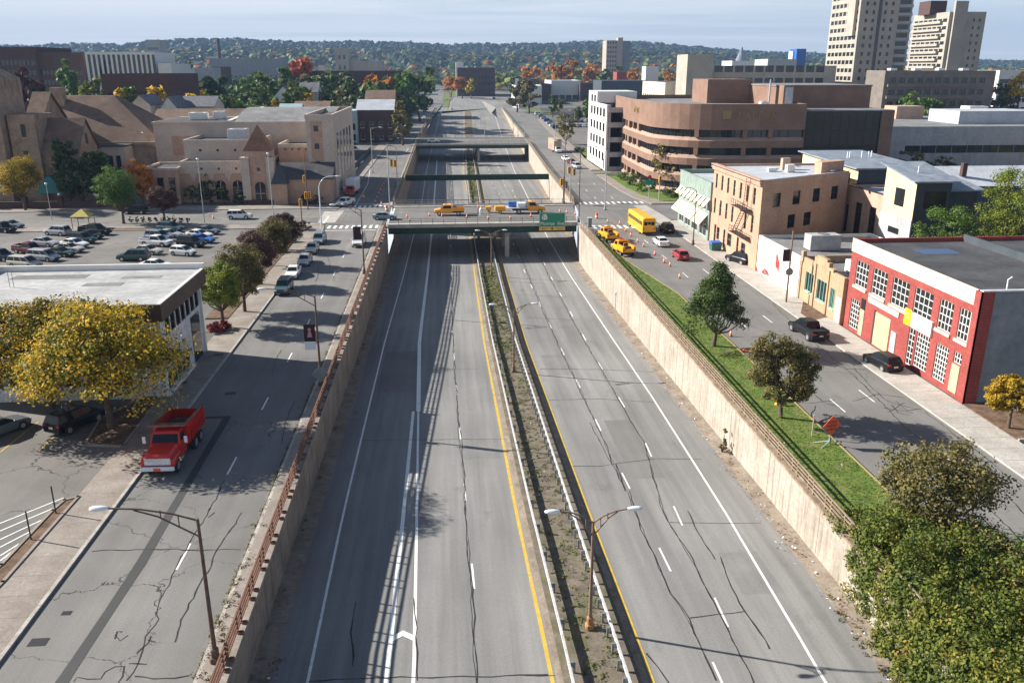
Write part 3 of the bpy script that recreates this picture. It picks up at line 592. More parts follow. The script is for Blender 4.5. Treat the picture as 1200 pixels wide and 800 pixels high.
railing('far railing on the left wall past the second street bridge', lambda y: WL(y)-.2, 366, 640, M['rail_tan'], 3.2, 0, stuffposts=True)
railing('far weedy railing on the right wall past the second street bridge', lambda y: WR(y)+.25, 362, 640, M['rail_tan'], 3.2, 0, stuffposts=True)
# ------------------------------------------------------------------ median guardrails
def guardrail(label, fx, y0, y1, posts, side, y2):
    t = thing('guardrail', label, 'guardrail', (fx(y0), y0, floor_z(y0))); o = Vector((fx(y0), y0, floor_z(y0)))
    ys = [y0+(y2-y0)*i/120 for i in range(121)]; mb = MB(); r = []
    for y in ys:
        p = Vector((fx(y), y, floor_z(y)))-o
        r.append([(p.x+a, p.y, p.z+b) for a, b in ((-.05, .55), (.05, .58), (.015, .66), (.05, .74), (.05, .84), (-.09, .86), (-.09, .78), (-.06, .66))])
    mb.loft(r, 0); mb.build('rail', M['galv'], t)
    mb = MB(); mb.cbox((0, 0, .38), (.12, .1, .86)); mb.cbox((.13, 0, .68), (.2, .14, .3)); pm = mb.mesh('post', [M['post_grey']])
    y = y0; n = 0
    while y < y1 and n < 98:
        link('post', pm, t, (fx(y)-o.x-side*.28, y-o.y, floor_z(y)-o.z), 0 if side > 0 else math.pi); y += posts; n += 1
    return t
guardrail('white galvanised guardrail on the side of the median next to the shaded carriageway', X('GL'), 26, 160, 3.8, -1, 420)
GR = lambda y: X('YR')(y)-1.45
guardrail('galvanised guardrail with stubby grey posts on the sunlit side of the median', GR, 26, 160, 1.42, 1, 420)
# ------------------------------------------------------------------ bridges over the cut
def bridge(label, yn, yf, xl, xr, beams, pcols):
    t = thing('road_bridge', label, 'bridge', (xl, yn, 0)); mb = MB()
    mb.prism([(0, 0), (xr[0]-xl, 0), (xr[1]-xl, yf-yn), (0, yf-yn)], -.35, .0); mb.build('deck', M['asphalt_street'], t)
    w0, w1 = xr[0]-xl, xr[1]-xl
    mb = MB(); mb.box(0, w0, -.35, .0, -.4, .28); mb.box(0, w0, .0, 1.7, .005, .16); mb.build('parapet', M['concrete_light'], t)
    mb = MB(); mb.box(0, w1, yf-yn, yf-yn+.35, -.4, .38); mb.box(0, w1, yf-yn-1.5, yf-yn, .005, .16); mb.build('parapet', M['kerb'], t)
    for k in range(beams):
        y = .05+(yf-yn-.6)*k/(beams-1); mb = MB(); h = -1.55
        mb.box(.1, w0-.1, y, y+.08, h, -.36); mb.box(.1, w0-.1, y-.16, y+.24, h-.05, h); mb.box(.1, w0-.1, y-.16, y+.24, -.4, -.36); 
        if k == 0:
            for i in range(1, 18): mb.box(.1+w0*i/18-.02, .1+w0*i/18+.02, y-.14, y, h, -.4)
        mb.build('girder', M['girder'], t)
    cx = 11.3-xl+pcols
    mb = MB(); mb.box(cx-.45, cx+.45, 1., yf-yn-1., -2.3, -1.62); mb.build('pier_cap', M['kerb'], t)
    for y in (1.4, (yf-yn)/2, yf-yn-1.4):
        mb = MB(); mb.cbox((cx, y, -4.5), (.85, .85, 4.4), 0, 0, .12); mb.build('pier_column', M['concrete_light'], t)
    for y, sgn in ((-.2, 1), (yf-yn+.18, 0)):
        w = w0 if sgn else w1
        for z in (.62, .95, 1.3): mb = MB(); mb.cbox((w/2, y, z), (w, .05, .05)); mb.build('rail', M['girder'] if sgn else M['pole_grey'], t)
        mb = MB(); mb.cbox((0, 0, .78), (.07, .07, 1.1)); pm = mb.mesh('post', [M['girder']]); n = 17
        for i in range(n+1): link('post', pm, t, (w*i/n, y, 0))
    return t
bridge('street bridge with orange work trucks on it, dark green girders over the cut', 157.4, 180.3, -11.2, (24.6, 27.1), 6, 0)
bridge('farther street bridge with dark green girders, no trucks on it', 333, 362, -11.6, (32.0, 33.2), 6, 1.4)
a = P(487, 203, -.6); t = thing('utility_girder', 'single dark green girder crossing the cut between the two street bridges', 'girder', (WL(236), 236, 0))
mb = MB(); w = WR(236)-WL(236); mb.box(-.2, w+.2, 0, .06, -1.5, -.1); mb.box(-.2, w+.2, -.25, .3, -.12, -.05); mb.box(-.2, w+.2, -.25, .3, -1.55, -1.48)
for i in range(1, 20): mb.box(w*i/20-.03, w*i/20+.03, -.22, 0, -1.48, -.12)
mb.build('web', M['girder'], t)
mb = MB(); mb.tube([(0, .5, -.6), (w, .5, -.6)], .28, 8); mb.build('pipe', M['girder'], t)
# ------------------------------------------------------------------ text
def text(s, parent, size, loc, rot, mat, name='lettering', sx=1., ext=.004):
    c = bpy.data.curves.new(name, 'FONT'); c.body = s; c.size = size; c.extrude = ext; c.align_x = 'CENTER'; c.align_y = 'CENTER'; c.materials.append(mat)
    o = link(name, c); me = bpy.data.meshes.new_from_object(o.evaluated_get(bpy.context.evaluated_depsgraph_get())); bpy.data.objects.remove(o)
    o = link(name, me, parent, loc); o.rotation_euler = rot; o.scale = (sx, 1, 1); return o
FR = (math.pi/2, 0, 0)          # reads from the south
t = thing('overhead_sign', 'big green exit sign with yellow bottom strip on the bridge fence', 'road sign', tuple(PY(647, 270, 156.6)))
sw, sh = 4.95, 2.75
mb = MB(); mb.box(-sw/2, sw/2, 0, .08, .62, .62+sh); mb.build('green_panel', M['sign_green'], t)
mb = MB(); mb.box(-sw/2, sw/2, -.01, .08, 0, .6); mb.build('exit_panel', M['sign_yellow'], t)
mb = MB(); z0 = .62
for a in (-sw/2+.06, sw/2-.12): mb.box(a, a+.06, -.008, 0, z0+.06, z0+sh-.06)
for b in (z0+.06, z0+sh-.12): mb.box(-sw/2+.06, sw/2-.06, -.009, 0, b, b+.06)
mb.build('border', M['white'], t)
mb = MB(); rim = [(1.2*.5*math.cos(a)*.8, .55*math.sin(a)) for a in [i*math.pi/8 for i in range(16)]]
mb.loft([[(x-1.45, -.012, z+2.55) for x, z in rim], [(x-1.45, -.004, z+2.55) for x, z in rim]]); mb.box(-1.95, -.95, -.013, -.003, 2.1, 2.6); mb.build('route_shield', M['white'], t)
text('31', t, .85, (-1.45, -.02, 2.5), FR, M['steel_dark']); text('Monroe  Ave', t, .92, (0, -.012, 1.3), FR, M['white'], sx=.92)
text('EXIT', t, .46, (-1.45, -.018, .3), FR, M['steel_dark']); text('ONLY', t, .46, (1.45, -.018, .3), FR, M['steel_dark'])
mb = MB(); mb.face([(-.3, -.02, .42), (0, -.02, .08), (.3, -.02, .42)]); mb.face([(-.1, -.02, .54), (-.1, -.02, .42), (.1, -.02, .42), (.1, -.02, .54)]); mb.build('arrow', M['steel_dark'], t)
mb = MB()
for x in (-1.7, 1.7): mb.box(x-.06, x+.06, .09, .2, .0, 3.3)
mb.build('bracket', M['pole_grey'], t)
# ------------------------------------------------------------------ street lamps
def cobra(mb, c, d, L=.85, mi=0):       # cobra head lamp along direction d
    d = Vector(d).normalized(); n = Vector((-d.y, d.x, 0)); c = Vector(c); rings = []
    for t_, w, h in ((0, .06, .06), (.12, .12, .1), (.4, .17, .13), (.75, .19, .12), (.95, .14, .08), (1, .05, .04)):
        p = c+d*L*t_; rings.append([tuple(p+n*w*a+Vector((0, 0, h*b))) for a, b in ((-1, -.3), (-.6, -.75), (.6, -.75), (1, -.3), (.75, .5), (.3, .9), (-.3, .9), (-.75, .5))])
    mb.loft(rings, mi, True, True, True)
def lamp(label, base, h, arms, polemat, group=None, rz=0., truss=True, basemat=None, rise=.7, r=.1):
    t = thing('street_lamp', label, 'street lamp', tuple(base), rz, group); mb = MB()
    mb.tube([(0, 0, 0), (0, 0, h)], [r*1.25, r*.75], 8); mb.build('pole', polemat, t)
    mb = MB(); mb.cbox((0, 0, .2), (.5, .5, .4), 0, 0, .08); mb.cbox((0, 0, .6), (.34, .34, .5), 0, 0, .06); mb.build('base', basemat or polemat, t)
    for L, ang in arms:
        dx, dy = math.cos(ang), math.sin(ang); A = MB(); q = lambda s, z: (dx*L*s, dy*L*s, z)
        A.tube([q(0, h-.1), q(.3, h+rise*.45), q(.65, h+rise*.85), q(1, h+rise)], .045, 6)
        if truss:
            A.tube([q(0, h-.95), q(.2, h-.45), q(.45, h+.18), q(.72, h+rise*.8)], .04, 6); A.tube([q(.22, h-.4), q(.22, h+.25)], .03, 5); A.tube([q(.42, h+.12), q(.42, h+.5)], .03, 5)
        A.build('arm', polemat, t); L2 = MB(); cobra(L2, q(1, h+rise+.02), (dx, dy, 0)); L2.build('lamp_head', M['lamp_white'], t)
    return t
M['rust_base'] = noisy('orange primer on steel', (.42, .19, .09), (.32, .16, .09), 3., .7)
M['pole_rust'] = noisy('light rusty steel pole', (.17, .115, .085), (.25, .17, .125), 3., .7)
b = PF(691, 738); lamp('nearest double armed lamp in the median with an orange base', (b.x, b.y, b.z+.1), 7.1, [(1.9, math.pi), (1.9, 0)], M['pole_rust'], basemat=M['rust_base'])
b = PF(602, 437); lamp('second double armed lamp in the median beyond the bare soil', (b.x, b.y, b.z+.1), 7.3, [(1.9, math.pi), (1.9, 0)], M['pole_rust'])
b = PF(576, 324); lamp('farthest double armed lamp in the median just before the bridge', (b.x, b.y, b.z+.1), 7.3, [(1.9, math.pi), (1.9, 0)], M['pole_rust'])
lamp('nearest dark lamp on the left railing, arm reaching over the street', (-11.9, 35.6, .13), 8.0, [(3.9, math.pi)], M['pole_brown'])
tb = lamp('dark lamp on the left railing carrying a maroon banner', (-11.95, 73.6, .13), 8.6, [(4.1, math.pi)], M['pole_brown'])
tb2 = lamp('dark lamp with a small plum banner just before the bridge', (-11.95, 118., .13), 9.2, [(3.4, math.pi)], M['pole_brown'])
M['maroon'] = plain('maroon banner cloth', (.035, .012, .022), .8); M['pinkish'] = plain('pink banner print', (.5, .25, .26), .8)
def banner(parent, x, z0, z1, w, split, label, motif=True):
    t = thing('banner', label, 'banner', tuple(Vector(parent.location)+Vector((x, -.02, z0)))); h = z1-z0
    mb = MB(); mb.box(-w, 0, -.012, .012, h*split, h); mb.build('cloth', M['maroon'], t)
    if split > 0: mb = MB(); mb.box(-w, 0, -.012, .012, 0, h*split-.03); mb.build('name_panel', M['lamp_white'], t)
    if motif:
        mb = MB(); mb.prism([(-w*.5+w*.16*math.cos(a), h*.8+h*.07*math.sin(a)) for a in [k*math.pi/5 for k in range(10)]], -.02, -.013)
        mb.v = [(x_, z_, y_) for x_, y_, z_ in mb.v]; mb.face([(-w*.72, -.016, h*.5), (-w*.28, -.016, h*.5), (-w*.38, -.016, h*.72), (-w*.62, -.016, h*.72)]); mb.build('motif', M['pinkish'], t)
    mb = MB(); mb.tube([(-w, 0, h+.02), (x*-1, 0, h+.02)], .02, 5); mb.build('rod', M['pole_brown'], t)
banner(tb, -.2, 3.55, 5.95, 1.0, .33, 'maroon banner with a pale figure above a white name panel'); banner(tb2, -.15, 5.3, 6.8, 1.1, .0, 'small plum banner on the lamp nearest the bridge', False)
# diamond sign seen from its back on the lamp post
t = thing('warning_sign', 'grey back of a diamond sign on the banner lamp pole', 'road sign', (-11.95, 73.25, 1.4)); mb = MB()
mb.loft([[(0, y, -.8), (.8, y, 0), (0, y, .8), (-.8, y, 0)] for y in (0, .02)]); mb.build('panel', M['post_grey'], t)
# other poles
def pole_lamp(label, base, h, L, ang, mat=M['pole_grey'], group=None, r=.09): return lamp(label, base, h, [(L, ang)], mat, group, 0, False, None, .5, r)
def curved_lamp(label, base, h, L, ang, mat=M['pole_grey']):
    t = thing('street_lamp', label, 'street lamp', tuple(base)); dx, dy = math.cos(ang), math.sin(ang); mb = MB()
    mb.tube([(0, 0, 0), (0, 0, h*.8)], [.12, .09], 8); mb.build('pole', mat, t)
    mb = MB(); mb.tube([(0, 0, h*.8), (dx*L*.08, dy*L*.08, h*.88), (dx*L*.3, dy*L*.3, h*.96), (dx*L*.65, dy*L*.65, h), (dx*L, dy*L, h)], .06, 6); mb.build('arm', mat, t)
    mb = MB(); cobra(mb, (dx*L, dy*L, h), (dx, dy, 0), .9); mb.build('lamp_head', M['lamp_white'], t); return t
curved_lamp('white curved arm lamp at the left corner of the avenue', P(377, 268), 9.5, 3.0, 0, M['lamp_white'])
pole_lamp('slim grey lamp beside the left kerb past the crossing', P(466, 222), 10., 1.6, math.pi)
pole_lamp('slim lamp on the far side of the left street near the girder', P(437, 203), 12., 2.2, 0)
pole_lamp('tall pole at the right end of the bridge with a red and white band', (24.9, 157.6, .1), 13.6, 1.2, 0., M['pole_brown'])
pole_lamp('grey lamp on the pavement in front of the awning building', P(709, 246), 12.3, 2., math.pi)
pole_lamp('brown lamp pole with small dark banner outside the awning building', P(812, 287), 9., 1.4, math.pi, M['pole_brown'])
pole_lamp('pole beside the bridge corner with hanging signals', P(661, 240), 13., 1.5, math.pi, M['pole_brown'])
for i, (x, y, h, lb) in enumerate(((487, 121, 9, 'lamp beside the far left street under the big green tree'), (493, 117, 9, 'lamp farther along the left street beside the big tree'), (577, 113, 14, 'tall mast lamp on the island between the far ramps'), (607, 160, 9, 'pole at the right end of the farther bridge'), (615, 163, 9, 'second pole at the right end of the farther bridge'), (651, 160, 9, 'grey pole on the pavement beside the packed car park'), (673, 158, 10, 'pale pole near the white office block'), (568, 163, 10, 'pole standing behind the middle of the farther bridge'))):
    pole_lamp(lb, PG(x, y), h, 1.8, 0 if i % 2 else math.pi)
pole_lamp('lamp at the avenue corner beside the brown brick office', P(933, 205)*1., 9.0, 1.5, 0)
for (x, y, h, lb) in ((61, 258, 7, 'thin lamp with a round head on the avenue before the church'), (240, 262, 12, 'thin pole on the avenue before the arched windows'), (321, 262, 13, 'thin pole at the left of the avenue junction')):
    t = thing('light_pole', lb, 'pole', tuple(P(x, y))); mb = MB(); mb.tube([(0, 0, 0), (0, 0, h)], [.09, .06], 6); mb.build('pole', M['pole_grey'], t); mb = MB(); mb.ball((0, 0, h), .28, .28, .2); mb.build('lamp_head', M['lamp_white'], t)
# ------------------------------------------------------------------ traffic signals
def signal(label, base, h, heads, mat=M['wood_pole'], r=.12):
    t = thing('traffic_signal', label, 'traffic light', tuple(base)); mb = MB(); mb.tube([(0, 0, 0), (0, 0, h)], [r, r*.8], 7); mb.build('pole', mat, t)
    for x, z in heads:
        mb = MB(); mb.cbox((x, -.1, z), (.55, .4, 1.5), 0, 0, .06); s_ = mb.build('signal_head', M['signal_yellow'], t); mb = MB()
        for k in (-.42, 0, .42): mb.cyl((x, -.33, z+k), (0, 1, 0), .17, .08, 10)
        mb.build('lens', M['black_plastic'], s_)
        if abs(x) > .5: mb = MB(); mb.tube([(0, 0, z+.8), (x, 0, z+.8)], .05, 5); mb.build('bracket', mat, t)
    return t
signal('wooden signal pole with a tall yellow head before the museum tower', P(361, 246), 12, [(-.3, 6.4), (-.2, 3.), (.55, 3.1)])
signal('short signal pole with a yellow head at the left corner of the avenue', P(354, 261), 5, [(0, 3.8)])
signal('pole with yellow signal heads at the left end of the bridge', P(457, 246), 13, [(.75, 9.6), (1.5, 9.5)], M['pole_grey'])
signal('signal post with a small yellow head behind the truck on the bridge', P(660, 239.5), 6, [(.6, 4.2), (-.5, 4.8)])
signal('yellow signal head on a post before the brown brick office', P(772, 236), 6, [(0, 4.8)], M['pole_grey'])
signal('far yellow signal on a wooden pole by the dark red house', PG(453, 158), 9, [(.6, 7.8)])
signal('pair of yellow signals hanging at the far side of the junction', P(668, 236), 9, [(-.4, 6.8), (.8, 6.4)], M['pole_grey'])
# ------------------------------------------------------------------ small street things
t = thing('street_sign', 'green street name sign with a red stop sign above it by the brick office', 'road sign', tuple(P(760, 236))); mb = MB(); mb.tube([(0, 0, 0), (0, 0, 5.8)], .07, 6); mb.build('post', M['pole_grey'], t)
mb = MB(); mb.box(-.9, .9, -.1, -.05, 3.6, 4.7); mb.build('name_panel', plain('teal sign', (0, .25, .17), .5), t); mb = MB(); mb.loft([[(.45*math.cos(a), y, 5.3+.45*math.sin(a)) for a in [math.pi/8+i*math.pi/4 for i in range(8)]] for y in (-.1, -.06)]); mb.build('stop_panel', M['lamp_red'], t)
b = P(972, 522); t = thing('work_sign', 'orange diamond road work sign on a spring stand on the lawn', 'road sign', (b.x, b.y, .15), math.radians(14))
mb = MB(); mb.loft([[(0, y, .75), (.82, y, 1.57), (0, y, 2.39), (-.82, y, 1.57)] for y in (-.03, .0)]); mb.build('panel', M['sign_orange'], t)
for k, (s, z) in enumerate((('ROAD', 1.85), ('WORK', 1.55), ('AHEAD', 1.25))): text(s, t, .3, (0, -.036, z), FR, M['steel_dark'])
mb = MB(); mb.tube([(0, .03, .05), (0, .03, 1.5)], .035, 6); mb.cbox((0, .03, .38), (.14, .14, .3)); mb.build('post', M['post_grey'], t)
for s, d in ((1, .35), (-1, .35), (1, -.3), (-1, -.3)): mb = MB(); mb.tube([(0, .03, .25), (s*1.15, d*1.6, .03)], .03, 5); mb.build('leg', M['lamp_white'], t)
b = P(910, 476); t = thing('fire_hydrant', 'yellow fire hydrant on the lawn beside the second tree', 'fire hydrant', (b.x, b.y, .15)); mb = MB(); mb.tube([(0, 0, 0), (0, 0, .08), (0, 0, .1), (0, 0, .6), (0, 0, .75), (0, 0, .82)], [.2, .2, .14, .14, .12, .03], 10); mb.build('barrel', M['signal_yellow'], t); mb = MB(); mb.cyl((0, 0, .5), (1, 0, 0), .07, .44, 8); mb.cyl((0, -.15, .45), (0, 1, 0), .09, .16, 8); mb.build('outlet', M['signal_yellow'], t)
def cone(): 
    t = thing('traffic_cone', 'orange and white cone', 'traffic cone'); mb = MB(); mb.cbox((0, 0, .03), (.42, .42, .06), 0, 0, .02); mb.build('base', M['black_plastic'], t)
    mb = MB(); mb.tube([(0, 0, .05), (0, 0, .4), (0, 0, .4), (0, 0, .62), (0, 0, .62), (0, 0, .9)], [.17, .115, .115, .08, .08, .03], 10); o = mb.build('cone', [M['orange'], M['white']], t)
    for i, p in enumerate(o.data.polygons):
        if 20 <= i < 30: p.material_index = 1
    return t
cp = cone(); CT = snapshot(cp); first = True
def cones(px, label, group, f=P, sc=1.):
    global first
    for q in px:
        o = cp if first else copy_tree(CT); first = False; o.location = f(*q); o['label'] = label; o['group'] = group; o.scale = (sc, sc, sc); o.rotation_euler = (0, 0, R.uniform(0, 1.5))
cones([(712, 261), (726, 263), (733, 271), (739, 277), (747, 284), (754, 289), (767, 299), (778, 308), (785, 312), (796, 326)], 'orange cone in the slanting line beside the yellow school bus', 'cones beside the bus lane')
cones([(503, 253), (518, 254), (547, 255), (572, 257), (598, 257), (622, 254)], 'orange cone along the near edge of the bridge roadway', 'cones on the bridge')
cones([(656, 249), (664, 250), (674, 252)], 'orange cone behind the green exit sign at the bridge end', 'cones at the bridge end')
cones([(440, 238), (442, 233), (444, 228), (446, 224), (448, 220), (450, 217), (452, 214), (454, 211)], 'orange cone in the row along the far left street', 'cones along the left street')
cones([(477, 255), (480, 259)], 'orange cone by the left end of the bridge near the silver car', 'cones near the silver car')
cones([(856, 394)], 'lone orange cone beside the big tree on the lawn edge', 'lone cones'); cones([(250, 256)], 'lone orange cone on the avenue behind the white SUV', 'lone cones'); cones([(447, 240)], 'lone orange cone at the crosswalk behind the silver car', 'lone cones')
cones([(870, 412)], 'fallen orange cone at the yellow kerb under the second tree', 'lone cones')
t = [o for o in bpy.data.objects if o.get('label', '').startswith('fallen')][0]; t.rotation_euler = (1.45, 0, .5); t.location.z += .2
def barrel(px, label):
    t = thing('traffic_barrel', label, 'traffic barrel', tuple(P(*px))); mb = MB(); mb.tube([(0, 0, 0), (0, 0, .3), (0, 0, .3), (0, 0, .55), (0, 0, .55), (0, 0, .8), (0, 0, .8), (0, 0, 1.1)], [.3, .28, .28, .27, .27, .25, .25, .23], 10); o = mb.build('drum', [M['orange'], M['white']], t)
    for i, p in enumerate(o.data.polygons):
        if 20 <= i < 30: p.material_index = 1
barrel((394, 232), 'orange and white barrel on the pavement left of the red truck'); barrel((426, 232), 'orange and white barrel beside the white lane line right of the red truck'); barrel((453, 247), 'orange barrel at the left end of the bridge by the signal pole'); barrel((699, 256), 'striped barrel near the crosswalk behind the yellow pickups')
t = thing('wheeled_bin', 'blue lidded green rubbish bin against the tan building', 'bin', tuple(P(838, 294)), .1); mb = MB(); mb.loft([[(-.75, -.5, .15), (.75, -.5, .15), (.75, .5, .15), (-.75, .5, .15)], [(-.9, -.6, 1.25), (.9, -.6, 1.25), (.9, .6, 1.25), (-.9, .6, 1.25)]]); mb.build('tub', plain('bin green', (.02, .13, .1), .5), t)
mb = MB(); mb.loft([[(-.95, -.65, 1.25), (.95, -.65, 1.25), (.95, .65, 1.25), (-.95, .65, 1.25)], [(-.85, -.5, 1.45), (.85, -.5, 1.45), (.85, .6, 1.6), (-.85, .6, 1.6)]]); mb.build('lid', plain('bin blue lid', (.02, .12, .5), .5), t)
t = thing('signal_cabinet', 'grey steel control cabinet at the bridge end beside the lawn', 'cabinet', tuple(P(691, 266)), 0); mb = MB(); mb.cbox((0, 0, .85), (.7, .5, 1.7), 0, 0, .04); mb.build('box', M['post_grey'], t); mb = MB(); mb.cbox((0, 0, 1.73), (.8, .6, .08)); mb.build('cap', M['lamp_white'], t)
for px, lb, h in (((721, 363), 'pale marker post at the railing behind the yellow pickups', 2.2), ((951, 513), 'thin bare stake on the lawn left of the orange sign', 2.0)):
    t = thing('marker_post', lb, 'post', tuple(P(*px))); mb = MB(); mb.tube([(0, 0, 0), (0, 0, h)], .045, 6); mb.build('post', M['pole_grey'], t); mb = MB(); mb.cbox((0, -.05, h-.2), (.16, .02, .36)); mb.build('plate', M['lamp_white'], t)
for px, lb in (((66, 603), 'black parking post on the planting strip, nearer the street'), ((37, 634), 'black parking post at the end of the striped parking bays')):
    t = thing('bollard_post', lb, 'post', tuple(P(*px))); mb = MB(); mb.tube([(0, 0, 0), (0, 0, 2.1)], .05, 6); mb.build('post', M['steel_dark'], t)
b = P(921, 355); t = thing('street_lamp', 'rusty lamp pole with a dark banner before the sand brick shop', 'street lamp', (b.x, b.y, .13)); mb = MB(); mb.tube([(0, 0, 0), (0, 0, 9.)], [.13, .09], 7); mb.build('pole', M['pole_rust'], t); mb = MB(); mb.box(-1., -.12, -.02, .02, 5.2, 6.7); mb.build('banner', M['maroon'], t); mb = MB(); mb.loft([[(.5*math.cos(a), y, 3.9+.5*math.sin(a)) for a in [i*math.pi/4 for i in range(8)]] for y in (-.1, -.06)]); mb.build('sign_disc', M['post_grey'], t)
# pavilion in the church-side lot
t = thing('pavilion', 'small yellow roofed attendant shelter in the car park', 'shelter', tuple(P(99, 268))); mb = MB(); mb.loft([[(-1.7, -1.5, 2.4), (1.7, -1.5, 2.4), (1.7, 1.5, 2.4), (-1.7, 1.5, 2.4)], [(-.1, -.1, 3.6), (.1, -.1, 3.6), (.1, .1, 3.6), (-.1, .1, 3.6)]]); mb.build('roof', plain('faded yellow canvas', (.6, .48, .12), .8), t)
for sx in (-1.5, 1.5):
    for sy in (-1.3, 1.3): mb = MB(); mb.tube([(sx, sy, 0), (sx, sy, 2.45)], .07, 6); mb.build('post', M['pole_brown'], t)
# ------------------------------------------------------------------ vehicles
BP = plain('vehicle body paint', (.5, .5, .5), .35, 0, .5, .6)
def ring(x, zl, zt, w, top=.9, ch=.12):
    return [(x, -w*.9, zl), (x, w*.9, zl), (x, w, zl+.16), (x, w, (zl+zt)/2+.1), (x, w*.97, zt-ch), (x, w*top, zt), (x, -w*top, zt), (x, -w*.97, zt-ch), (x, -w, (zl+zt)/2+.1), (x, -w, zl+.16)]
_wm = {}
def wheel_mesh(r, wd):
    k = (r, wd)
    if k not in _wm:
        mb = MB(); mb.tube([(0, -wd/2, 0), (0, -wd/2+.03, 0), (0, wd/2-.03, 0), (0, wd/2, 0)], [r*.9, r, r, r*.9], 16)
        m2 = MB(); m2.cyl((0, 0, 0), (0, 1, 0), r*.62, wd+.015, 10); m2.cyl((0, 0, 0), (0, 1, 0), r*.16, wd+.05, 6)
        _wm[k] = (mb.mesh('wheel', [M['tyre']]), m2.mesh('rim', [M['rim']]))
    return _wm[k]
def wheel(t, x, y, r, wd, rim=True):
    a, b = wheel_mesh(r, wd); w = link('wheel', a, t, (x, y, r))
    if rim: link('rim', b, w)
def quad_on(mb, a, b, c, d, inset=.08, off=.012, mi=0, iu=None):
    a, b, c, d = map(Vector, (a, b, c, d)); n = (b-a).cross(d-a).normalized(); iu = inset if iu is None else iu
    def L(u, v): return tuple((a*(1-u)+b*u)*(1-v)+(d*(1-u)+c*u)*v+n*off)
    mb.face([L(iu, inset), L(1-iu, inset), L(1-iu, 1-inset), L(iu, 1-inset)], mi)
# type: length, width, lower-body stations (x, zlow, ztop, w-factor), cabin base x0,x1, roof x0,x1, belt z, roof z, axles, wheel r
CARS = {
 'sedan': (4.7, 1.8, [(-2.35, .38, .72, .8), (-2.27, .24, .95, .92), (-1.7, .2, 1.0, .99), (-.4, .18, .95, 1), (.9, .18, .92, 1), (1.7, .2, .84, .97), (2.22, .22, .7, .9), (2.35, .34, .55, .78)], (-1.85, 1.05), (-1.05, .2), .92, 1.44, (-1.42, 1.42), .33),
 'hatchback': (4.1, 1.75, [(-2.05, .36, .8, .86), (-2.0, .24, 1.0, .95), (-1.4, .2, 1.02, 1), (.6, .18, .98, 1), (1.4, .2, .9, .97), (1.9, .22, .74, .9), (2.05, .34, .55, .78)], (-2.0, 1.1), (-1.6, .25), .98, 1.52, (-1.25, 1.3), .32),
 'suv': (4.75, 1.9, [(-2.37, .42, .85, .9), (-2.33, .32, 1.08, .96), (-1.5, .28, 1.1, 1), (.9, .28, 1.06, 1), (1.7, .28, 1.02, .97), (2.25, .3, .88, .92), (2.37, .42, .66, .84)], (-2.3, 1.2), (-2.0, .45), 1.05, 1.78, (-1.45, 1.42), .37),
 'minivan': (5.0, 1.95, [(-2.5, .4, .85, .9), (-2.44, .26, 1.05, .97), (-1.5, .22, 1.06, 1), (1.2, .22, 1.0, 1), (1.9, .22, .92, .96), (2.35, .25, .75, .9), (2.5, .36, .58, .8)], (-2.42, 1.75), (-2.15, .7), 1.02, 1.74, (-1.5, 1.55), .34),
 'pickup': (5.5, 1.95, [(-2.75, .45, .9, .95), (-2.7, .38, 1.1, .99), (-.5, .34, 1.1, 1), (1.2, .34, 1.1, 1), (2.1, .34, 1.06, .98), (2.62, .36, .95, .94), (2.75, .46, .7, .88)], (-.75, 1.5), (-.6, .75), 1.08, 1.82, (-1.7, 1.75), .39),
 'crewpickup': (5.8, 2.0, [(-2.9, .45, .9, .95), (-2.85, .38, 1.12, .99), (-.5, .34, 1.12, 1), (1.2, .34, 1.12, 1), (2.2, .34, 1.08, .98), (2.77, .36, .95, .94), (2.9, .46, .7, .88)], (-1.1, 1.6), (-.9, .8), 1.1, 1.88, (-1.8, 1.85), .41),
 'van': (5.4, 2.0, [(-2.7, .4, .95, .95), (-2.66, .28, 1.2, 1), (-1.5, .26, 1.2, 1), (1.3, .26, 1.15, 1), (2.1, .28, 1.05, .96), (2.6, .3, .82, .9), (2.7, .42, .62, .82)], (-2.64, 1.9), (-2.55, 1.0), 1.15, 2.1, (-1.7, 1.75), .37)}
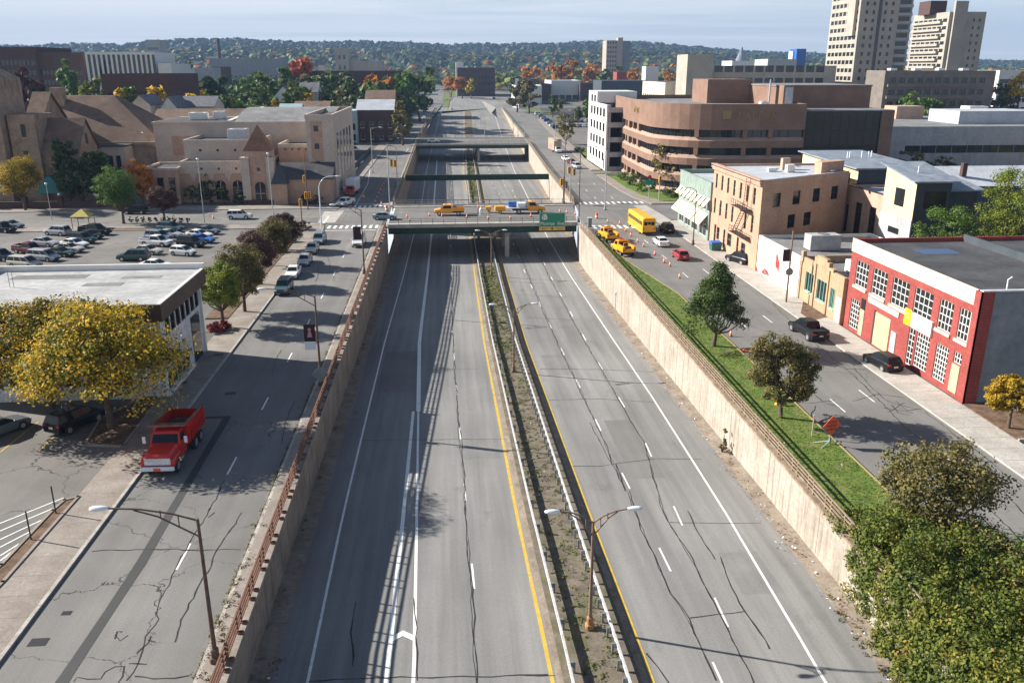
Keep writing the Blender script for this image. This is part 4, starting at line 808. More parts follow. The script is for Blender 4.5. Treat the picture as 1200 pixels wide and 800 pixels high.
def car_proto(ty, lite):
    L, Wd, st, (b0, b1), (r0, r1), zb, zr, ax, wr = CARS[ty]; w = Wd/2
    nm = {'pickup': 'pickup_truck', 'crewpickup': 'pickup_truck'}.get(ty, ty)
    t = thing(nm, ty, {'suv': 'SUV', 'pickup': 'pickup truck', 'crewpickup': 'pickup truck'}.get(ty, ty)); mb = MB()
    mb.loft([ring(x, zl, zt, w*k) for x, zl, zt, k in st], 0, True, True, False)
    bw, rw = w*.9, w*.7; base = [(b0, -bw, zb-.02), (b1, -bw, zb-.02), (b1, bw, zb-.02), (b0, bw, zb-.02)]; roof = [(r0, -rw, zr-.05), (r1, -rw, zr-.05), (r1, rw, zr-.05), (r0, rw, zr-.05)]
    k = .1; top = [(r0+k, -rw+k, zr), (r1-k, -rw+k, zr), (r1-k, rw-k, zr), (r0+k, rw-k, zr)]
    mb.loft([base, roof, top], 0); mb.build('body', [BP], t)
    if 'pickup' in ty:
        x0, x1 = -L/2+.1, b0-.06; z = st[1][2]; mb = MB()
        for sy in (-1, 1): mb.cbox(((x0+x1)/2, sy*(w-.1), z+.12), (x1-x0, .12, .3), 0, 0, .02)
        mb.cbox((x0, 0, z+.1), (.1, Wd-.2, .3), 0, 0, .02); mb.build('bed_side', [BP], t)
        mb = MB(); mb.face([(x0, -w+.12, z+.012), (x1, -w+.12, z+.012), (x1, w-.12, z+.012), (x0, w-.12, z+.012)]); mb.build('bed_floor', M['black_plastic'], t)
    def glass(nm_, q, iu=.06, iv=.1):
        mb = MB()
        for a in q: quad_on(mb, *a, inset=iv, iu=iu)
        return mb
    B, T_ = base, roof
    ws = glass('windshield', [(B[1], B[2], T_[2], T_[1])]); rg = glass('rear_window', [(B[3], B[0], T_[0], T_[3])])
    if lite:
        a = glass('', [(B[1], B[2], T_[2], T_[1]), (B[3], B[0], T_[0], T_[3]), (B[0], B[1], T_[1], T_[0]), (B[2], B[3], T_[3], T_[2])]); a.build('window', M['glass_blue'], t)
    else:
        ws.build('windshield', M['glass_blue'], t); rg.build('rear_window', M['glass_blue'], t)
        def side(A0, A1, C1, C0):
            A0, A1, C1, C0 = map(Vector, (A0, A1, C1, C0)); n = 2 if ty not in ('suv', 'minivan', 'van') else 3
            if ty == 'pickup': n = 1
            for i in range(n):
                u, v = i/n, (i+1)/n; mb = MB(); quad_on(mb, A0.lerp(A1, u), A0.lerp(A1, v), C0.lerp(C1, v), C0.lerp(C1, u), .12, .012, 0, .05); mb.build('side_window', M['glass_blue'], t)
        side(B[0], B[1], T_[1], T_[0]); side(B[2], B[3], T_[3], T_[2])
        zf, zk = st[-2][2]-.1, st[1][2]-.14
        for sy in (-1, 1):
            mb = MB(); mb.cbox((L/2-.1, sy*w*.68, zf-.02), (.16, .36, .16), 0, 0, .03); mb.build('headlight', M['lamp_clear'], t)
            mb = MB(); mb.cbox((-L/2+.05, sy*w*.76, zk), (.1, .3, .2), 0, 0, .02); mb.build('taillight', M['lamp_red'], t)
            mb = MB(); mb.cbox((b1-.25, sy*(w+.06), zb+.08), (.12, .2, .14), 0, 0, .03); mb.build('mirror', [BP], t)
        mb = MB(); mb.cbox((L/2+.005, 0, zf-.1), (.04, w*.8, .12)); mb.cbox((L/2, 0, .42), (.06, Wd*.72, .14)); mb.build('grille', M['black_plastic'], t)
        mb = MB(); mb.cbox((-L/2-.0, 0, zk-.18), (.03, .42, .16)); mb.build('number_plate', M['plate'], t)
        am = MB(); am.cyl((0, 0, 0), (0, 1, 0), wr*1.17, .18, 14); am = am.mesh('wheel_arch', [M['black_plastic']])
        for x in ax:
            for sy in (-1, 1): link('wheel_arch', am, t, (x, sy*(w-.085), wr+.03))
    for x in ax:
        for sy in (-1, 1): wheel(t, x, sy*(w-.1), wr, .24, not lite)
    return t
PROTO = {}
def car(ty, colour, px, deg, label, lite=None, group=None, f=PG, sc=1., dz=0.):
    p = f(*px) if not isinstance(px, Vector) else px
    if lite is None: lite = p.y > 185
    if (ty, lite) not in PROTO:
        o = car_proto(ty, lite); PROTO[(ty, lite)] = snapshot(o)
    else: o = copy_tree(PROTO[(ty, lite)])
    o.location = (p.x, p.y, p.z+.01+dz); o.rotation_euler = (0, 0, math.radians(deg)); o['label'] = label.format({'bluegrey': 'blue grey', 'darkred': 'dark red'}.get(colour, colour)); o.scale = (sc, sc, sc)
    if group: o['group'] = group
    recolour(o, BP, paint(colour)); return o
A_ = -20
for ty, c, px, d, lb in (
 ('minivan', 'beige', (30, 313), A_, 'white and tan minivan half hidden behind the flat roof parapet'), ('minivan', 'silver', (52, 305), A_, 'silver minivan at the front of the left parking row'), ('sedan', 'darkgreen', (72, 300), A_, 'dark green sedan between the silver minivan and a cream sedan'),
 ('sedan', 'beige', (82, 295), A_, 'cream coloured sedan in the left parking row'), ('sedan', 'white', (88, 289.5), A_, 'white sedan behind the cream sedan in the left row'), ('pickup', 'darkred', (35, 297), A_-4, 'dark red pickup in the left parking row'),
 ('sedan', 'silver', (53, 288), A_, 'pale silver sedan just behind the dark red pickup'), ('suv', 'silver', (68, 275.5), 180+A_, 'silver crossover parked beside the yellow roofed shelter'), ('suv', 'darkgreen', (97, 284.5), A_, 'dark green SUV nearest the white sedans in the left row'), ('sedan', 'black', (106, 279.5), A_, 'black sedan squeezed behind the dark green SUV'), ('crewpickup', 'black', (112, 274.5), A_, 'black pickup below the yellow roofed shelter'),
 ('suv', 'black', (4, 272), A_, 'black SUV at the far left edge of the car park'), ('sedan', 'bluegrey', (14, 267), A_, 'blue grey sedan behind the black SUV at the left edge'), ('suv', 'navy', (2, 305), A_, 'dark SUV cut by the left edge beside the tan minivan'),
 ('suv', 'green', (157, 305), 176, 'dark green boxy SUV facing left in the right parking row'), ('sedan', 'white', (184, 315), A_+6, 'white sedan half hidden by the flat roof edge'), ('sedan', 'beige', (174, 297.5), A_, 'pale sand sedan behind the dark green boxy SUV'), ('hatchback', 'white', (215, 299), A_, 'small white hatchback nearest the street trees'),
 ('pickup', 'white', (184, 288), A_, 'white pickup in the right parking row'), ('suv', 'bluegrey', (187, 281.5), A_, 'grey wagon partly behind the white pickup'), ('sedan', 'silver', (199, 278), A_, 'pale blue silver sedan behind the white pickup'), ('suv', 'teal', (200, 271), A_, 'teal SUV at the far end of the parking row by the hedge'),
 ('suv', 'black', (225, 289), A_, 'black SUV between the white hatchback and the blue car'), ('sedan', 'blue', (236, 284), A_, 'bright blue sedan in the car park'), ('sedan', 'white', (234, 278.5), A_, 'white sedan behind the bright blue sedan'), ('sedan', 'grey', (243, 274), A_, 'dark grey sedan at the far end of the right parking row'),
 ('suv', 'white', (281, 256.5), 0, 'white SUV driving along the avenue before the arched windows'), ('suv', 'black', (159, 250.5), 180, 'black SUV on the avenue behind the willow like tree')):
    car(ty, c, px, d, lb, lite=False)
for ty, c, px, d, lb in (
 ('suv', 'teal', (333, 342), -90, 'dark teal SUV nearest in the kerbside row on the left street'), ('sedan', 'white', (344, 323.5), -90, 'white sedan parked behind the dark teal SUV'), ('sedan', 'silver', (357.5, 309), -90, 'light silver sedan in the middle of the kerbside row'), ('sedan', 'beige', (366, 295), -90, 'pale sedan second from the far end of the kerbside row'), ('minivan', 'bluegrey', (374.5, 284), -90, 'blue grey van at the far end of the kerbside row'),
 ('van', 'white', (421, 287), -90, 'white van driving toward us on the left street'), ('pickup', 'white', (405, 241), -112, 'white pickup waiting beside the red box truck'), ('sedan', 'bluegrey', (451, 257), 2, 'pale blue sedan crossing the junction at the bridge'), 
 ('sedan', 'grey', (0, 508), 60, 'dark grey sedan cut by the left edge near the yellow tree'), ('suv', 'black', (90, 499), 64, 'black hatch parked in the shade under the yellow tree'),
 ('suv', 'black', (781, 272), 90, 'black SUV beside the school bus'), ('sedan', 'white', (774, 287), 92, 'white sedan behind the school bus'), ('hatchback', 'red', (797, 303), 92, 'dark red hatchback behind the white sedan'), ('suv', 'black', (866, 308), 112, 'black SUV parked on the pavement against the tan building'), ('crewpickup', 'black', (946, 393), 95, 'black pickup on the street before the sand brick shop'), ('hatchback', 'black', (1033, 430), 97, 'black hatchback parked before the red brick building')):
    o = car(ty, c, px, d, lb, lite=False)
    if 'red brick' in lb: o.scale = (1.05,)*3
    if 'silver' in c and 'zzz' in lb: pass
bpy.data.objects
# small cars far away
FAR = [('sedan', 'silver', (480, 141), -90, 'silver car at the far left kerb near the signal'), ('sedan', 'white', (497, 139), -90, 'white car in the middle of the far left street'), ('suv', 'black', (481, 137), -90, 'dark car at the left kerb before the dark red house'), ('sedan', 'white', (505, 124.5), -90, 'white car on the far left street beside the wall end'), ('sedan', 'bluegrey', (490, 127), -90, 'blue grey car at the far kerb by the lamps'), ('van', 'white', (494, 121), -90, 'white van at the far kerb by the big green tree'),
 ('van', 'white', (517, 107), -90, 'white van far up the left street'), ('sedan', 'navy', (512, 107), -90, 'dark car far up the left street'), ('sedan', 'white', (529, 128.5), 95, 'white car rising out of the cut on the left ramp'), ('suv', 'grey', (579, 116.5), -80, 'grey car beside the grassy island of the far ramps'), ('sedan', 'white', (508, 167), -3, 'white car on the left half of the farther bridge'), 
 ('sedan', 'white', (663, 188), -80, 'white car behind the pink lettered truck on the right street'), ('sedan', 'darkred', (670, 192), -80, 'dark car between two pale cars on the right street'), ('suv', 'silver', (676, 197.5), -80, 'silver car nearest in the short queue on the right street'),
 ('sedan', 'white', (408, 154), 0, 'white car before the grey porch house'), ('van', 'white', (424, 152), 0, 'white van before the dark red brick house'), ('sedan', 'black', (408, 165), 15, 'black car at the back of the fenced lot'), ('sedan', 'grey', (410, 169.5), 15, 'grey car in the middle of the fenced lot'), ('sedan', 'navy', (411, 174.5), 15, 'navy car at the front of the fenced lot')]
for a in FAR: car(*a, lite=True)
for i in range(7): car('sedan' if i % 3 else 'suv', ('white', 'bluegrey', 'silver', 'blue', 'silver', 'white', 'navy')[i], (631+i*3.6, 134.5+i*2.75), 8, ('white car at the far end of the kerbside car park row', 'second parked car from the far end of the row, blue grey', 'silver car third from the far end of the parking row', 'blue car in the middle of the parking row beside the sidewalk', 'silver car just before the near end of the parking row', 'white car second from the near end of the parking row', 'navy car at the near end of the parking row')[i], lite=True)
cols = ['silver', 'white', 'navy', 'darkred', 'black', 'bluegrey', 'beige', 'grey', 'blue']
for j, (y, n) in enumerate(((149, 9), (143.5, 9), (137.5, 8), (118, 10), (112.5, 12))):
    for i in range(n):
        x = (660 if y > 130 else 655)+i*(3.4 if y > 130 else 3.8)+j*1.5
        k_ = R.choice(cols); car('sedan', k_, (x+R.uniform(-.5, .5), y), 82 if i % 2 else -95, 'small {} parked car in the large car park left of the white office block', lite=True, group='cars in the large car park')
# ------------------------------------------------------------------ dump truck
def wheelset(t, x, w, r, wd, dual=False):
    for sy in (-1, 1): wheel(t, x, sy*w, r, wd)
t = thing('dump_truck', 'red dump truck with white bumper and earth in its open bed', 'dump truck', tuple(P(205, 535)), math.radians(-91)); RP = paint('truckred'); mb = MB()
mb.loft([ring(x, zl, zt, w, .86, .14) for x, zl, zt, w in ((1.55, .75, 1.9, 1.02), (2.2, .72, 1.86, 1.0), (3.2, .7, 1.74, .93), (3.42, .74, 1.62, .88))]); mb.build('hood', RP, t)
mb = MB(); mb.loft([[(.25, -1.08, .75), (1.6, -1.08, .75), (1.6, 1.08, .75), (.25, 1.08, .75)], [(.25, -1.1, 1.8), (1.62, -1.1, 1.8), (1.62, 1.1, 1.8), (.25, 1.1, 1.8)], [(.3, -.98, 2.5), (1.2, -.98, 2.5), (1.2, .98, 2.5), (.3, .98, 2.5)], [(.42, -.85, 2.6), (1.08, -.85, 2.6), (1.08, .85, 2.6), (.42, .85, 2.6)]]); c_ = mb.build('cab', RP, t)
mb = MB(); quad_on(mb, (1.62, -1.1, 1.8), (1.62, 1.1, 1.8), (1.2, .98, 2.5), (1.2, -.98, 2.5), .1, .015, 0, .06); mb.build('windshield', M['glass_blue'], c_)
mb = MB(); quad_on(mb, (1.62, 1.1, 1.8), (.25, 1.1, 1.8), (.3, .98, 2.5), (1.2, .98, 2.5), .12, .015); mb.build('side_window', M['glass_blue'], c_); mb = MB(); quad_on(mb, (.25, -1.1, 1.8), (1.62, -1.1, 1.8), (1.2, -.98, 2.5), (.3, -.98, 2.5), .12, .015); mb.build('side_window', M['glass_blue'], c_)
for sy in (-1, 1):
    mb = MB(); mb.loft([ring(x, zl, zt, w, .8, .1) for x, zl, zt, w in ((1.7, .95, 1.25, .3), (2.2, 1.15, 1.5, .32), (2.9, 1.1, 1.5, .32), (3.4, .85, 1.35, .28))]); mb.v = [(x, y+sy*.93, z) for x, y, z in mb.v]; mb.build('fender', RP, t)
    mb = MB(); mb.cyl((3.46, sy*.72, 1.22), (1, 0, 0), .13, .08, 12); mb.cyl((3.46, sy*.45, 1.22), (1, 0, 0), .12, .08, 12); mb.build('headlight', M['lamp_clear'], t)
    mb = MB(); mb.cbox((1.5, sy*1.5, 2.1), (.06, .24, .55), 0, 0, .02); mb.build('mirror', M['lamp_white'], t)
mb = MB()
for z in (1.08, 1.2, 1.32, 1.44): mb.cbox((3.45, 0, z), (.05, 1.7, .05))
mb.cbox((3.44, 0, 1.25), (.03, 1.85, .5)); mb.build('grille', M['galv'], t)
mb = MB(); mb.cbox((3.62, 0, .78), (.2, 2.4, .3), 0, 0, .04); b_ = mb.build('bumper', M['lamp_white'], t); mb = MB(); mb.cbox((3.73, .0, .78), (.02, .5, .2)); mb.build('number_plate', M['sign_orange'], b_)
mb = MB(); mb.cbox((-.9, 0, .8), (5.8, .9, .3)); mb.build('frame', M['steel_dark'], t)
x0, x1 = -3.9, .1; zb_, zt_ = 1.15, 2.75; w0, w1 = 1.18, 1.25; mb = MB()
for sy in (-1, 1):
    mb.loft([[(x0, sy*w0, zb_), (x1, sy*w0, zb_), (x1, sy*(w0-.08), zb_), (x0, sy*(w0-.08), zb_)], [(x0, sy*w1, zt_-.25), (x1, sy*w1, zt_), (x1, sy*(w1-.08), zt_), (x0, sy*(w1-.08), zt_-.25)]])
    for i in range(8): mb.cbox((x0+.2+i*.52, sy*(w1+.02), (zb_+zt_)/2-.05), (.1, .12, zt_-zb_-.2))
mb.cbox((x1, 0, (zb_+zt_)/2), (.08, 2.44, zt_-zb_)); mb.cbox((x0, 0, (zb_+zt_)/2-.2), (.08, 2.44, zt_-zb_-.4)); mb.cbox(((x0+x1)/2, 0, zb_), (x1-x0, 2.3, .1))
mb.loft([[(x1, -1.25, zt_), (x1, 1.25, zt_), (x1, 1.25, zt_+.06), (x1, -1.25, zt_+.06)], [(x1+.85, -1.3, zt_+.12), (x1+.85, 1.3, zt_+.12), (x1+.85, 1.3, zt_+.18), (x1+.85, -1.3, zt_+.18)]]); bed = mb.build('dump_bed', RP, t)
mb = MB()
for sy in (-1, 1): mb.loft([[(x0, sy*1.25, zt_-.22), (x1, sy*1.25, zt_+.03), (x1, sy*1.13, zt_+.03), (x0, sy*1.13, zt_-.22)], [(x0, sy*1.25, zt_-.1), (x1, sy*1.25, zt_+.14), (x1, sy*1.13, zt_+.14), (x0, sy*1.13, zt_-.1)]])
mb.cbox((x1+.5, 0, zt_+.22), (.14, 2.7, .12)); mb.cbox((x1+.85, 0, zt_+.24), (.1, 2.7, .14)); mb.build('bed_board', M['wood_pole'], bed)
mb = MB(); g = 9; r_ = random.Random(5); pts = [(x0+.1+(x1-x0-.2)*i/g, -1.08+2.16*j/g, 1.6+.35*math.sin(i*.8)*math.sin(j*.7+.4)+r_.uniform(-.1, .1)) for i in range(g+1) for j in range(g+1)]; mb.idx(pts, [(i*(g+1)+j, (i+1)*(g+1)+j, (i+1)*(g+1)+j+1, i*(g+1)+j+1) for i in range(g) for j in range(g)], 0, True); mb.build('load', M['soil'], bed)
wheelset(t, 2.5, .98, .5, .3); wheelset(t, -1.5, .98, .5, .5); wheelset(t, -2.75, .98, .5, .5)
# ------------------------------------------------------------------ school bus
p = P(751, 269.5); t = thing('school_bus', 'yellow school bus standing at the crosswalk', 'bus', (p.x, p.y, 0), math.radians(91.5)); Yp = paint('yellow')
def brect(x, w, z0, z1, c=.28): return [(x, -w, z0), (x, w, z0), (x, w, z1-c*1.2), (x, w-c*.35, z1-c*.45), (x, w-c*1.3, z1), (x, -w+c*1.3, z1), (x, -w+c*.35, z1-c*.45), (x, -w, z1-c*1.2)]
mb = MB(); mb.loft([brect(-5.6, 1.16, .5, 3.02), brect(-5.5, 1.22, .45, 3.1), brect(5.2, 1.22, .45, 3.1), brect(5.5, 1.14, .5, 2.9)], 0, True, True, False); mb.build('body', Yp, t)
for sy in (-1, 1):
    for i in range(11): mb = MB(); mb.cbox((-4.9+i*.92, sy*1.215, 2.12), (.74, .03, .6)); mb.build('side_window', M['glass_blue'], t)
    mb = MB(); 
    for z in (1.05, 1.45, 1.78): mb.cbox((-.1, sy*1.225, z), (10.9, .03, .06))
    mb.build('rub_rail', M['black_plastic'], t)
    mb = MB(); mb.cbox((-5.62, sy*.95, 1.25), (.05, .22, .3)); mb.build('taillight', M['lamp_red'], t)
    mb = MB(); mb.cbox((-5.6, sy*.62, 2.15), (.04, .62, .62)); mb.build('rear_window', M['glass_blue'], t)
mb = MB(); mb.cbox((-5.61, 0, 1.75), (.05, .62, 1.7)); d_ = mb.build('rear_door', Yp, t); mb = MB(); mb.cbox((-5.64, 0, 2.2), (.02, .5, .5)); mb.build('pane', M['glass_blue'], d_)
mb = MB(); mb.cbox((-5.66, 0, .55), (.14, 2.4, .24)); mb.build('bumper', M['black_plastic'], t)
text('SCHOOL BUS', t, .3, (-5.6, 0, 2.78), (math.pi/2, 0, -math.pi/2), M['black_plastic'])
mb = MB(); mb.cbox((5.42, 0, 2.1), (.1, 2.0, 1.0)); mb.build('windshield', M['glass_blue'], t); wheelset(t, -3.3, 1.05, .5, .3); wheelset(t, 3.9, 1.05, .5, .3)
# ------------------------------------------------------------------ amber work trucks
def work_truck(label, px, deg, bed, name='utility_truck', f=P, crew=False):
    p = f(*px); t = thing(name, label, 'work truck', (p.x, p.y, .01), math.radians(deg)); A = paint('amber'); w = 1.05; cx0 = -.4 if not crew else -.9
    mb = MB(); mb.loft([ring(x, zl, zt, q) for x, zl, zt, q in ((cx0, .5, 1.35, w), (1.2, .48, 1.35, w), (1.6, .48, 1.3, w*.98), (2.6, .5, 1.15, w*.94), (2.72, .6, .95, w*.88))])
    bs = [(cx0, -w*.94, 1.33), (1.55, -w*.94, 1.33), (1.55, w*.94, 1.33), (cx0, w*.94, 1.33)]; rf = [(cx0+.05, -w*.8, 2.1), (.85, -w*.8, 2.1), (.85, w*.8, 2.1), (cx0+.05, w*.8, 2.1)]; mb.loft([bs, rf, [(cx0+.15, -w*.7, 2.17), (.75, -w*.7, 2.17), (.75, w*.7, 2.17), (cx0+.15, w*.7, 2.17)]]); cab = mb.build('cab', A, t)
    for nm, q in (('windshield', (bs[1], bs[2], rf[2], rf[1])), ('rear_window', (bs[3], bs[0], rf[0], rf[3])), ('side_window', (bs[0], bs[1], rf[1], rf[0])), ('side_window', (bs[2], bs[3], rf[3], rf[2]))): mb = MB(); quad_on(mb, *q, inset=.14, off=.015, iu=.12); mb.build(nm, M['glass_blue'], cab)
    for sy in (-1, 1): mb = MB(); mb.cbox((2.7, sy*.72, .95), (.08, .3, .2)); mb.build('headlight', M['lamp_clear'], t)
    mb = MB(); mb.cbox((2.78, 0, .58), (.12, 2., .22), 0, 0, .03); mb.build('bumper', M['chrome'], t)
    mb = MB(); mb.cbox((.4, 0, 2.24), (.25, .9, .12), 0, 0, .03); mb.build('light_bar', M['sign_orange'], t)
    mb = MB(); mb.cbox((-1.2, 0, .62), (4., .8, .25)); mb.build('frame', M['steel_dark'], t); L0, L1 = -3.2, cx0-.08
    if bed == 'dump':
        mb = MB()
        for sy in (-1, 1): mb.cbox(((L0+L1)/2, sy*1.08, 1.3), (L1-L0, .07, .8)); [mb.cbox((L0+.15+i*.5, sy*1.13, 1.3), (.08, .08, .78)) for i in range(int((L1-L0)/.5)+1)]
        mb.cbox((L0, 0, 1.25), (.07, 2.16, .7)); mb.cbox((L1, 0, 1.5), (.07, 2.16, 1.2)); mb.cbox(((L0+L1)/2, 0, .95), (L1-L0, 2.16, .08)); mb.build('dump_bed', A, t)
        mb = MB(); mb.loft([[(L0+.1, -1, 1.1), (L1-.1, -1, 1.1), (L1-.1, 1, 1.1), (L0+.1, 1, 1.1)], [(L0+.4, -.6, 1.65), (L1-.4, -.5, 1.75), (L1-.4, .5, 1.7), (L0+.4, .6, 1.6)]]); mb.build('load', M['soil'], t)
    elif bed == 'utility':
        mb = MB()
        for sy in (-1, 1): mb.cbox(((L0+L1)/2, sy*.88, 1.25), (L1-L0, .42, .85), 0, 0, .04)
        mb.cbox((L0+.05, 0, 1.1), (.08, 1.6, .5)); mb.cbox(((L0+L1)/2, 0, .85), (L1-L0, 2.1, .08)); mb.build('tool_body', A, t); mb = MB(); mb.cbox((-1.6, 0, 1.25), (1.6, 1.1, .5), 0, .3, .05); mb.build('load', M['black_plastic'], t)
        mb = MB(); mb.tube([(L0+.2, -.9, 1.6), (L0+.2, -.9, 2.3), (L0+.2, .9, 2.3), (L0+.2, .9, 1.6)], .05, 6); mb.tube([(L1-.1, -.9, 1.6), (L1-.1, -.9, 2.3), (L1-.1, .9, 2.3), (L1-.1, .9, 1.6)], .05, 6); mb.build('rack', A, t)
        for sy in (-1, 1): mb = MB(); mb.cbox((L0-.02, sy*.9, 1.2), (.06, .2, .3)); mb.build('taillight', M['lamp_red'], t)
    else:
        mb = MB(); mb.cbox(((L0+L1)/2-.6, 0, 1.05), (L1-L0+1.2, 2.3, .14)); mb.build('flatbed', M['galv'], t)
        mb = MB(); mb.cyl((-3.2, 0, 1.62), (1, 0, 0), .48, 1.5, 14); mb.build('tank', plain('blue tank', (.03, .16, .5), .45), t); mb = MB(); mb.cbox((-1.6, 0, 1.5), (1.5, 1.9, .75), 0, 0, .05); mb.build('crate', M['lamp_white'], t)
        mb = MB(); mb.cbox((-.75, 0, 1.7), (.08, 2.2, 1.2)); mb.build('headboard', M['post_grey'], t)
    wheelset(t, 1.75, .9, .42, .28); wheelset(t, -2.1, .88, .42, .42); return t
work_truck('amber dump bodied pickup on the left half of the bridge', (525, 252), 180, 'dump', crew=True)
o = work_truck('amber flatbed truck with a blue tank on the bridge', (621, 249.5), 0, 'flat'); o.scale = (1.12,)*3
work_truck('yellow utility pickup nearest the crosswalk on the lawn edge', (712, 281), 96, 'utility'); work_truck('yellow utility pickup with a red roof rack nearest the camera', (729, 297), 98, 'utility')
p = P(586, 250); t = thing('air_compressor', 'orange towed compressor between the two trucks on the bridge', 'compressor', (p.x, p.y, .01)); mb = MB(); mb.loft([brect(-1.1, .62, .55, 1.35), brect(-1.0, .75, .5, 1.55), brect(.9, .75, .5, 1.55), brect(1.05, .62, .6, 1.3)]); mb.build('housing', paint('amber'), t); mb = MB(); mb.tube([(1.05, 0, .6), (2.2, 0, .5)], .05, 6); mb.build('drawbar', M['steel_dark'], t); wheelset(t, 0, .75, .33, .2)
p = P(573, 249); t = thing('generator_trailer', 'small orange tool trailer beside the workers on the bridge', 'trailer', (p.x, p.y, .01)); mb = MB(); mb.loft([brect(-.7, .5, .5, 1.2, .15), brect(.5, .5, .5, 1.3, .15)]); mb.build('housing', paint('amber'), t); mb = MB(); mb.tube([(-.7, 0, .5), (-1.5, 0, .45)], .05, 6); mb.build('drawbar', M['steel_dark'], t); wheelset(t, 0, .5, .28, .15)
# ------------------------------------------------------------------ box trucks, van, bus far away
def box_truck(label, px, deg, cabcol, boxmat, L=6., Hh=3.3, w=1.2, panel=None, name='box_truck', cat='truck'):
    p = PG(*px); t = thing(name, label, cat, (p.x, p.y, p.z+.01), math.radians(deg)); mb = MB(); mb.cbox((-L/2+.6, 0, .8+(Hh-.8)/2), (L-1.2+1.2, 2*w, Hh-.8), 0, 0, .04); b = mb.build('cargo_box', boxmat, t)
    if panel: mb = MB(); mb.cbox((-L/2+.2, w+.012, 2.), (L*.45, .012, 1.3)); mb.cbox((-L/2+.2, -w-.012, 2.), (L*.45, .012, 1.3)); mb.build('side_print', panel, b)
    mb = MB(); mb.loft([ring(x, zl, zt, q) for x, zl, zt, q in ((.7, .5, 1.35, 1.02), (2., .5, 1.35, 1.02), (2.5, .52, 1.2, .98), (2.75, .6, 1., .9))]); mb.loft([[(.7, -1, 1.33), (2.1, -1, 1.33), (2.1, 1, 1.33), (.7, 1, 1.33)], [(.75, -.85, 2.15), (1.5, -.85, 2.15), (1.5, .85, 2.15), (.75, .85, 2.15)]]); c = mb.build('cab', paint(cabcol), t)
    mb = MB(); quad_on(mb, (2.1, -1, 1.33), (2.1, 1, 1.33), (1.5, .85, 2.15), (1.5, -.85, 2.15), .12, .015); mb.build('windshield', M['glass_blue'], c); mb = MB(); mb.cbox((2.8, 0, .6), (.1, 2., .2)); mb.build('bumper', M['chrome'], t)
    wheelset(t, 1.9, .95, .42, .28); wheelset(t, -2.6, .95, .42, .4); return t
box_truck('box truck with red cab and white box in the shade by the museum', (412, 228), -93, 'truckred', M['lamp_white'], 6.5, 3.4)
box_truck('white truck driving toward us on the far left street', (477, 157), -90, 'white', M['white'], 6., 3.4)
M['tan_box'] = noisy('tan painted box', (.36, .28, .2), (.42, .33, .24), 1., .6); M['pink_print'] = plain('pink print', (.7, .22, .26), .5)
box_truck('tall tan box truck with a pink and white side on the right street', (653, 179), -84, 'white', M['tan_box'], 9., 4.6, 1.35, M['pink_print'])
p = PG(606, 127); t = thing('city_bus', 'white city bus on the far right street under the brown trees', 'bus', (p.x, p.y, p.z), math.radians(-74)); mb = MB(); mb.loft([brect(-6, 1.2, .4, 3.), brect(6, 1.2, .4, 3.)]); mb.build('body', paint('white'), t); mb = MB()
for sy in (-1, 1): mb.cbox((0, sy*1.21, 1.9), (11, .03, .9))
mb.cbox((6.01, 0, 1.9), (.03, 2.1, 1.1)); mb.build('window', M['glass_blue'], t); wheelset(t, -4, 1., .5, .3); wheelset(t, 4, 1., .5, .3)
# ------------------------------------------------------------------ workers
def skin_fig(name, verts, edges, rad, mats, t, root=0):
    me = bpy.data.meshes.new(name); me.from_pydata(verts, edges, []); o = link(name, me, t); me.materials.append(mats)
    o.modifiers.new('s', 'SKIN'); 
    for i, v in enumerate(me.skin_vertices[0].data): v.radius = (rad[i], rad[i]); v.use_root = (i == root)
    sb = o.modifiers.new('u', 'SUBSURF'); sb.levels = 1; sb.render_levels = 1
    dg = bpy.context.evaluated_depsgraph_get(); m2 = bpy.data.meshes.new_from_object(o.evaluated_get(dg)); o.modifiers.clear(); o.data = m2
    for q in m2.polygons: q.use_smooth = True
    return o
M['skin'] = plain('skin', (.45, .26, .18), .6); M['jeans'] = plain('blue denim', (.05, .08, .15), .8); M['hivis'] = plain('orange high visibility vest', (.8, .22, .02), .6); M['shirt'] = plain('white shirt', (.7, .7, .7), .7)
def person(label, px, rz, top, bend=0., trousers=None):
    p = P(*px); t = thing('person', label, 'person', (p.x, p.y, .005), rz); b = bend
    V = [(0, 0, .95), (b*.1, 0, 1.15), (b*.3, 0, 1.38), (b*.42, 0, 1.5), (b*.5, 0, 1.62), (b*.52, 0, 1.74), (0, .1, .9), (.04, .12, .5), (0, .13, .08), (.16, .13, .04), (0, -.1, .9), (.02, -.14, .5), (-.06, -.15, .08), (.1, -.15, .04), (b*.36, .2, 1.42), (b*.36+.08, .28, 1.15), (b*.36+.25, .25, .95), (b*.36, -.2, 1.42), (b*.36+.12, -.27, 1.16), (b*.36+.32, -.22, 1.0)]
    E = [(0, 1), (1, 2), (2, 3), (3, 4), (4, 5), (0, 6), (6, 7), (7, 8), (8, 9), (0, 10), (10, 11), (11, 12), (12, 13), (2, 14), (14, 15), (15, 16), (2, 17), (17, 18), (18, 19)]
    rad = [.15, .14, .16, .06, .1, .09, .09, .07, .05, .04, .09, .07, .05, .04, .065, .05, .04, .065, .05, .04]
    o = skin_fig('body', V, E, rad, M['skin'], t); o.data.materials.append(trousers or M['jeans']); o.data.materials.append(top)
    for q in o.data.polygons:
        c = q.center; q.material_index = 1 if c.z < .98 and abs(c.y) < .22 else (2 if c.z < 1.47 and (abs(c.y) < .22 or c.z > 1.12) else 0)
    mb = MB(); mb.tube([(b*.5, 0, 1.66), (b*.5, 0, 1.72), (b*.5, 0, 1.82), (b*.5, 0, 1.84)], [.14, .12, .1, .03], 10); mb.build('hard_hat', M['signal_yellow'], t)
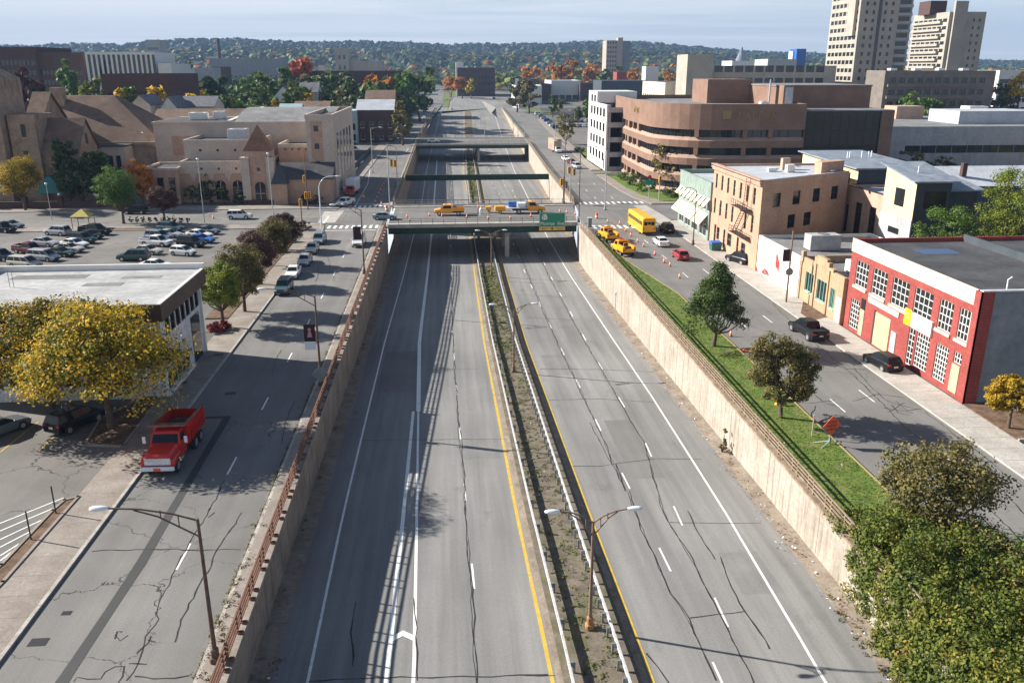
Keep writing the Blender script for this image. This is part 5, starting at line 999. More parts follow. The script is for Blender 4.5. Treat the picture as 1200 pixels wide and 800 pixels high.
person('worker in an orange vest standing by the small trailer on the bridge', (560, 250), 0., M['hivis'], .1); person('worker in a white shirt bending beside the orange vest on the bridge', (562.5, 252.5), .6, M['shirt'], .6, M['shirt'])
# ------------------------------------------------------------------ buildings
M['roof_grey'] = noisy('grey roofing felt', (.16, .16, .165), (.25, .25, .25), .3, .9, fine=2.)
M['roof_dark'] = noisy('dark roofing', (.055, .055, .06), (.09, .09, .095), .3, .85, fine=2., dirt=((.14, .14, .15), .25, (1, .4, 1), .6, .75))
M['roof_white'] = noisy('weathered white roofing', (.34, .34, .34), (.46, .46, .455), .35, .8, fine=1.5, dirt=((.3, .3, .3), .5, (.25, 1.4, 1), .52, .7))
M['roof_pale'] = noisy('pale blue grey membrane', (.4, .43, .47), (.5, .52, .56), .3, .7, fine=2.)
M['shingle'] = noisy('brown shingles', (.15, .1, .072), (.225, .155, .115), .6, .9, fine=3., dirt=((.09, .06, .045), .15, (1, 1, 1), .5, .7))
M['shingle_grey'] = noisy('grey shingles', (.12, .125, .14), (.19, .195, .21), .8, .9, fine=4.)
M['red_brick'] = bricky('painted red brick', (.24, .04, .036), (.3, .06, .052), (.38, .11, .095), .42, .14, ms=.02)
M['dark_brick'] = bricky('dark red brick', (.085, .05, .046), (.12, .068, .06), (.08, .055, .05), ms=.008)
M['sand_brick'] = bricky('sand brick', (.38, .25, .14), (.48, .33, .2), (.4, .31, .22))
M['tan_stucco'] = noisy('tan painted masonry', (.42, .265, .185), (.49, .32, .23), .4, .85, fine=3., dirt=((.3, .2, .13), .7, (1, 1, .15), .6, .8))
M['tan_brick'] = bricky('salmon brick', (.46, .3, .22), (.54, .37, .28), (.44, .33, .26), ms=.01)
M['office_brick'] = noisy('brown brick panels', (.2, .122, .09), (.255, .158, .118), .3, .85, fine=5.)
M['museum_tan'] = noisy('tan split block', (.4, .26, .19), (.48, .32, .24), .5, .85, fine=4.)
M['museum_grey'] = noisy('pale limestone block', (.46, .385, .325), (.54, .455, .385), .5, .85, fine=4.)
M['stone'] = noisy('brown sandstone', (.26, .19, .14), (.37, .275, .205), .6, .9, fine=2.5, dirt=((.11, .08, .06), .5, (1, 1, .3), .55, .75))
M['flat_brown'] = noisy('brown grey cladding', (.15, .13, .115), (.2, .175, .155), .3, .85)
M['sage'] = noisy('sage green paint', (.2, .26, .23), (.26, .32, .29), .6, .7)
M['awning'] = noisy('cream awning canvas', (.66, .56, .4), (.72, .62, .46), 1., .85)
M['grey_paint'] = noisy('blue grey paint', (.2, .215, .235), (.25, .265, .285), .35, .8, fine=1.2)
M['slate_paint'] = noisy('dark slate siding', (.05, .062, .075), (.068, .08, .095), .5, .7)
M['yellow_siding'] = noisy('pale yellow siding', (.66, .53, .29), (.72, .59, .35), .7, .75)
M['tower_conc'] = noisy('tower concrete', (.33, .3, .26), (.4, .365, .315), .2, .85, fine=2.)
M['grey_conc'] = noisy('grey concrete cladding', (.36, .36, .37), (.45, .45, .45), .25, .85, fine=1.5, dirt=((.25, .25, .26), .4, (1, 1, .2), .55, .75))
M['tan_door'] = noisy('tan painted door', (.42, .34, .22), (.48, .4, .27), 1., .6)
M['teal_frame'] = plain('teal window paint', (.25, .55, .46), .5)
M['black_frame'] = plain('dark window frame', (.03, .03, .03), .5)
M['dark_red'] = noisy('dark red siding', (.12, .025, .03), (.16, .035, .04), 1., .7)
M['blue_siding'] = noisy('pale blue siding', (.3, .42, .45), (.36, .48, .5), 1., .7)
_wc = {}
def win_mesh(w, h, nx, nz, fr, gl, bar=.07, d=.12):
    k = (round(w, 2), round(h, 2), nx, nz, fr.name, gl.name)
    if k not in _wc:
        mb = MB(); mb.face([(0, d, 0), (w, d, 0), (w, d, h), (0, d, h)], 1)
        for i in range(nx+1):
            x = w*i/nx; a = max(0, x-bar/2); b = min(w, x+bar/2)
            if i == 0: b = bar
            if i == nx: a = w-bar
            mb.box(a, b, .03, d-.005, 0, h)
        for j in range(nz+1):
            z = h*j/nz; a = z-bar/2; b = z+bar/2
            if j == 0: a, b = 0, bar
            if j == nz: a, b = h-bar, h
            mb.box(0, w, .04, d-.008, a, b)
        _wc[k] = mb.mesh('window', [fr, gl])
    return _wc[k]
def holes(mb, o, u, w, z0, z1, hs, d=.2, mi=0):
    """wall rectangle with real openings; o = (x, y) of the left lower corner seen from outside, u = unit vector to the right"""
    n = (u[1], -u[0])
    def pt(a, z, k=0.): return (o[0]+u[0]*a-n[0]*k, o[1]+u[1]*a-n[1]*k, z)
    xs = sorted(set([0., w]+[q for h in hs for q in h[:2]])); zs = sorted(set([z0, z1]+[q for h in hs for q in h[2:4]])); nh = len(hs)
    for i in range(len(xs)-1):
        j = 0
        while j < len(zs)-1:
            cx = (xs[i]+xs[i+1])/2
            ins = lambda j: any(h[0] < cx < h[1] and h[2] < (zs[j]+zs[j+1])/2 < h[3] for h in hs)
            if ins(j): j += 1; continue
            k = j
            while k+1 < len(zs)-1 and not ins(k+1): k += 1
            mb.face([pt(xs[i], zs[j]), pt(xs[i+1], zs[j]), pt(xs[i+1], zs[k+1]), pt(xs[i], zs[k+1])], mi); j = k+1
    for a, b, c, e in [h[:4] for h in hs]:
        for q in ((pt(a, c), pt(a, c, d), pt(a, e, d), pt(a, e)), (pt(b, c, d), pt(b, c), pt(b, e), pt(b, e, d)), (pt(a, c), pt(b, c), pt(b, c, d), pt(a, c, d)), (pt(a, e, d), pt(b, e, d), pt(b, e), pt(a, e))): mb.face(q, mi)
def gridh(w, cols, rows, ww, wh, zb, zs, mx=1.):
    out = []
    for r in range(rows):
        for c in range(cols):
            x = mx+(w-2*mx)*(c+.5)/cols; out.append((x-ww/2, x+ww/2, zb+zs*r, zb+zs*r+wh))
    return out
FACES = {'S': lambda L, W_: ((0, 0), (1, 0), L), 'W': lambda L, W_: ((0, W_), (0, -1), W_), 'E': lambda L, W_: ((L, 0), (0, 1), W_), 'N': lambda L, W_: ((L, W_), (-1, 0), L)}
def add_windows(t, specs):
    """specs: (o, u, hole, nx, nz, frame, glass, sill)"""
    extra = MB(); n = 0
    for o, u, h, nx, nz, fr, gl, sill in specs:
        ang = math.atan2(u[1], u[0]); nn = (u[1], -u[0]); dd = .16
        p = (o[0]+u[0]*h[0]-nn[0]*.06, o[1]+u[1]*h[0]-nn[1]*.06, h[2])
        if n < 99:
            wd = link('window', win_mesh(h[1]-h[0], h[3]-h[2], nx, nz, fr, gl), t, p, ang)
            if sill: mb = MB(); mb.box(-.08, h[1]-h[0]+.08, -.16, .06, -.14, -.003); mb.build('sill', sill, wd)
        else:
            def pt(a, z, k): return (o[0]+u[0]*a-nn[0]*k, o[1]+u[1]*a-nn[1]*k, z)
            extra.face([pt(h[0], h[2], .17), pt(h[1], h[2], .17), pt(h[1], h[3], .17), pt(h[0], h[3], .17)], 0); m_ = (h[0]+h[1])/2
            extra.face([pt(m_-.05, h[2], .15), pt(m_+.05, h[2], .15), pt(m_+.05, h[3], .15), pt(m_-.05, h[3], .15)], 1)
        n += 1
    if extra.f: tag(extra.build('window', [specs[0][6], specs[0][5]], t), kind='stuff')
def bld(name, label, x0, y0, L, W_, h, wall, roof=None, par=.5, wins=None, cat='building', z0=None, rz=0., frame=None, glass=None, nxz=(1, 1), sill=None, cop=None, mats=None, doors=()):
    z0 = G(y0) if z0 is None else z0
    t = thing(name, label, cat, (x0, y0, z0), rz); mb = MB(); specs = []; wins = wins or {}; ml = [wall]+list(mats or [])
    for f in 'SWEN':
        o, u, w = FACES[f](L, W_); hs = []; mi = 0
        v = wins.get(f)
        if v:
            if isinstance(v, dict): hs = v['h']; mi = v.get('mi', 0); nn = v.get('nxz', nxz); fr = v.get('frame', frame); gl = v.get('glass', glass); si = v.get('sill', sill)
            else: hs = gridh(w, *v); nn = nxz; fr = frame; gl = glass; si = sill
            specs += [(o, u, q, q[4] if len(q) > 4 else nn[0], q[5] if len(q) > 4 else nn[1], fr or M['black_frame'], gl or M['glass'], si) for q in hs]
        holes(mb, o, u, w, -.5, h+par, hs, .18, mi)
    if par > 0:   # inner parapet faces and top
        k = .3; a = [(0, 0), (L, 0), (L, W_), (0, W_)]; b = [(k, k), (L-k, k), (L-k, W_-k), (k, W_-k)]
        for i in range(4):
            j = (i+1) % 4; mb.face([(*a[i], h+par), (*a[j], h+par), (*b[j], h+par), (*b[i], h+par)]); mb.face([(*b[i], h+par), (*b[j], h+par), (*b[j], h), (*b[i], h)])
    mb.build('wall', ml, t)
    if roof: mb = MB(); k = .3 if par > 0 else -.15; mb.box(k, L-k, k, W_-k, h-.2, h+(.004 if par > 0 else .12)); mb.build('roof', roof, t)
    if cop:
        mb = MB(); z = h+par
        for a in ((-.08, L+.08, -.08, .34), (-.08, L+.08, W_-.34, W_+.08), (-.08, .34, .34, W_-.34), (L-.34, L+.08, .34, W_-.34)): mb.box(*a, z+.003, z+.12)
        mb.build('coping', cop, t)
    add_windows(t, specs); return t
def unit(t, x, y, z, d=(2, 1.5, 1.2), m=None, name='rooftop_unit', rz=0.):
    mb = MB(); mb.cbox((x, y, z+d[2]/2+.1), d, 0, rz, .05); mb.cbox((x, y, z+.05), (d[0]*.8, d[1]*.8, .1), 0, rz); o = mb.build(name, m or M['galv'], t)
    mb = MB(); mb.cyl((x, y, z+d[2]+.13), (0, 0, 1), min(d[0], d[1])*.35, .08, 12); mb.build('fan', M['post_grey'], o)
def gable(mb, x0, x1, y0, y1, z0, z1, axis='x', over=.3, mi=0, gmi=None, th=.12):
    """gable roof; ridge along axis; gable triangles with material gmi"""
    if axis == 'x':
        m = (y0+y1)/2; A, B = (x0-over, x1+over)
        for s, ye in ((-1, y0-over), (1, y1+over)):
            zz = z0-(z1-z0)*over/(m-y0); mb.loft([[(A, m, z1), (A, ye, zz), (A, ye, zz+th), (A, m, z1+th)], [(B, m, z1), (B, ye, zz), (B, ye, zz+th), (B, m, z1+th)]], mi)
        if gmi is not None: mb.face([(x0, y1, z0), (x0, y0, z0), (x0, m, z1)], gmi); mb.face([(x1, y0, z0), (x1, y1, z0), (x1, m, z1)], gmi)
    else:
        m = (x0+x1)/2; A, B = (y0-over, y1+over)
        for xe in (x0-over, x1+over):
            zz = z0-(z1-z0)*over/(m-x0); mb.loft([[(m, A, z1), (xe, A, zz), (xe, A, zz+th), (m, A, z1+th)], [(m, B, z1), (xe, B, zz), (xe, B, zz+th), (m, B, z1+th)]], mi)
        if gmi is not None: mb.face([(x0, y0, z0), (x1, y0, z0), (m, y0, z1)], gmi); mb.face([(x1, y1, z0), (x0, y1, z0), (m, y1, z1)], gmi)
def house(name, label, x0, y0, L, W_, h, hr, wall, roof, axis='x', wins=None, chimney=None, z0=None, cat='house', rz=0.):
    t = bld(name, label, x0, y0, L, W_, h, wall, None, 0, wins, cat, z0, rz, frame=M['white']); mb = MB(); gable(mb, 0, L, 0, W_, h, hr, axis, .35); rf = mb.build('roof', roof, t); mb = MB()
    if axis == 'x': m = W_/2; mb.face([(0, W_, h), (0, 0, h), (0, m, hr)]); mb.face([(L, 0, h), (L, W_, h), (L, m, hr)])
    else: m = L/2; mb.face([(0, 0, h), (L, 0, h), (m, 0, hr)]); mb.face([(L, W_, h), (0, W_, h), (m, W_, hr)])
    mb.build('gable', wall, t)
    if chimney: mb = MB(); mb.cbox((chimney[0], chimney[1], hr), (.8, .8, 2.2)); mb.build('chimney', M['dark_brick'], rf)
    return t
# --- low white building on the left
M['fascia'] = noisy('brown metal fascia', (.06, .04, .032), (.09, .062, .05), .5, .6)
M['white_panel'] = noisy('white painted panels', (.55, .56, .6), (.64, .65, .68), .3, .75, fine=2.)
x0, y0, L, W_ = -44., 72.2, 18.6, 12.8
hE = [(k*1.55+.35, k*1.55+1.65, 5.1, 6.8) for k in range(1, 8)]+[(9.1, 11.9, .2, 4.6), (.8, 7.4, .6, 1.9)]
t = bld('office_building', 'low white building with brown fascia and a patched white flat roof', x0, y0, L, W_, 7.2, M['white_panel'], None, 0, {'E': {'h': hE[:7], 'nxz': (1, 1)}, 'S': {'h': [(1+k*2.2, 2.6+k*2.2, 1.2, 3.2) for k in range(7)], 'nxz': (1, 1)}})
mb = MB(); mb.box(L+.0, L+.05, .6, 7.4, .5, 1.9); mb.box(L+.0, L+.06, 9.1, 11.9, .1, 4.7); mb.build('shop_window', M['glass'], t)
mb = MB(); mb.box(L+.05, L+.09, .6, 7.4, 1.9, 2.); 
for k in range(6): mb.box(L+.05, L+.09, .6+k*1.36, .7+k*1.36, .5, 1.9)
for k in range(9): mb.box(L+.002, L+.05, k*1.55+.02, k*1.55+.12, 1.9, 7.2)
mb.box(L+.003, L+.25, -.02, .2, 0, 7.25); mb.box(L+.003, L+.25, W_-.2, W_+.02, 0, 7.25); mb.build('window_trim', M['white'], t)
mb = MB(); mb.box(-.9, L+.75, -.8, W_+.5, 7.25, 8.75); mb.build('fascia', M['fascia'], t)
mb = MB(); mb.box(-.6, L+.45, -.5, W_+.2, 8.6, 8.76); rf = mb.build('roof', M['roof_white'], t)
mb = MB(); mb.box(-.9, L+.75, W_+.2, W_+.5, 8.76, 9.3); mb.box(-.9, -.6, -.5, W_+.2, 8.76, 9.3); mb.box(L+.45, L+.75, -.8, W_+.2, 8.76, 8.85); mb.build('parapet', M['white'], t)
mb = MB(); mb.box(L+.06, L+.4, .2, 8., .0, .45); mb.build('ledge', M['white'], t)
for k in range(2): mb = MB(); mb.tube([(3.6+k*.35, 6.5, 8.7), (3.6+k*.35, 6.5, 10.4)], .03, 5); mb.build('vent_pipe', M['post_grey'], rf)
mb = MB(); mb.box(2, 9, 9.6, 11.2, 8.765, 8.78); mb.box(12.5, 16.2, 9.2, 10.2, 8.765, 8.78); mb.box(10, 13.5, 6.4, 7.6, 8.765, 8.78); mb.build('roof_patch', M['roof_grey'], rf)
# --- red brick building on the right
t = bld('brick_building', 'red painted brick building with white gridded windows and a dark flat roof', 44.9, 65.4, 34., 23.6, 9.6, M['red_brick'], M['roof_dark'], .45, {'W': {'h': [(1.4, 4.2, 5.2, 8.0), (5.2, 8.2, 5.2, 8.0), (9.3, 12.5, 5.2, 8.0), (13.5, 16.7, 5.2, 8.0), (17.8, 20., 5.2, 8.0), (20.9, 22.9, 5.2, 8.0), (1.2, 3.3, .35, 3.6, 4, 6), (13.5, 14.6, .2, 3.9, 2, 6), (14.9, 17.2, .5, 3.9, 5, 7), (18.3, 20.3, .5, 3.9, 5, 7), (21.1, 22.3, 3.0, 4.0, 3, 2)], 'nxz': (4, 4), 'frame': M['white']}}, 'shop building')
s0 = t; mb = MB(); mb.box(-.12, -.004, .5, 23.5, 8.7, 10.15); mb.build('parapet_panel', M['cream'], t)
mb = MB(); mb.box(.0, 34.1, -.12, -.004, 0, 10.0); mb.build('side_wall', M['grey_paint'], t); mb = MB(); mb.box(-.3, .9, -.3, -.13, -.1, 10.1); mb.box(-.35, -.13, -.3, .5, -.1, 10.1); mb.build('corner_pier', M['red_brick'], t)
mb = MB(); mb.box(-.1, 34.2, -.2, .3, 10.06, 10.2); mb.build('coping', M['roof_pale'], t)
def wface(t, y1_, hs, nm, m, proud=.05, name='door'):
    pass
def on_w(t, Wd, a, b, c, e, m, name, pr=.06):      # flat piece on the west face; a, b from the north end
    mb = MB(); mb.box(-pr, -.004, Wd-b, Wd-a, c, e); return mb.build(name, m, t)
for k, (a, b) in enumerate(((1.4, 4.2), (5.2, 8.2), (9.3, 12.5), (13.5, 16.7), (17.8, 20.), (20.9, 22.9))): on_w(t, 23.6, a-.1, b+.1, 4.9, 5.18, M['cream'], 'sill', .15)
for (a, b, c, e, nx, nz) in ():
    f = win_mesh(b-a, e-c, nx, nz, M['white'], M['glass']); link('window', f, t, (-.1, 23.6-a, c), -math.pi/2)
on_w(t, 23.6, 3.6, 4.5, .1, 3., M['tan_door'], 'door'); on_w(t, 23.6, 3.6, 4.5, 3.05, 4.2, M['glass'], 'transom'); on_w(t, 23.6, 5.1, 11.4, 4.2, 4.75, M['cream'], 'lintel', .12)
on_w(t, 23.6, 6.9, 10., .05, 3.6, M['tan_door'], 'garage_door', .05); on_w(t, 23.6, 6.6, 6.9, .05, 3.7, M['black_frame'], 'door_jamb', .07); on_w(t, 23.6, 10.4, 11.4, .1, 2.6, M['grey_conc'], 'door'); on_w(t, 23.6, 21.1, 22.3, .3, 2.9, M['tan_door'], 'door'); 
sg = on_w(t, 23.6, 12.7, 17.4, 4.1, 5.55, M['white'], 'shop_sign', .22); 
mb = MB(); mb.box(-.26, -.22, 23.6-13.9, 23.6-12.7, 4.1, 5.7); mb.build('yellow_panel', plain('yellow sign panel', (.85, .62, .01), .5), sg)
M['faded_red'] = plain('faded red lettering', (.72, .38, .3), .6); mb = MB(); r_ = random.Random(4)
for z in (5.1, 4.75, 4.4):
    y = 23.6-14.2
    while y > 23.6-17.1: w = r_.uniform(.1, .3); mb.box(-.226, -.22, y-w, y, z-.1, z+.1); y -= w+r_.uniform(.06, .16)
mb.build('faded_lettering', M['faded_red'], sg); mb = MB()
for z, n in ((5.2, 4), (4.85, 5)):
    for k in range(n): mb.box(-.266, -.26, 23.6-12.9-k*.18-.12, 23.6-12.9-k*.18, z-.08, z+.08)
mb.build('faded_lettering', M['tan_box'], sg)
mb = MB(); mb.box(12.5, 34, 12.5, 12.8, 9.6, 10.4); mb.box(12.5, 12.8, 12.8, 23.3, 9.6, 10.4); mb.build('roof_wall', M['slate_paint'], t); mb = MB(); mb.box(4.5, 8.5, 17, 19.5, 9.605, 9.612); mb.build('roof_patch', plain('blue roof patch', (.06, .1, .2), .6), t)
mb = MB(); mb.tube([(2.6, .8, 9.6), (2.6, .8, 10.9), (2.9, .8, 11.1)], .07, 6); mb.build('vent_pipe', M['lamp_white'], t)
# --- sand brick shop
t = bld('brick_shop', 'small sand brick shop with teal framed windows and a stepped parapet', 44.6, 89.05, 16., 12.1, 4.6, M['sand_brick'], M['roof_grey'], .9, {'W': {'h': [(1.6, 3.9, 1.5, 3.9), (5.0, 7.6, 1.3, 3.8), (8.7, 9.9, 1.2, 3.6)], 'nxz': (3, 1), 'frame': M['teal_frame'], 'sill': M['concrete_light']}}, 'shop building')
on_w(t, 12.1, 10.5, 11.7, .1, 3.0, M['lamp_white'], 'door'); 
for a, b, c, e in ((0, .6, 4.9, 6.2), (4.0, 8.0, 5.5, 6.3), (4.6, 7.4, 6.3, 6.6), (8.0, 9.2, 5.5, 5.8)): mb = MB(); mb.box(-.16, .3, 12.1-b, 12.1-a, c, e); mb.build('parapet_step', M['sand_brick'], t)
for a in (0, 4.2, 7.9, 11.8): mb = MB(); mb.box(-.14, -.003, 12.1-a-.3, 12.1-a, 0, 5.5); mb.build('pilaster', M['sand_brick'], t)
unit(t, 4.2, 6.0, 4.6, (2.2, 1.8, 1.5)); unit(t, 5.6, 5.2, 4.6, (1.8, 1.8, 1.6), M['post_grey'])
# --- white mural building
M['mural_red'] = plain('mural red paint', (.6, .03, .02), .7); M['mural_grey'] = plain('mural grey paint', (.3, .3, .32), .7); M['mural_pink'] = plain('mural pink paint', (.72, .42, .42), .7)
t = bld('mural_building', 'white single storey building with faint red and grey mural shapes', 44.4, 101.2, 16.5, 14.7, 4.9, M['white'], M['roof_grey'], .45, {}, 'building', mats=[M['white']])
def blob(poly, m, nm='mural_paint'):
    mb = MB(); mb.face([(-.012, 14.7-a, z) for a, z in reversed(poly)]); mb.build(nm, m, t)
blob([(6.9, 2.3), (7.6, 2.2), (8.2, 1.5), (8.3, 3.0), (7.5, 3.9), (6.9, 4.4)], M['mural_red']); blob([(2.0, .4), (3.2, 1.2), (4.4, 1.1), (5.3, .5), (4.2, .5), (3.4, .3)], M['mural_red']); blob([(0, 0), (.8, .1), (.5, .7), (.1, .8)], M['mural_red'])
for k in range(34):
    a, z, s = R.uniform(.8, 13.6), R.uniform(.8, 3.8), R.uniform(.15, .7); m = R.choice([M['mural_grey'], M['mural_pink'], M['mural_pink']])
    mb = MB(); q = R.uniform(0, 3); ribbon(mb, [], .1) if False else None
    mb.tube([(-.02, 14.7-a-s*math.cos(q+i*.7), z+s*math.sin(q+i*.7)) for i in range(7)], .035, 4); mb.build('mural_paint', m, t)
blob([(8.1, 1.7), (8.9, 1.1), (9.5, .9), (9.0, 1.6)], M['mural_grey']); blob([(7.2, 4.85), (8.6, 5.25), (9.4, 5.0), (8.4, 4.95)], M['mural_grey'])
unit(t, 5.5, 6.2, 4.9, (4.2, 2.2, 2.), M['grey_conc'])
# --- tan three storey building
hW = [(1.2+k*2.95, 2.1+k*2.95, 9.2, 11.6) for k in range(7)]+[(1.2+k*2.95, 2.1+k*2.95, 5.1, 7.6) for k in (0, 1, 2, 3, 5, 6)]+[(2.2, 3.2, .3, 3.4), (3.6, 5.0, 1.2, 3.2), (7.0, 7.9, .3, 3.4), (9.0, 11, 1.2, 3.2), (13.5, 14.4, .3, 3.4), (15.6, 17.4, 1., 3.)]
t = bld('brick_building', 'tan three storey building with a fire escape and tall narrow windows', 44.3, 116.0, 17.2, 22.2, 12.6, M['tan_stucco'], M['roof_pale'], .35, {'W': {'h': hW, 'nxz': (1, 2), 'frame': M['wood_pole']}, 'S': {'h': [(2.2, 3.6, 9.0, 11.), (6., 7.4, 9.0, 11.), (10., 11.4, 9.0, 11.), (13.8, 15.2, 9.0, 11.), (5.4, 6.8, 5.6, 7.6), (8.6, 10., 5.6, 7.6)], 'nxz': (1, 2)}}, 'building')
mb = MB(); mb.box(-.5, -.003, -.1, 22.3, 12.5, 12.75); mb.box(-.35, -.003, 0, 22.2, 12.2, 12.5); mb.box(-.55, .3, -.15, 22.35, 12.98, 13.1); mb.build('cornice', M['tan_brick'], t)
mb = MB(); mb.box(-.1, 17.3, -.1, .35, 12.96, 13.08); mb.build('coping', M['roof_pale'], t)
mb = MB(); mb.box(9., 10.4, 14, 15.2, 12.6, 14.4); mb.build('chimney', M['tan_brick'], t); mb = MB(); mb.box(12.2, 16.8, 2.5, 6., 12.6, 14.5); mb.build('stair_head', M['tan_stucco'], t)
unit(t, 9, 10, 12.6, (1.4, 1.4, 1.1)); unit(t, 6.5, 12, 12.6, (1.6, 1., .5), M['white']); unit(t, 13, 6.5, 12.6, (1.2, 1., .8), M['post_grey'])
mb = MB()       # fire escape: two balconies, ladders, rails
for z in (4.3, 8.3):
    for y in (3.2, 8.8): mb.box(-1.3, -.01, y-.04, y+.04, z-.06, z+.06)
    mb.box(-1.3, -.02, 3., 9., z-.03, z+.03)
    for y in range(7): mb.tube([(-1.28, 3+y, z), (-1.28, 3+y, z+1.)], .04, 5)
    mb.tube([(-1.28, 3, z+1.), (-1.28, 9, z+1.)], .04, 5); mb.tube([(-1.28, 3, z+.5), (-1.28, 9, z+.5)], .03, 5)
for x in (-1.1, -.5): mb.tube([(x, 8.2, 4.3), (x, 4.6, 8.3)], .06, 5); mb.tube([(x, 4.2, 8.3), (x, 3.6, 12.9)], .04, 5)
for k in range(9): mb.box(-1.1, -.5, 8.2-k*.4-.1, 8.2-k*.4+.1, 4.4+k*.44, 4.44+k*.44)
for k in range(10): mb.box(-1.1, -.5, 4.2-k*.06, 4.24-k*.06, 8.6+k*.42, 8.64+k*.42)
mb.build('fire_escape', M['steel_dark'], t)
for c in kids(t):      # the south side of this building runs back at a slant
    if c.name.startswith('window'):
        if abs(c.rotation_euler.z) < .1: c.location.y += c.location.x*.58; c.rotation_euler.z = math.atan(.58); c.scale = (1.12, 1, 1)
    else:
        for v in c.data.vertices: v.co.y += max(0, v.co.x)*.58*(1-v.co.y/22.2)
# --- green awning building
hW = [(.8+k*2.4, 2.3+k*2.4, 4.9, 6.9) for k in range(8)]
t = bld('awning_building', 'two storey sage green shop with cream awnings at the corner', 44.0, 138.3, 26., 19.2, 9.2, M['sage'], M['roof_pale'], .6, {'W': {'h': hW+[(.8, 3.8, .5, 2.9), (4.8, 8.3, .5, 2.9), (9.3, 12.8, .5, 2.9), (14., 18., .5, 2.9)], 'nxz': (2, 1), 'frame': M['white']}}, 'shop building', cop=M['sage'])
def awn(a, b, z0, z1, out, nm='awning'):
    mb = MB(); p = [(-.02, 19.2-a, z1), (-.02, 19.2-b, z1), (-out, 19.2-b, z0), (-out, 19.2-a, z0)]; mb.loft([[p[0], p[3], (p[3][0], p[3][1], p[3][2]-.12), (p[0][0], p[0][1], p[0][2]-.12)], [p[1], p[2], (p[2][0], p[2][1], p[2][2]-.12), (p[1][0], p[1][1], p[1][2]-.12)]]); mb.build(nm, M['awning'], t)
for k in range(8): awn(.7+k*2.4, 2.4+k*2.4, 5.9, 7.1, 1.)
for a, b in ((.3, 4.2), (4.5, 8.8), (9.2, 13.2), (13.7, 18.6)): awn(a, b, 2.8, 4.5, 1.5)
for k in range(12): mb = MB(); mb.box(-.1, -.004, 19.2-1.2-k*1.5, 19.2-1.-k*1.5, 8.1, 8.3); mb.build('bracket', M['white'], t)
# --- brown brick bank office with a curved corner
ox, oy = 54., 262.; arc = [(49.2+16*(1-math.cos(a)), 208-16*math.sin(a)) for a in [i*math.pi/2/10 for i in range(11)]]
plan = [(ox-3, oy), (49.4, 232)]+arc+[(82., 192.), (82., 262.)]
t = thing('office_building', 'brown brick office building with a rounded corner and long window bands', 'office building', (0, 0, 0)); mb = MB(); gm = MB()
HB = 20.3; bands = [(1.0, 2.6)]+[(4.9+k*4.0, 6.6+k*4.0) for k in range(3)]
path = plan[:-1]; zs_ = [-.5]+[z for b in bands for z in b]+[HB]
per = [0]
for a, b in zip(path, path[1:]): per.append(per[-1]+math.hypot(b[0]-a[0], b[1]-a[1]))
def off(i, k):
    a = path[max(i-1, 0)]; b = path[min(i+1, len(path)-1)]; d = Vector((b[0]-a[0], b[1]-a[1])); d.normalize(); return (path[i][0]-d.y*k*-1*-1 if False else path[i][0]+(-d.y)*-k*-1, path[i][1]+d.x*k)
# inward normal of the path (it runs counter-clockwise seen from above: interior is on its left)
def inn(i, k):
    a = path[max(i-1, 0)]; b = path[min(i+1, len(path)-1)]; d = Vector((b[0]-a[0], b[1]-a[1])); d.normalize(); return (path[i][0]-d.y*k, path[i][1]+d.x*k)
for j in range(len(zs_)-1):
    z0, z1 = zs_[j], zs_[j+1]; rec = (z0, z1) in bands
    for i in range(len(path)-1):
        p, q = path[i], path[i+1]
        if rec:
            p2, q2 = inn(i, .8), inn(i+1, .8); gm.face([(*p2, z0), (*q2, z0), (*q2, z1), (*p2, z1)]); mb.face([(*p, z0-.75), (*q, z0-.75), (*q2, z0), (*p2, z0)], 1); mb.face([(*p2, z1), (*q2, z1), (*q, z1), (*p, z1)], 1)
        else: mb.face([(*p, z0), (*q, z0), (*q, z1-(.75 if j+1 < len(zs_)-1 else 0)), (*p, z1-(.75 if j+1 < len(zs_)-1 else 0))])
n = len(plan); k_ = .6
inner = [inn(i, k_) for i in range(len(path))]+[(82-k_, 262-k_)]
for i in range(len(path)-1): mb.face([(*path[i], HB), (*path[i+1], HB), (*inner[i+1], HB), (*inner[i], HB)], 1); mb.face([(*inner[i], HB), (*inner[i+1], HB), (*inner[i+1], HB-1.1), (*inner[i], HB-1.1)], 2)
mb.face([(82, 192, -.5), (82, 262, -.5), (82, 262, HB), (82, 192, HB)]); mb.face([(82, 262, -.5), (51, 262, -.5), (51, 262, HB), (82, 262, HB)])
M['office_pale'] = noisy('pale brick reveal', (.35, .235, .18), (.41, .28, .22), .5, .85); mb.build('wall', [M['office_brick'], M['office_pale'], M['cream']], t); gm.build('window_band', M['glass'], t)
mb = MB(); mb.face([(x, y, HB-1.1) for x, y in inner]); mb.build('roof', M['roof_grey'], t)
mb = MB()        # piers and mullions in the bands
for s in range(1, int(per[-1]/2.1)):
    d = s*2.1; i = max(k for k in range(len(per)) if per[k] <= d); i = min(i, len(path)-2); f = (d-per[i])/(per[i+1]-per[i]); a = inn(i, .72); b = inn(i+1, .72); x, y = a[0]+(b[0]-a[0])*f, a[1]+(b[1]-a[1])*f
    for z0, z1 in bands: mb.cbox((x, y, (z0+z1)/2), (.12, .12, z1-z0), 0)
mb.build('mullion', M['black_frame'], t); mb = MB()
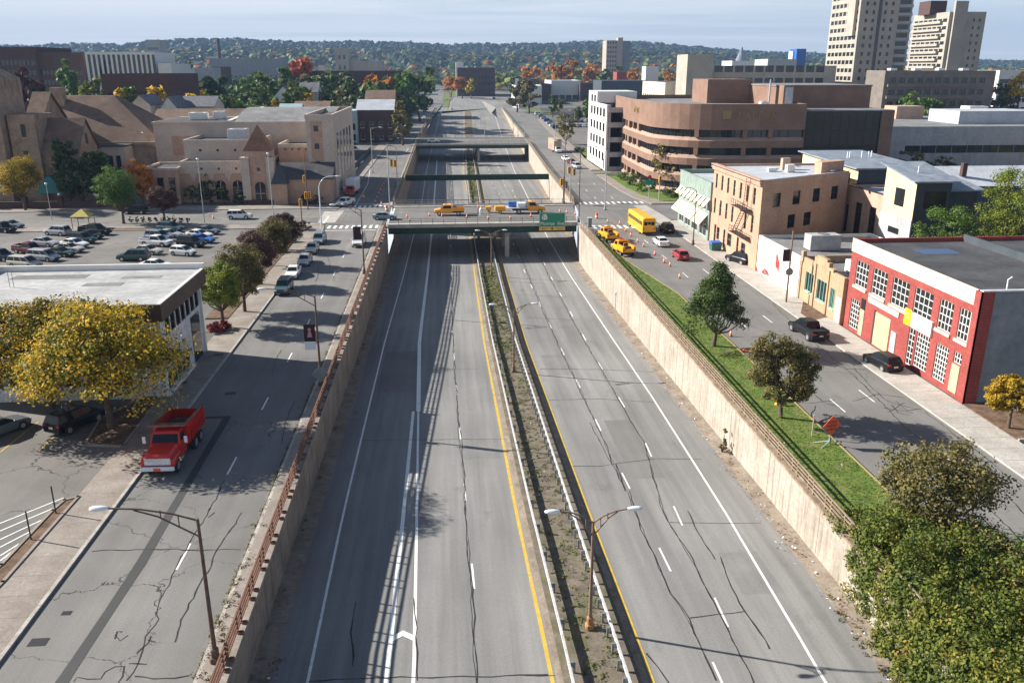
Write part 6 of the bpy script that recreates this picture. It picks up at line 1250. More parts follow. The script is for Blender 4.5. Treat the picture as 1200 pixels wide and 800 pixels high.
for d in (3, 11, 19.5, 27, 31, 37, 43, 71, 82, 88):
    i = min(max(k for k in range(len(per)) if per[k] <= d), len(path)-2); f = (d-per[i])/(per[i+1]-per[i]); a = inn(i, .41); b = inn(i+1, .41); x, y = a[0]+(b[0]-a[0])*f, a[1]+(b[1]-a[1])*f; dd = math.atan2(path[i+1][1]-path[i][1], path[i+1][0]-path[i][0])
    w = 1.0 if d not in (3, 31, 43) else 2.
    for z0, z1 in bands: mb.cbox((x, y, (z0+z1)/2), (w, .8, z1-z0), 0, dd)
mb.build('pier', M['office_brick'], t)
gold = plain('gold letters', (.3, .19, .07), .5); text('M&T Bank', t, 2.0, (70.5, 191.9, 17.9), FR, gold, sx=1.05, ext=.06); mb = MB(); mb.box(62.7, 64.5, 191.84, 191.98, 17.1, 18.9); mb.box(63.1, 64.1, 191.8, 191.85, 17.5, 18.5); mb.build('emblem', gold, t)
text('M&T', t, 2.0, (49.2, 221., 17.8), (math.pi/2, 0, -math.pi/2), gold, sx=1.6, ext=.06)
mb = MB(); mb.box(69, 81, 226, 240, HB-1.1, 25.2); mb.build('penthouse', M['dark_red_brick'] if 'dark_red_brick' in M else M['office_brick'], t)
mb = MB(); mb.box(79.0, 81.5, 199, 202, HB-1.1, 24.2); fr_ = mb.build('roof_frame', M['office_brick'], t); mb = MB(); mb.box(79.3, 81.2, 198.9, 198.97, HB-.2, 23.8); mb.build('pane', M['roof_pale'], fr_)
mb = MB(); mb.tube([(76, 200, HB-1.1), (76, 200, 25.5)], .2, 6); mb.build('flue', M['grey_conc'], t)
unit(t, 74.5, 199, HB-1.1, (2, 1.6, 1.3))
# --- dark glass office beside it
t = thing('glass_building', 'black mirror glass office with a brown brick top storey', 'office building', (82.1, 196, 0)); mb = MB(); mb.box(0, 22.4, 0, 40, -.5, 18.4); mb.build('wall', plain('black curtain glass', (.01, .01, .011), .08, 0., .8), t); mb = MB()
for z in (1.5, 5.7, 9.9, 14.1, 18.3): mb.box(-.05, 22.45, -.06, 0, z-.12, z+.12)
for k in range(12): mb.box(k*2-.04, k*2+.04, -.05, 0, 0, 18.4)
mb.build('mullion', M['steel_dark'], t); mb = MB(); mb.box(19.6, 22.6, -.5, -.07, 0, 18.6); mb.build('brick_pier', M['office_brick'], t); mb = MB(); mb.box(-.2, 22.6, -.3, 40, 18.45, 18.75); mb.build('roof', M['roof_grey'], t)
mb = MB(); mb.box(-1.5, 22.5, 12, 38, 18.75, 23.8); mb.build('top_storey', M['office_brick'], t); mb = MB(); mb.box(-1.7, 22.7, 11.8, 38.2, 23.8, 24.1); mb.build('coping', M['roof_grey'], t)
# --- white office block with small square windows
hl = []
for r in range(4):
    for c in range(5): hl.append((4.5+c*5.2, 7.7+c*5.2, 2.4+r*4.1, 4.8+r*4.1))
for c in range(2): hl.append((4.5+c*5.2, 7.7+c*5.2, 18.3, 20.4))
t = thing('parking_garage', 'white office block with rows of small square windows and open dark decks behind', 'office building', (45.4, 242, 0)); mb = MB(); holes(mb, (0, 31), (0, -1), 31, -.5, 18.2, [h for h in hl if h[2] < 18], .35); holes(mb, (0, 31), (0, -1), 15, 18.2, 21.4, [h for h in hl if h[2] > 18], .35)
mb.face([(0, 31, -.5), (0, 31, 21.4), (12, 31, 21.4), (12, 31, -.5)]); mb.face([(0, 16, 18.2), (12, 16, 18.2), (12, 16, 21.4), (0, 16, 21.4)]); mb.face([(0, 31, 21.4), (0, 16, 21.4), (12, 16, 21.4), (12, 31, 21.4)]); mb.face([(0, 0, -.5), (.5, 0, -.5), (.5, 0, 18.2), (0, 0, 18.2)]); mb.face([(0, 0, 18.2), (.5, 0, 18.2), (.5, 16, 18.2), (0, 16, 18.2)]); mb.face([(.5, 0, 18.2), (.5, 0, 16.6), (.5, 16, 16.6), (.5, 16, 18.2)]); mb.build('wall', M['white'], t)
add_windows(t, [((0, 31), (0, -1), h, 2, 1, M['black_frame'], M['glass_dark'], None) for h in hl])
for r in range(5):
    mb = MB(); mb.box(.5, 12.5, .2, 31, r*4.1, r*4.1+.45); s_ = mb.build('deck', M['grey_conc'], t); mb = MB(); mb.box(.5, 12.5, .0, .2, r*4.1-.3, r*4.1+1.1); mb.build('deck_wall', M['grey_conc'], s_)
mb = MB(); mb.box(.5, 12.5, 8, 8.3, 0, 16.4); mb.build('back_wall', M['slate_paint'], t)
for x in (1.0, 6.6, 12): mb = MB(); mb.box(x-.3, x+.3, .21, .8, 0, 18.2); mb.build('column', M['grey_conc'], t)
mb = MB(); mb.box(-.04, .0, 1.2, 3.0, .4, 3.2); mb.build('banner', plain('purple banner', (.14, .02, .12), .7), t)
# --- long grey building, modern houses, brick annex
t = bld('warehouse', 'long low grey concrete building with a single strip of dark windows', 110, 222, 120, 78, 12.6, M['grey_conc'], M['roof_grey'], .5, {'S': {'h': [(13+k*4.4, 17.3+k*4.4, 6.2, 8.2) for k in range(23)], 'nxz': (2, 1)}}, 'building', cop=M['white'])
mb = MB(); mb.box(38, 62, 18, 34, 12.6, 16.2); mb.build('screen_wall', M['roof_pale'], t); mb = MB(); mb.box(33, 42, 44, 52, 12.6, 16.5); mb.build('brick_penthouse', M['tan_brick'], t); unit(t, 56, 40, 12.6, (6, 5, 4), M['white']); unit(t, 64, 28, 12.6, (3, 3, 2.4)); mb = MB(); mb.box(0, 118, 70, 71, 12.6, 14.4); mb.build('roof_wall', M['white'], t)
t = bld('brick_annex', 'salmon brick two storey annex behind the tan building', 62.4, 116.2, 8., 12., 10.3, M['tan_brick'], M['roof_pale'], .4, {'W': {'h': [(.6, 1.6, 3.5, 7.8), (3.8, 5.8, 3., 8.6), (8.2, 10.2, 3., 8.6)], 'nxz': (2, 4)}}, 'building', cop=M['black_frame'])
t = thing('modern_house', 'modern house with pale yellow ends, slate blue walls and sloping metal roofs', 'house', (61.7, 107, 0)); mb = MB()
def wedge(x0, x1, y0, y1, z0, z1):   # mono-pitch volume, low toward the south
    mb = MB(); mb.face([(x0, y0, 0), (x1, y0, 0), (x1, y0, z0), (x0, y0, z0)], 0); mb.face([(x1, y1, 0), (x0, y1, 0), (x0, y1, z1), (x1, y1, z1)], 0); mb.face([(x1, y0, 0), (x1, y1, 0), (x1, y1, z1), (x1, y0, z0)], 0); mb.face([(x0, y1, 0), (x0, y0, 0), (x0, y0, z0), (x0, y1, z1)], 1); mb.build('wall', [M['slate_paint'], M['yellow_siding']], t)
    s = (z1-z0)/(y1-y0); e = .7; mb = MB(); a_, b_ = z0-e*s+.02, z1+e*s+.02; mb.loft([[(x0-e, y0-e, a_), (x1+e, y0-e, a_), (x1+e, y0-e, a_+.22), (x0-e, y0-e, a_+.22)], [(x0-e, y1+e, b_), (x1+e, y1+e, b_), (x1+e, y1+e, b_+.22), (x0-e, y1+e, b_+.22)]]); return mb.build('roof', M['metal_roof'], t)
M['metal_roof'] = noisy('blue grey standing seam metal', (.2, .23, .275), (.26, .29, .335), .5, .45, fine=1.)
r1 = wedge(.3, 5.2, .6, 8.8, 13.7, 15.1); wedge(5.25, 9.5, 1.6, 8., 12.4, 13.2); r2 = wedge(2.5, 13, 21.5, 43, 13.0, 13.6)
mb = MB(); mb.box(.22, .297, 3.2, 5.6, 10.0, 12.4); mb.build('window', M['glass'], t); mb = MB(); mb.box(2.42, 2.497, 24, 25.8, 9.8, 12.2); mb.build('window', M['glass'], t)
mb = MB(); mb.box(.12, .29, .4, 8.8, 0, 8.6); mb.build('grey_panel', M['grey_conc'], t); mb = MB(); mb.box(.06, .119, 3.2, 6., 6.2, 7.); mb.build('window', M['glass'], t); mb = MB(); mb.box(1.6, 4.6, .53, .598, 10.2, 12.4); mb.build('window', M['glass'], t); mb = MB(); mb.box(1., 6, .5, .597, 1, 6); mb.build('garage_opening', M['glass_dark'], t)
for x, y in ((6, 33), (6.6, 33.4), (9, 34), (10, 33.6), (10.9, 34.4)): mb = MB(); mb.tube([(x, y, 13), (x, y, 14.6)], .12, 6); mb.build('vent_pipe', M['lamp_white'], r2)
mb = MB(); mb.tube([(2.2, 4, 14), (2.2, 4, 15.4)], .1, 6); mb.build('vent_pipe', M['lamp_white'], r1)
t = house('row_house', 'low house with a pale roof and a red brick chimney behind the modern house', 78, 136, 24, 14, 9.2, 11.6, M['slate_paint'], M['roof_pale'], 'x', None, (10, 3))
t = bld('shed_building', 'long dark roofed shed below the grey concrete building', 96, 160, 60, 20, 7., M['slate_paint'], M['roof_dark'], .4, {}, 'building')
# --- apartment towers
def tower(label, cx, y0, wS, wW, h, rows, fl, z0=None, name='apartment_tower', balc=False, mat=None):
    W2 = [(1+c*(wW-2)/7+.4, 1+(c+1)*(wW-2)/7-.4, 2+r*fl, 3.5+r*fl) for r in range(rows-1, -1, -1) for c in range(7)]
    t = bld(name, label, cx, y0, wS, wW, h, mat or M['tower_conc'], M['roof_grey'], 1., {'W': {'h': W2, 'nxz': (2, 1)}, 'S': {'h': [(x, x+1., 2+r*fl, 3.4+r*fl) for r in range(rows-1, -1, -1) for x in (2.2, 5., wS-6., wS-3.2)], 'nxz': (1, 1)}}, 'apartment block')
    return t
p = PY(1000, 80, 335); t = tower('tall pale concrete apartment tower cut off by the top of the picture', p.x, 335, 15.6, 26, 66, 21, 3.05); mb = MB(); mb.box(7.3, 8.6, -.08, -.003, 0, 66); mb.build('window_strip', M['glass'], t); mb = MB(); mb.box(15.6, 23, 4, 26, 0, 66); w_ = mb.build('rear_wing', M['tower_conc'], t); mb = MB()
for k in range(21): mb.box(15.7, 22.6, 2.6, 4, 1.6+k*3.05, 2.7+k*3.05)
mb.build('balcony', M['grey_conc'], w_); mb = MB()
for k in range(21): mb.box(16.2, 22.2, 3.95, 3.995, 2.75+k*3.05, 4.3+k*3.05)
mb.build('window', M['glass'], w_)
mb = MB(); mb.box(-1.2, -.003, 2, 9, 12, 22); mb.build('bay', M['tower_conc'], t); mb = MB(); mb.box(-1.2, -.003, 2, 8, 40, 66); mb.build('bay', M['tower_conc'], t); mb = MB(); mb.box(-4, -.003, 17, 25.5, 0, 26); mb.build('low_wing', M['tower_conc'], t)
p = PY(1105, 70, 395); t = tower('second apartment tower with sunlit balconies and a windowless dark end', p.x, 395, 17.5, 31, 51.5, 15, 3.3); mb = MB()
for k in range(15): mb.box(-1.3, -.01, 5, 30, 1.5+k*3.3, 2.6+k*3.3)
mb.build('balcony', M['tower_conc'], t); mb = MB(); mb.box(1.5, 7.5, -1.5, -.003, 0, 57); mb.build('stair_shaft', M['tower_conc'], t); mb = MB(); mb.box(-3, 5, 12, 22, 52, 58); mb.build('plant_room', M['dark_brick'], t)
p = PY(1038, 82, 300); p2 = PY(1168, 82, 300); t = bld('apartment_block', 'dark grey slab of flats in front of the apartment towers', p.x, 300, p2.x-p.x, 14, p.z-1, M['flat_brown'], M['roof_grey'], .8, {'S': {'h': [(2+c*3.3, 4.2+c*3.3, 3+r*4.0, 4.8+r*4.0) for r in range(5, -1, -1) for c in range(11)], 'nxz': (2, 1)}}, 'apartment block', mats=None)
mb = MB()
for r in range(6): mb.box(1, p2.x-p.x-8, -1.1, -.01, 1.6+r*4., 2.6+r*4.)
mb.build('balcony', M['flat_brown'], t)
for k in range(4): unit(t, 6+k*9, 7, p.z-1, (2.5, 2.5, 1.4), M['white'])
p = PY(1172, 82, 430); t = bld('office_block', 'striped white office block at the right edge of the picture', p.x, 430, 70, 30, p.z-1, M['white'], M['roof_grey'], .8, {'S': {'h': [(.6+c*7, 7+c*7, 2+r*4.6, 4.2+r*4.6) for r in range(5) for c in range(9)], 'nxz': (3, 1)}}, 'office building')
# --- long beige block beyond the bank
p = PY(905, 82, 330); p2 = PY(980, 82, 330); t = bld('office_block', 'long beige concrete block with dark window rows beyond the brick office', PY(822, 84, 330).x, 330, p2.x-PY(822, 84, 330).x, 30, p.z-G(330), M['tower_conc'], M['roof_grey'], .8, {'S': {'h': [(1+c*4, 4.2+c*4, 4+r*4.5, 6.4+r*4.5) for r in range(5, -1, -1) for c in range(12)], 'nxz': (2, 1)}}, 'office building'); zt = p.z
mb = MB(); q = PY(805, 64, 330); mb.box(-6.5, 3.5, -3, 12, 0, q.z); mb.build('stair_tower', M['tower_conc'], t)
p = PY(776, 98, 350); p2 = PY(838, 102, 350); bld('office_block', 'low cream building with small dark windows left of the beige stair tower', p.x, 345, p2.x-p.x, 40, p.z, M['cream'], M['roof_grey'], .5, {'S': {'h': [(.8+c*1.7, 1.9+c*1.7, 4+r*4, 5.6+r*4) for r in range(4) for c in range(12)], 'nxz': (1, 1)}, 'W': (10, 4, 1.6, 1.6, 4, 4, 1.)}, 'office building')
# --- museum: tan and grey block, corner tower with pyramid roof
t = thing('museum_building', 'tan and grey block museum with arched windows and a pyramid roofed tower', 'museum', (-62, 188, 0)); Tn, Gy = M['museum_tan'], M['museum_grey']
def mbx(nm, x0, x1, y0, y1, z0, z1, m, roof=None, par=.5):
    mb = MB(); mb.box(x0, x1, y0, y1, z0, z1); o = mb.build(nm, m, t)
    if roof:
        mb = MB(); mb.box(x0+.35, x1-.35, y0+.35, y1-.35, z1+.003, z1+.02); mb.build('roof', roof, o); mb = MB()
        for a in ((x0-.1, x1+.1, y0-.1, y0+.34), (x0-.1, x1+.1, y1-.34, y1+.1), (x0-.1, x0+.34, y0+.34, y1-.34), (x1-.34, x1+.1, y0+.34, y1-.34)): mb.box(*a, z1+.001, z1+par)
        mb.build('parapet', Gy, o)
    return o
def arch_hole(o, x, y, z0, w, h, m=M['glass_dark'], nm='arched_window'):
    mb = MB(); pts = [(x-w/2, z0), (x+w/2, z0)]+[(x+w/2*math.cos(a), z0+h-w/2+w/2*math.sin(a)) for a in [i*math.pi/8 for i in range(9)]]
    mb.loft([[(px, y-.1, pz) for px, pz in pts], [(px, y-.004, pz) for px, pz in pts]]); q = mb.build(nm, m, o); mb = MB(); mb.box(x-.06, x+.06, y-.14, y-.1, z0, z0+h-.1); mb.box(x-w/2, x+w/2, y-.14, y-.1, z0+h*.45, z0+h*.45+.12); mb.build('mullion', Gy, q)
fw = mbx('front_wing', 4.5, 23.5, 2, 14, -.3, 8.2, Tn, M['roof_dark'], .6); mb = MB(); mb.box(4.4, 23.5, 1.88, 2, 6.2, 8.2); mb.build('stone_band', Gy, fw)
for k in range(4): arch_hole(fw, 9+k*3.7, 2, .5, 2.2, 4.2); mb = MB(); mb.cyl((9+k*3.7, 1.86, 7.2), (0, 1, 0), .28, .06, 10); mb.build('roundel', M['slate_paint'], fw)
for k in range(5): mb = MB(); mb.face([(6.4+k*3.7, 1.98, 6.2), (7.1+k*3.7, 1.98, 4.4), (7.2+k*3.7, 1.98, 4.4), (7.9+k*3.7, 1.98, 6.2)]); mb.build('stone_inlay', Gy, fw)
lw = mbx('curved_wing', -3, 4.5, 0, 12, -.3, 7.2, Tn, M['roof_dark'], .5)
for k in range(3): mb = MB(); mb.box(-2.4+k*2.4, -1.1+k*2.4, -.1, -.004, .6, 5.6); mb.build('window', M['glass_dark'], lw)
sw_ = mbx('upper_block', 4., 20.5, 8, 24, 8, 12.2, Gy, M['roof_dark'], .7)
for k in range(4): mb = MB(); mb.cyl((7.5+k*3.8, 7.95, 10.6), (0, 1, 0), .3, .08, 10); mb.build('roundel', M['slate_paint'], sw_)
unit(t, 15., 13, 12.2, (4, 4, 2.6), M['roof_pale'])
mn = mbx('main_hall', -7, 36.4, 23, 46, -.3, 15.4, Gy, None); mb = MB(); mb.box(-7.2, 37, 22.8, 46, 15.4, 15.9); mb.build('cornice', Gy, mn); mb = MB(); mb.box(-3, 1.5, 22.9, 23, 8.2, 12.6); mb.build('tan_panel', Tn, mn)
mb = MB(); pts = [(23.4, 15.9)]+[(23.4+20*(i/8), 15.9+2.6*math.sin(i/8*math.pi*.6)) for i in range(1, 9)]; mb.loft([[(12, y, z) for y, z in pts]+[(12, 43.4, 15.9)], [(35, y, z) for y, z in pts]+[(35, 43.4, 15.9)]], 0); mb.build('roof', M['roof_pale2'] if 'roof_pale2' in M else M['roof_grey'], mn)
mb = MB(); mb.box(-6.6, 11.8, 23.4, 43, 15.91, 15.98); mb.build('flat_roof', M['roof_dark'], mn); unit(t, 2, 30, 16, (4, 3, 1.6), M['white']); unit(t, 6.5, 32, 16, (2.5, 3, 1.8), M['white']); mb = MB(); mb.loft([[(9.5, 26, 16), (10.5, 26, 16), (10.5, 26.5, 16), (9.5, 26.5, 16)], [(15, 40, 18.6), (16, 40, 18.6), (16, 40.5, 18.4), (15, 40.5, 18.4)]]); mb.build('skylight_fin', M['white'], mn)
tw = mbx('corner_tower', 19.2, 24.4, -1.4, 4, -.3, 11.2, Tn, None); mb = MB(); mb.loft([[(18.9, -1.7, 11.2), (24.7, -1.7, 11.2), (24.7, 4.3, 11.2), (18.9, 4.3, 11.2)], [(21.75, 1.25, 16.4), (21.85, 1.25, 16.4), (21.85, 1.35, 16.4), (21.75, 1.35, 16.4)]]); mb.build('pyramid_roof', noisy('terracotta tiles', (.2, .105, .065), (.27, .145, .09), 1., .8, fine=4.), tw)
for x in (18.3, 23.6): mb = MB(); mb.box(x, x+1.7, -2., -.2, -.3, 9.6); mb.box(x-.1, x+1.8, -2.1, -.1, 9.6, 9.9); mb.build('stone_pier', Gy, tw)
arch_hole(tw, 21.9, -1.4, .1, 2.2, 4.6, M['glass'], 'entrance'); mb = MB(); mb.box(21.5, 22.2, -1.45, -1.404, 7, 7.7); mb.build('niche', M['slate_paint'], tw)
mb = MB(); mb.box(18.2, 25.4, -2.15, -1.8, -.3, .9); mb.build('plinth', M['dark_brick'], tw)
rw = mbx('right_wing', 24.4, 33.0, 9, 24, -.3, 11., Tn, M['roof_dark'], .8)
for k in range(5): mb = MB(); mb.cyl((26+k*1.5, 8.9, 10.6), (0, 1, 0), .22, .06, 8); mb.build('roundel', M['slate_paint'], rw)
en = mbx('end_block', 31.5, 37.4, 4.6, 46, -.3, 17.6, Gy, M['roof_dark'], .8)
for z in (7.2, 11, 14.8): mb = MB(); mb.box(33.2, 34.2, 4.5, 4.596, z, z+1.2); mb.build('window', M['slate_paint'], en)
mb = MB(); mb.box(32.5, 35., 4.54, 4.598, 1, 17.); mb.build('tan_panel', Tn, en)
for k in range(5): mb = MB(); mb.box(37.4, 37.46, 10+k*6.5, 13.2+k*6.5, 4, 14); mb.build('tall_window', M['glass_blue'], en)
lo = mbx('low_hall', 25.5, 37, -1, 4.5, -.3, 5.4, Tn, None); mb = MB(); mb.loft([[(25, -1.4, 5.4), (37.4, -1.4, 5.4), (37.4, 4.6, 8.2), (25, 4.6, 8.2)], [(25, -1.4, 5.1), (37.4, -1.4, 5.1), (37.4, 4.6, 5.1), (25, 4.6, 5.1)]]); mb.build('roof', M['roof_dark'], lo)
tr_ = mbx('turret', 24.8, 27.8, -3., -.2, -.3, 4.4, Tn, None); mb = MB(); mb.loft([[(24.5, -3.3, 4.4), (28.1, -3.3, 4.4), (28.1, .1, 4.4), (24.5, .1, 4.4)], [(26.25, -1.6, 8.8), (26.35, -1.6, 8.8), (26.35, -1.5, 8.8), (26.25, -1.5, 8.8)]]); mb.build('roof', M['slate_paint'], tr_)
# --- church
t = thing('church', 'brown stone church with steep shingled roofs and a square tower', 'church', (-122, 196, 0)); St = M['stone']
def cbx(nm, x0, x1, y0, y1, z0, z1, m=St): mb = MB(); mb.box(x0, x1, y0, y1, z0, z1); return mb.build(nm, m, t)
q0 = PY(8, 140, 192).x+122; q1 = PY(40, 140, 192).x+122
tw = cbx('tower', q0, q1, -4, 5, -.3, 18.6); 
for x, z in ((.45, 14.), (.4, 8.5)): mb = MB(); mb.box(q0+(q1-q0)*x, q0+(q1-q0)*x+.9, -4.08, -4.004, z, z+2.6); mb.build('slit_window', M['glass_dark'], tw)
mb = MB(); mb.box(q0-6, q0-.5, -6, 6, -.3, 26); mb.loft([[(q0-6, -6, 26), (q0-.5, -6, 26), (q0-.5, 6, 26), (q0-6, 6, 26)], [(q0-4, -2, 28), (q0-2.5, -2, 28), (q0-2.5, 2, 28), (q0-4, 2, 28)]]); mb.build('tall_tower', St, t)
nx_ = PY(42, 140, 203).x+122; nv = cbx('nave', q0-2, nx_, 5, 26, -.3, 13); mb = MB(); gable(mb, q0-2, nx_, 5, 26, 13, 22.6, 'x', .6, 0, None, .2); mb.build('roof', M['shingle'], nv); mb = MB(); mb.face([(nx_, 5, 13), (nx_, 26, 13), (nx_, 15.5, 22.6)]); mb.build('gable', St, nv)
ap = cbx('side_chapel', q1, q1+7.5, -3, 8, -.3, 11.); mb = MB(); gable(mb, q1-1, q1+7.5, -3, 8, 11., 17.4, 'x', .5, 0, None, .2); mb.build('roof', M['shingle'], ap); mb = MB(); mb.face([(q1+7.5, -3, 11.), (q1+7.5, 8, 11.), (q1+7.5, 2.5, 17.4)]); mb.build('gable', St, ap)
for k in range(3): mb = MB(); mb.box(q1+.8+k*2.3, q1+1.7+k*2.3, -3.08, -3.004, 3, 7.4); mb.build('lancet_window', M['glass_dark'], ap)
mb = MB(); mb.box(q1+7.5, q1+7.58, 2, 3.2, 12., 14.4); mb.build('lancet_window', M['glass_dark'], ap)
mb = MB(); mb.loft([[(q1-1, -7, 2.4), (q1+5, -7, 2.4), (q1+5, -3, 2.4), (q1-1, -3, 2.4)], [(q1+.5, -4.5, 5.6), (q1+1.5, -4.5, 5.6), (q1+1.5, -3.01, 5.6), (q1+.5, -3.01, 5.6)]]); mb.build('porch_roof', plain('copper green canopy', (.05, .23, .2), .6), t)
hx0 = PY(70, 112, 225).x+122; hx1 = PY(183, 170, 212).x+122; hl_ = cbx('hall', hx0, hx1, 16, 44, -.3, 11.2); mb = MB(); mb.loft([[(hx0-.6, 15.4, 11.2), (hx1+2.6, 15.4, 10), (hx1+2.6, 44, 10), (hx0-.6, 44, 11.2)], [(hx0, 29, 21.5), (hx0+(hx1-hx0)*.5, 29, 21.5), (hx0+(hx1-hx0)*.5, 31, 21.5), (hx0, 31, 21.5)]]); hr_ = mb.build('roof', M['shingle'], hl_)
mb = MB(); k = .62; mb.loft([[(hx0+(hx1-hx0)*.70, 24.0, 16.2), (hx0+(hx1-hx0)*.75, 23.7, 15.9), (hx0+(hx1-hx0)*.86, 18.9, 12.7), (hx0+(hx1-hx0)*.81, 19.2, 12.9)], [(hx0+(hx1-hx0)*.70, 24.0, 16.6), (hx0+(hx1-hx0)*.75, 23.7, 16.3), (hx0+(hx1-hx0)*.86, 18.9, 13.1), (hx0+(hx1-hx0)*.81, 19.2, 13.3)]]); mb.build('skylight', M['lamp_white'], hr_)
mb = MB(); mb.cbox((hx0+.5, 27, 20), (3., 2, 7)); mb.build('chimney', M['stone'], hr_)
mb = MB(); mb.box(hx0+7, hx1-5.5, 10.5, 16, -.3, 10.6); wa = mb.build('white_annex', M['museum_grey'], t); mb = MB(); mb.box(hx0+6.7, hx1-5.2, 10.2, 16.2, 10.6, 10.9); mb.build('roof', M['roof_dark'], wa)
for k in range(7): mb = MB(); mb.box(hx0+7.8+k*1.75, hx0+8.8+k*1.75, 10.42, 10.496, 6., 8.6); mb.build('window', M['glass_dark'], wa)
t = house('hall_building', 'long building with a plain brown shingle roof behind the museum', PY(170, 140, 258).x, 258, PY(318, 140, 258).x-PY(170, 140, 258).x, 26, 10.5, 16.2, M['museum_grey'], M['shingle'], 'x')
# garden wall with piers in front of the church
t = thing('garden_wall', 'low dark brick wall with pale capped piers before the church', 'wall', (-110, 183, 0)); mb = MB(); mb.box(0, 44, 0, .5, 0, 1.5); mb.build('wall', M['dark_brick'], t)
for k in range(7): mb = MB(); mb.cbox((k*7.2+.5, .25, 1.3), (1., 1., 2.6)); q = mb.build('pier', M['dark_brick'], t); mb = MB(); mb.ball((k*7.2+.5, .25, 2.85), .4, .4, .35); mb.build('cap', M['grey_conc'], q)
# --- houses and blocks of the town, by pixel span at a stated distance
def far(name, label, xl, xr, yt, Y, dep, wall, roof, wins=None, cat='building', par=.4, **k):
    a, b = PY(xl, yt, Y), PY(xr, yt, Y); return bld(name, label, a.x, Y, b.x-a.x, dep, max(2.5, a.z-G(Y)), wall, roof, par, wins, cat, **k)
def farhouse(name, label, xl, xr, ye, yr, Y, dep, wall, roof, axis='x', wins=None, chim=None):
    a, b = PY(xl, ye, Y), PY(xr, ye, Y); r = PY(xl, yr, Y+dep/2); return house(name, label, a.x, Y, b.x-a.x, dep, max(2.5, a.z-G(Y)), r.z-G(Y), wall, roof, axis, wins, chim)
far('brick_block', 'big brown brick block at the far left with small windows', -20, 40, 56, 420, 40, M['dark_brick'], M['roof_dark'], {'S': (11, 6, 2., 2.4, 8, 4.2, 1.)}, nxz=(1, 1))
far('brick_block', 'lower wing of brown brick joining the far left block to the white fins', 34, 97, 62.5, 422, 30, M['dark_brick'], M['roof_dark'], {'S': (13, 5, 1.5, 2.2, 8, 4.2, 1.)}, nxz=(1, 1))
t = far('finned_building', 'white building with tall vertical fins and dark windows between them', 99, 172, 62, 400, 40, M['white'], M['roof_grey'], {'S': {'h': [(1+c*2.1, 2.2+c*2.1, 15, 33.6) for c in range(14)], 'nxz': (1, 1)}}, 'office building'); mb = MB(); mb.box(30.4, 36, 0, 36, 0, 30); mb.build('stair_block', M['white'], t)
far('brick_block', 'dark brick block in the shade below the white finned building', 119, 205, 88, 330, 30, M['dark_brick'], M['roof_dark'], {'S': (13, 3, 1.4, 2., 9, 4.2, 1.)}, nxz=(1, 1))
farhouse('gable_house', 'grey roofed house behind the church hall', 153, 176, 123, 111, 275, 14, M['museum_grey'], M['shingle_grey'], 'y', None); farhouse('gable_house', 'house with a white gable and dark roof behind the museum', 188, 208, 127, 113, 280, 14, M['white'], M['shingle_grey'], 'y', {'S': (2, 1, 1.2, 2.2, 6, 4, 4.)}); farhouse('gable_house', 'low grey roofed house right of the white gable', 210, 250, 125, 113, 290, 14, M['museum_grey'], M['shingle_grey'], 'x')
farhouse('gable_house', 'pale turquoise roofed house behind the museum hall', 325, 350, 137, 122, 285, 16, M['blue_siding'], M['blue_siding'], 'x'); farhouse('gable_house', 'dark red house with a brown hipped roof right of the turquoise house', 343, 384, 131, 119, 300, 16, M['dark_red'], M['shingle'], 'x')
farhouse('gable_house', 'small white house among trees with grey roof', 322, 343, 112, 101, 380, 14, M['white'], M['shingle_grey'], 'y'); farhouse('gable_house', 'blue grey house behind the orange maple', 350, 372, 108, 97, 390, 14, M['blue_siding'], M['shingle_grey'], 'x')
t = far('porch_house', 'pale blue porch house with a white flat roof edge', 386, 418, 131, 342, 18, M['blue_siding'], M['white'], {'S': (5, 2, 1.4, 2.4, 1, 4, .6)}, 'house', sill=None); 
t = farhouse('brick_house', 'dark red brick house with white window trims at the far junction', 418, 461, 129, 117, 345, 18, M['dark_brick'], M['roof_pale'], 'x', {'S': {'h': [(1.2+k*3.6, 2.6+k*3.6, z, z+2.4) for k in range(4) for z in (1.2, 5.6)], 'nxz': (1, 2), 'frame': M['white'], 'sill': M['white']}}); farhouse('brick_house', 'orange roofed brick house behind the dark red brick house', 428, 462, 119, 106, 372, 18, M['red_brick'], M['shingle'], 'x')
far('school_tower', 'beige castellated school tower among far trees', 392, 408, 58, 900, 18, M['tower_conc'], M['roof_grey'], {'S': (2, 3, 2, 4, 14, 10, 2.)}, 'tower', par=1.5); far('school_building', 'long beige school wing right of its tower', 408, 448, 72, 905, 30, M['tower_conc'], M['roof_grey'], {'S': (9, 2, 2, 3, 6, 6, 1.)}, 'school')
far('mill_building', 'long dark flat roofed mill among the trees left of the far street', 336, 470, 84, 560, 24, M['dark_brick'], M['roof_pale'], {'S': (18, 2, 1.6, 2.2, 5, 5, 1.)})
far('mill_building', 'dark brown brick works at the end of the expressway', 536, 580, 80, 850, 60, M['dark_brick'], M['roof_pale'], {'S': (11, 3, 2, 3, 4, 6, 1.)}); far('white_block', 'small white roof block on the brick works', 534, 543, 73.5, 852, 12, M['white'], M['roof_pale'])
far('shed_building', 'white fronted shed right of the brown trees', 604, 635, 101, 700, 40, M['white'], M['roof_pale']); far('shed_building', 'dark shed with a pale roof behind the white fronted shed', 608, 629, 93, 760, 40, M['slate_paint'], M['roof_pale']); far('shed_building', 'purple brick shed between two white sheds', 634, 646, 99, 740, 30, M['dark_brick'], M['roof_dark'])
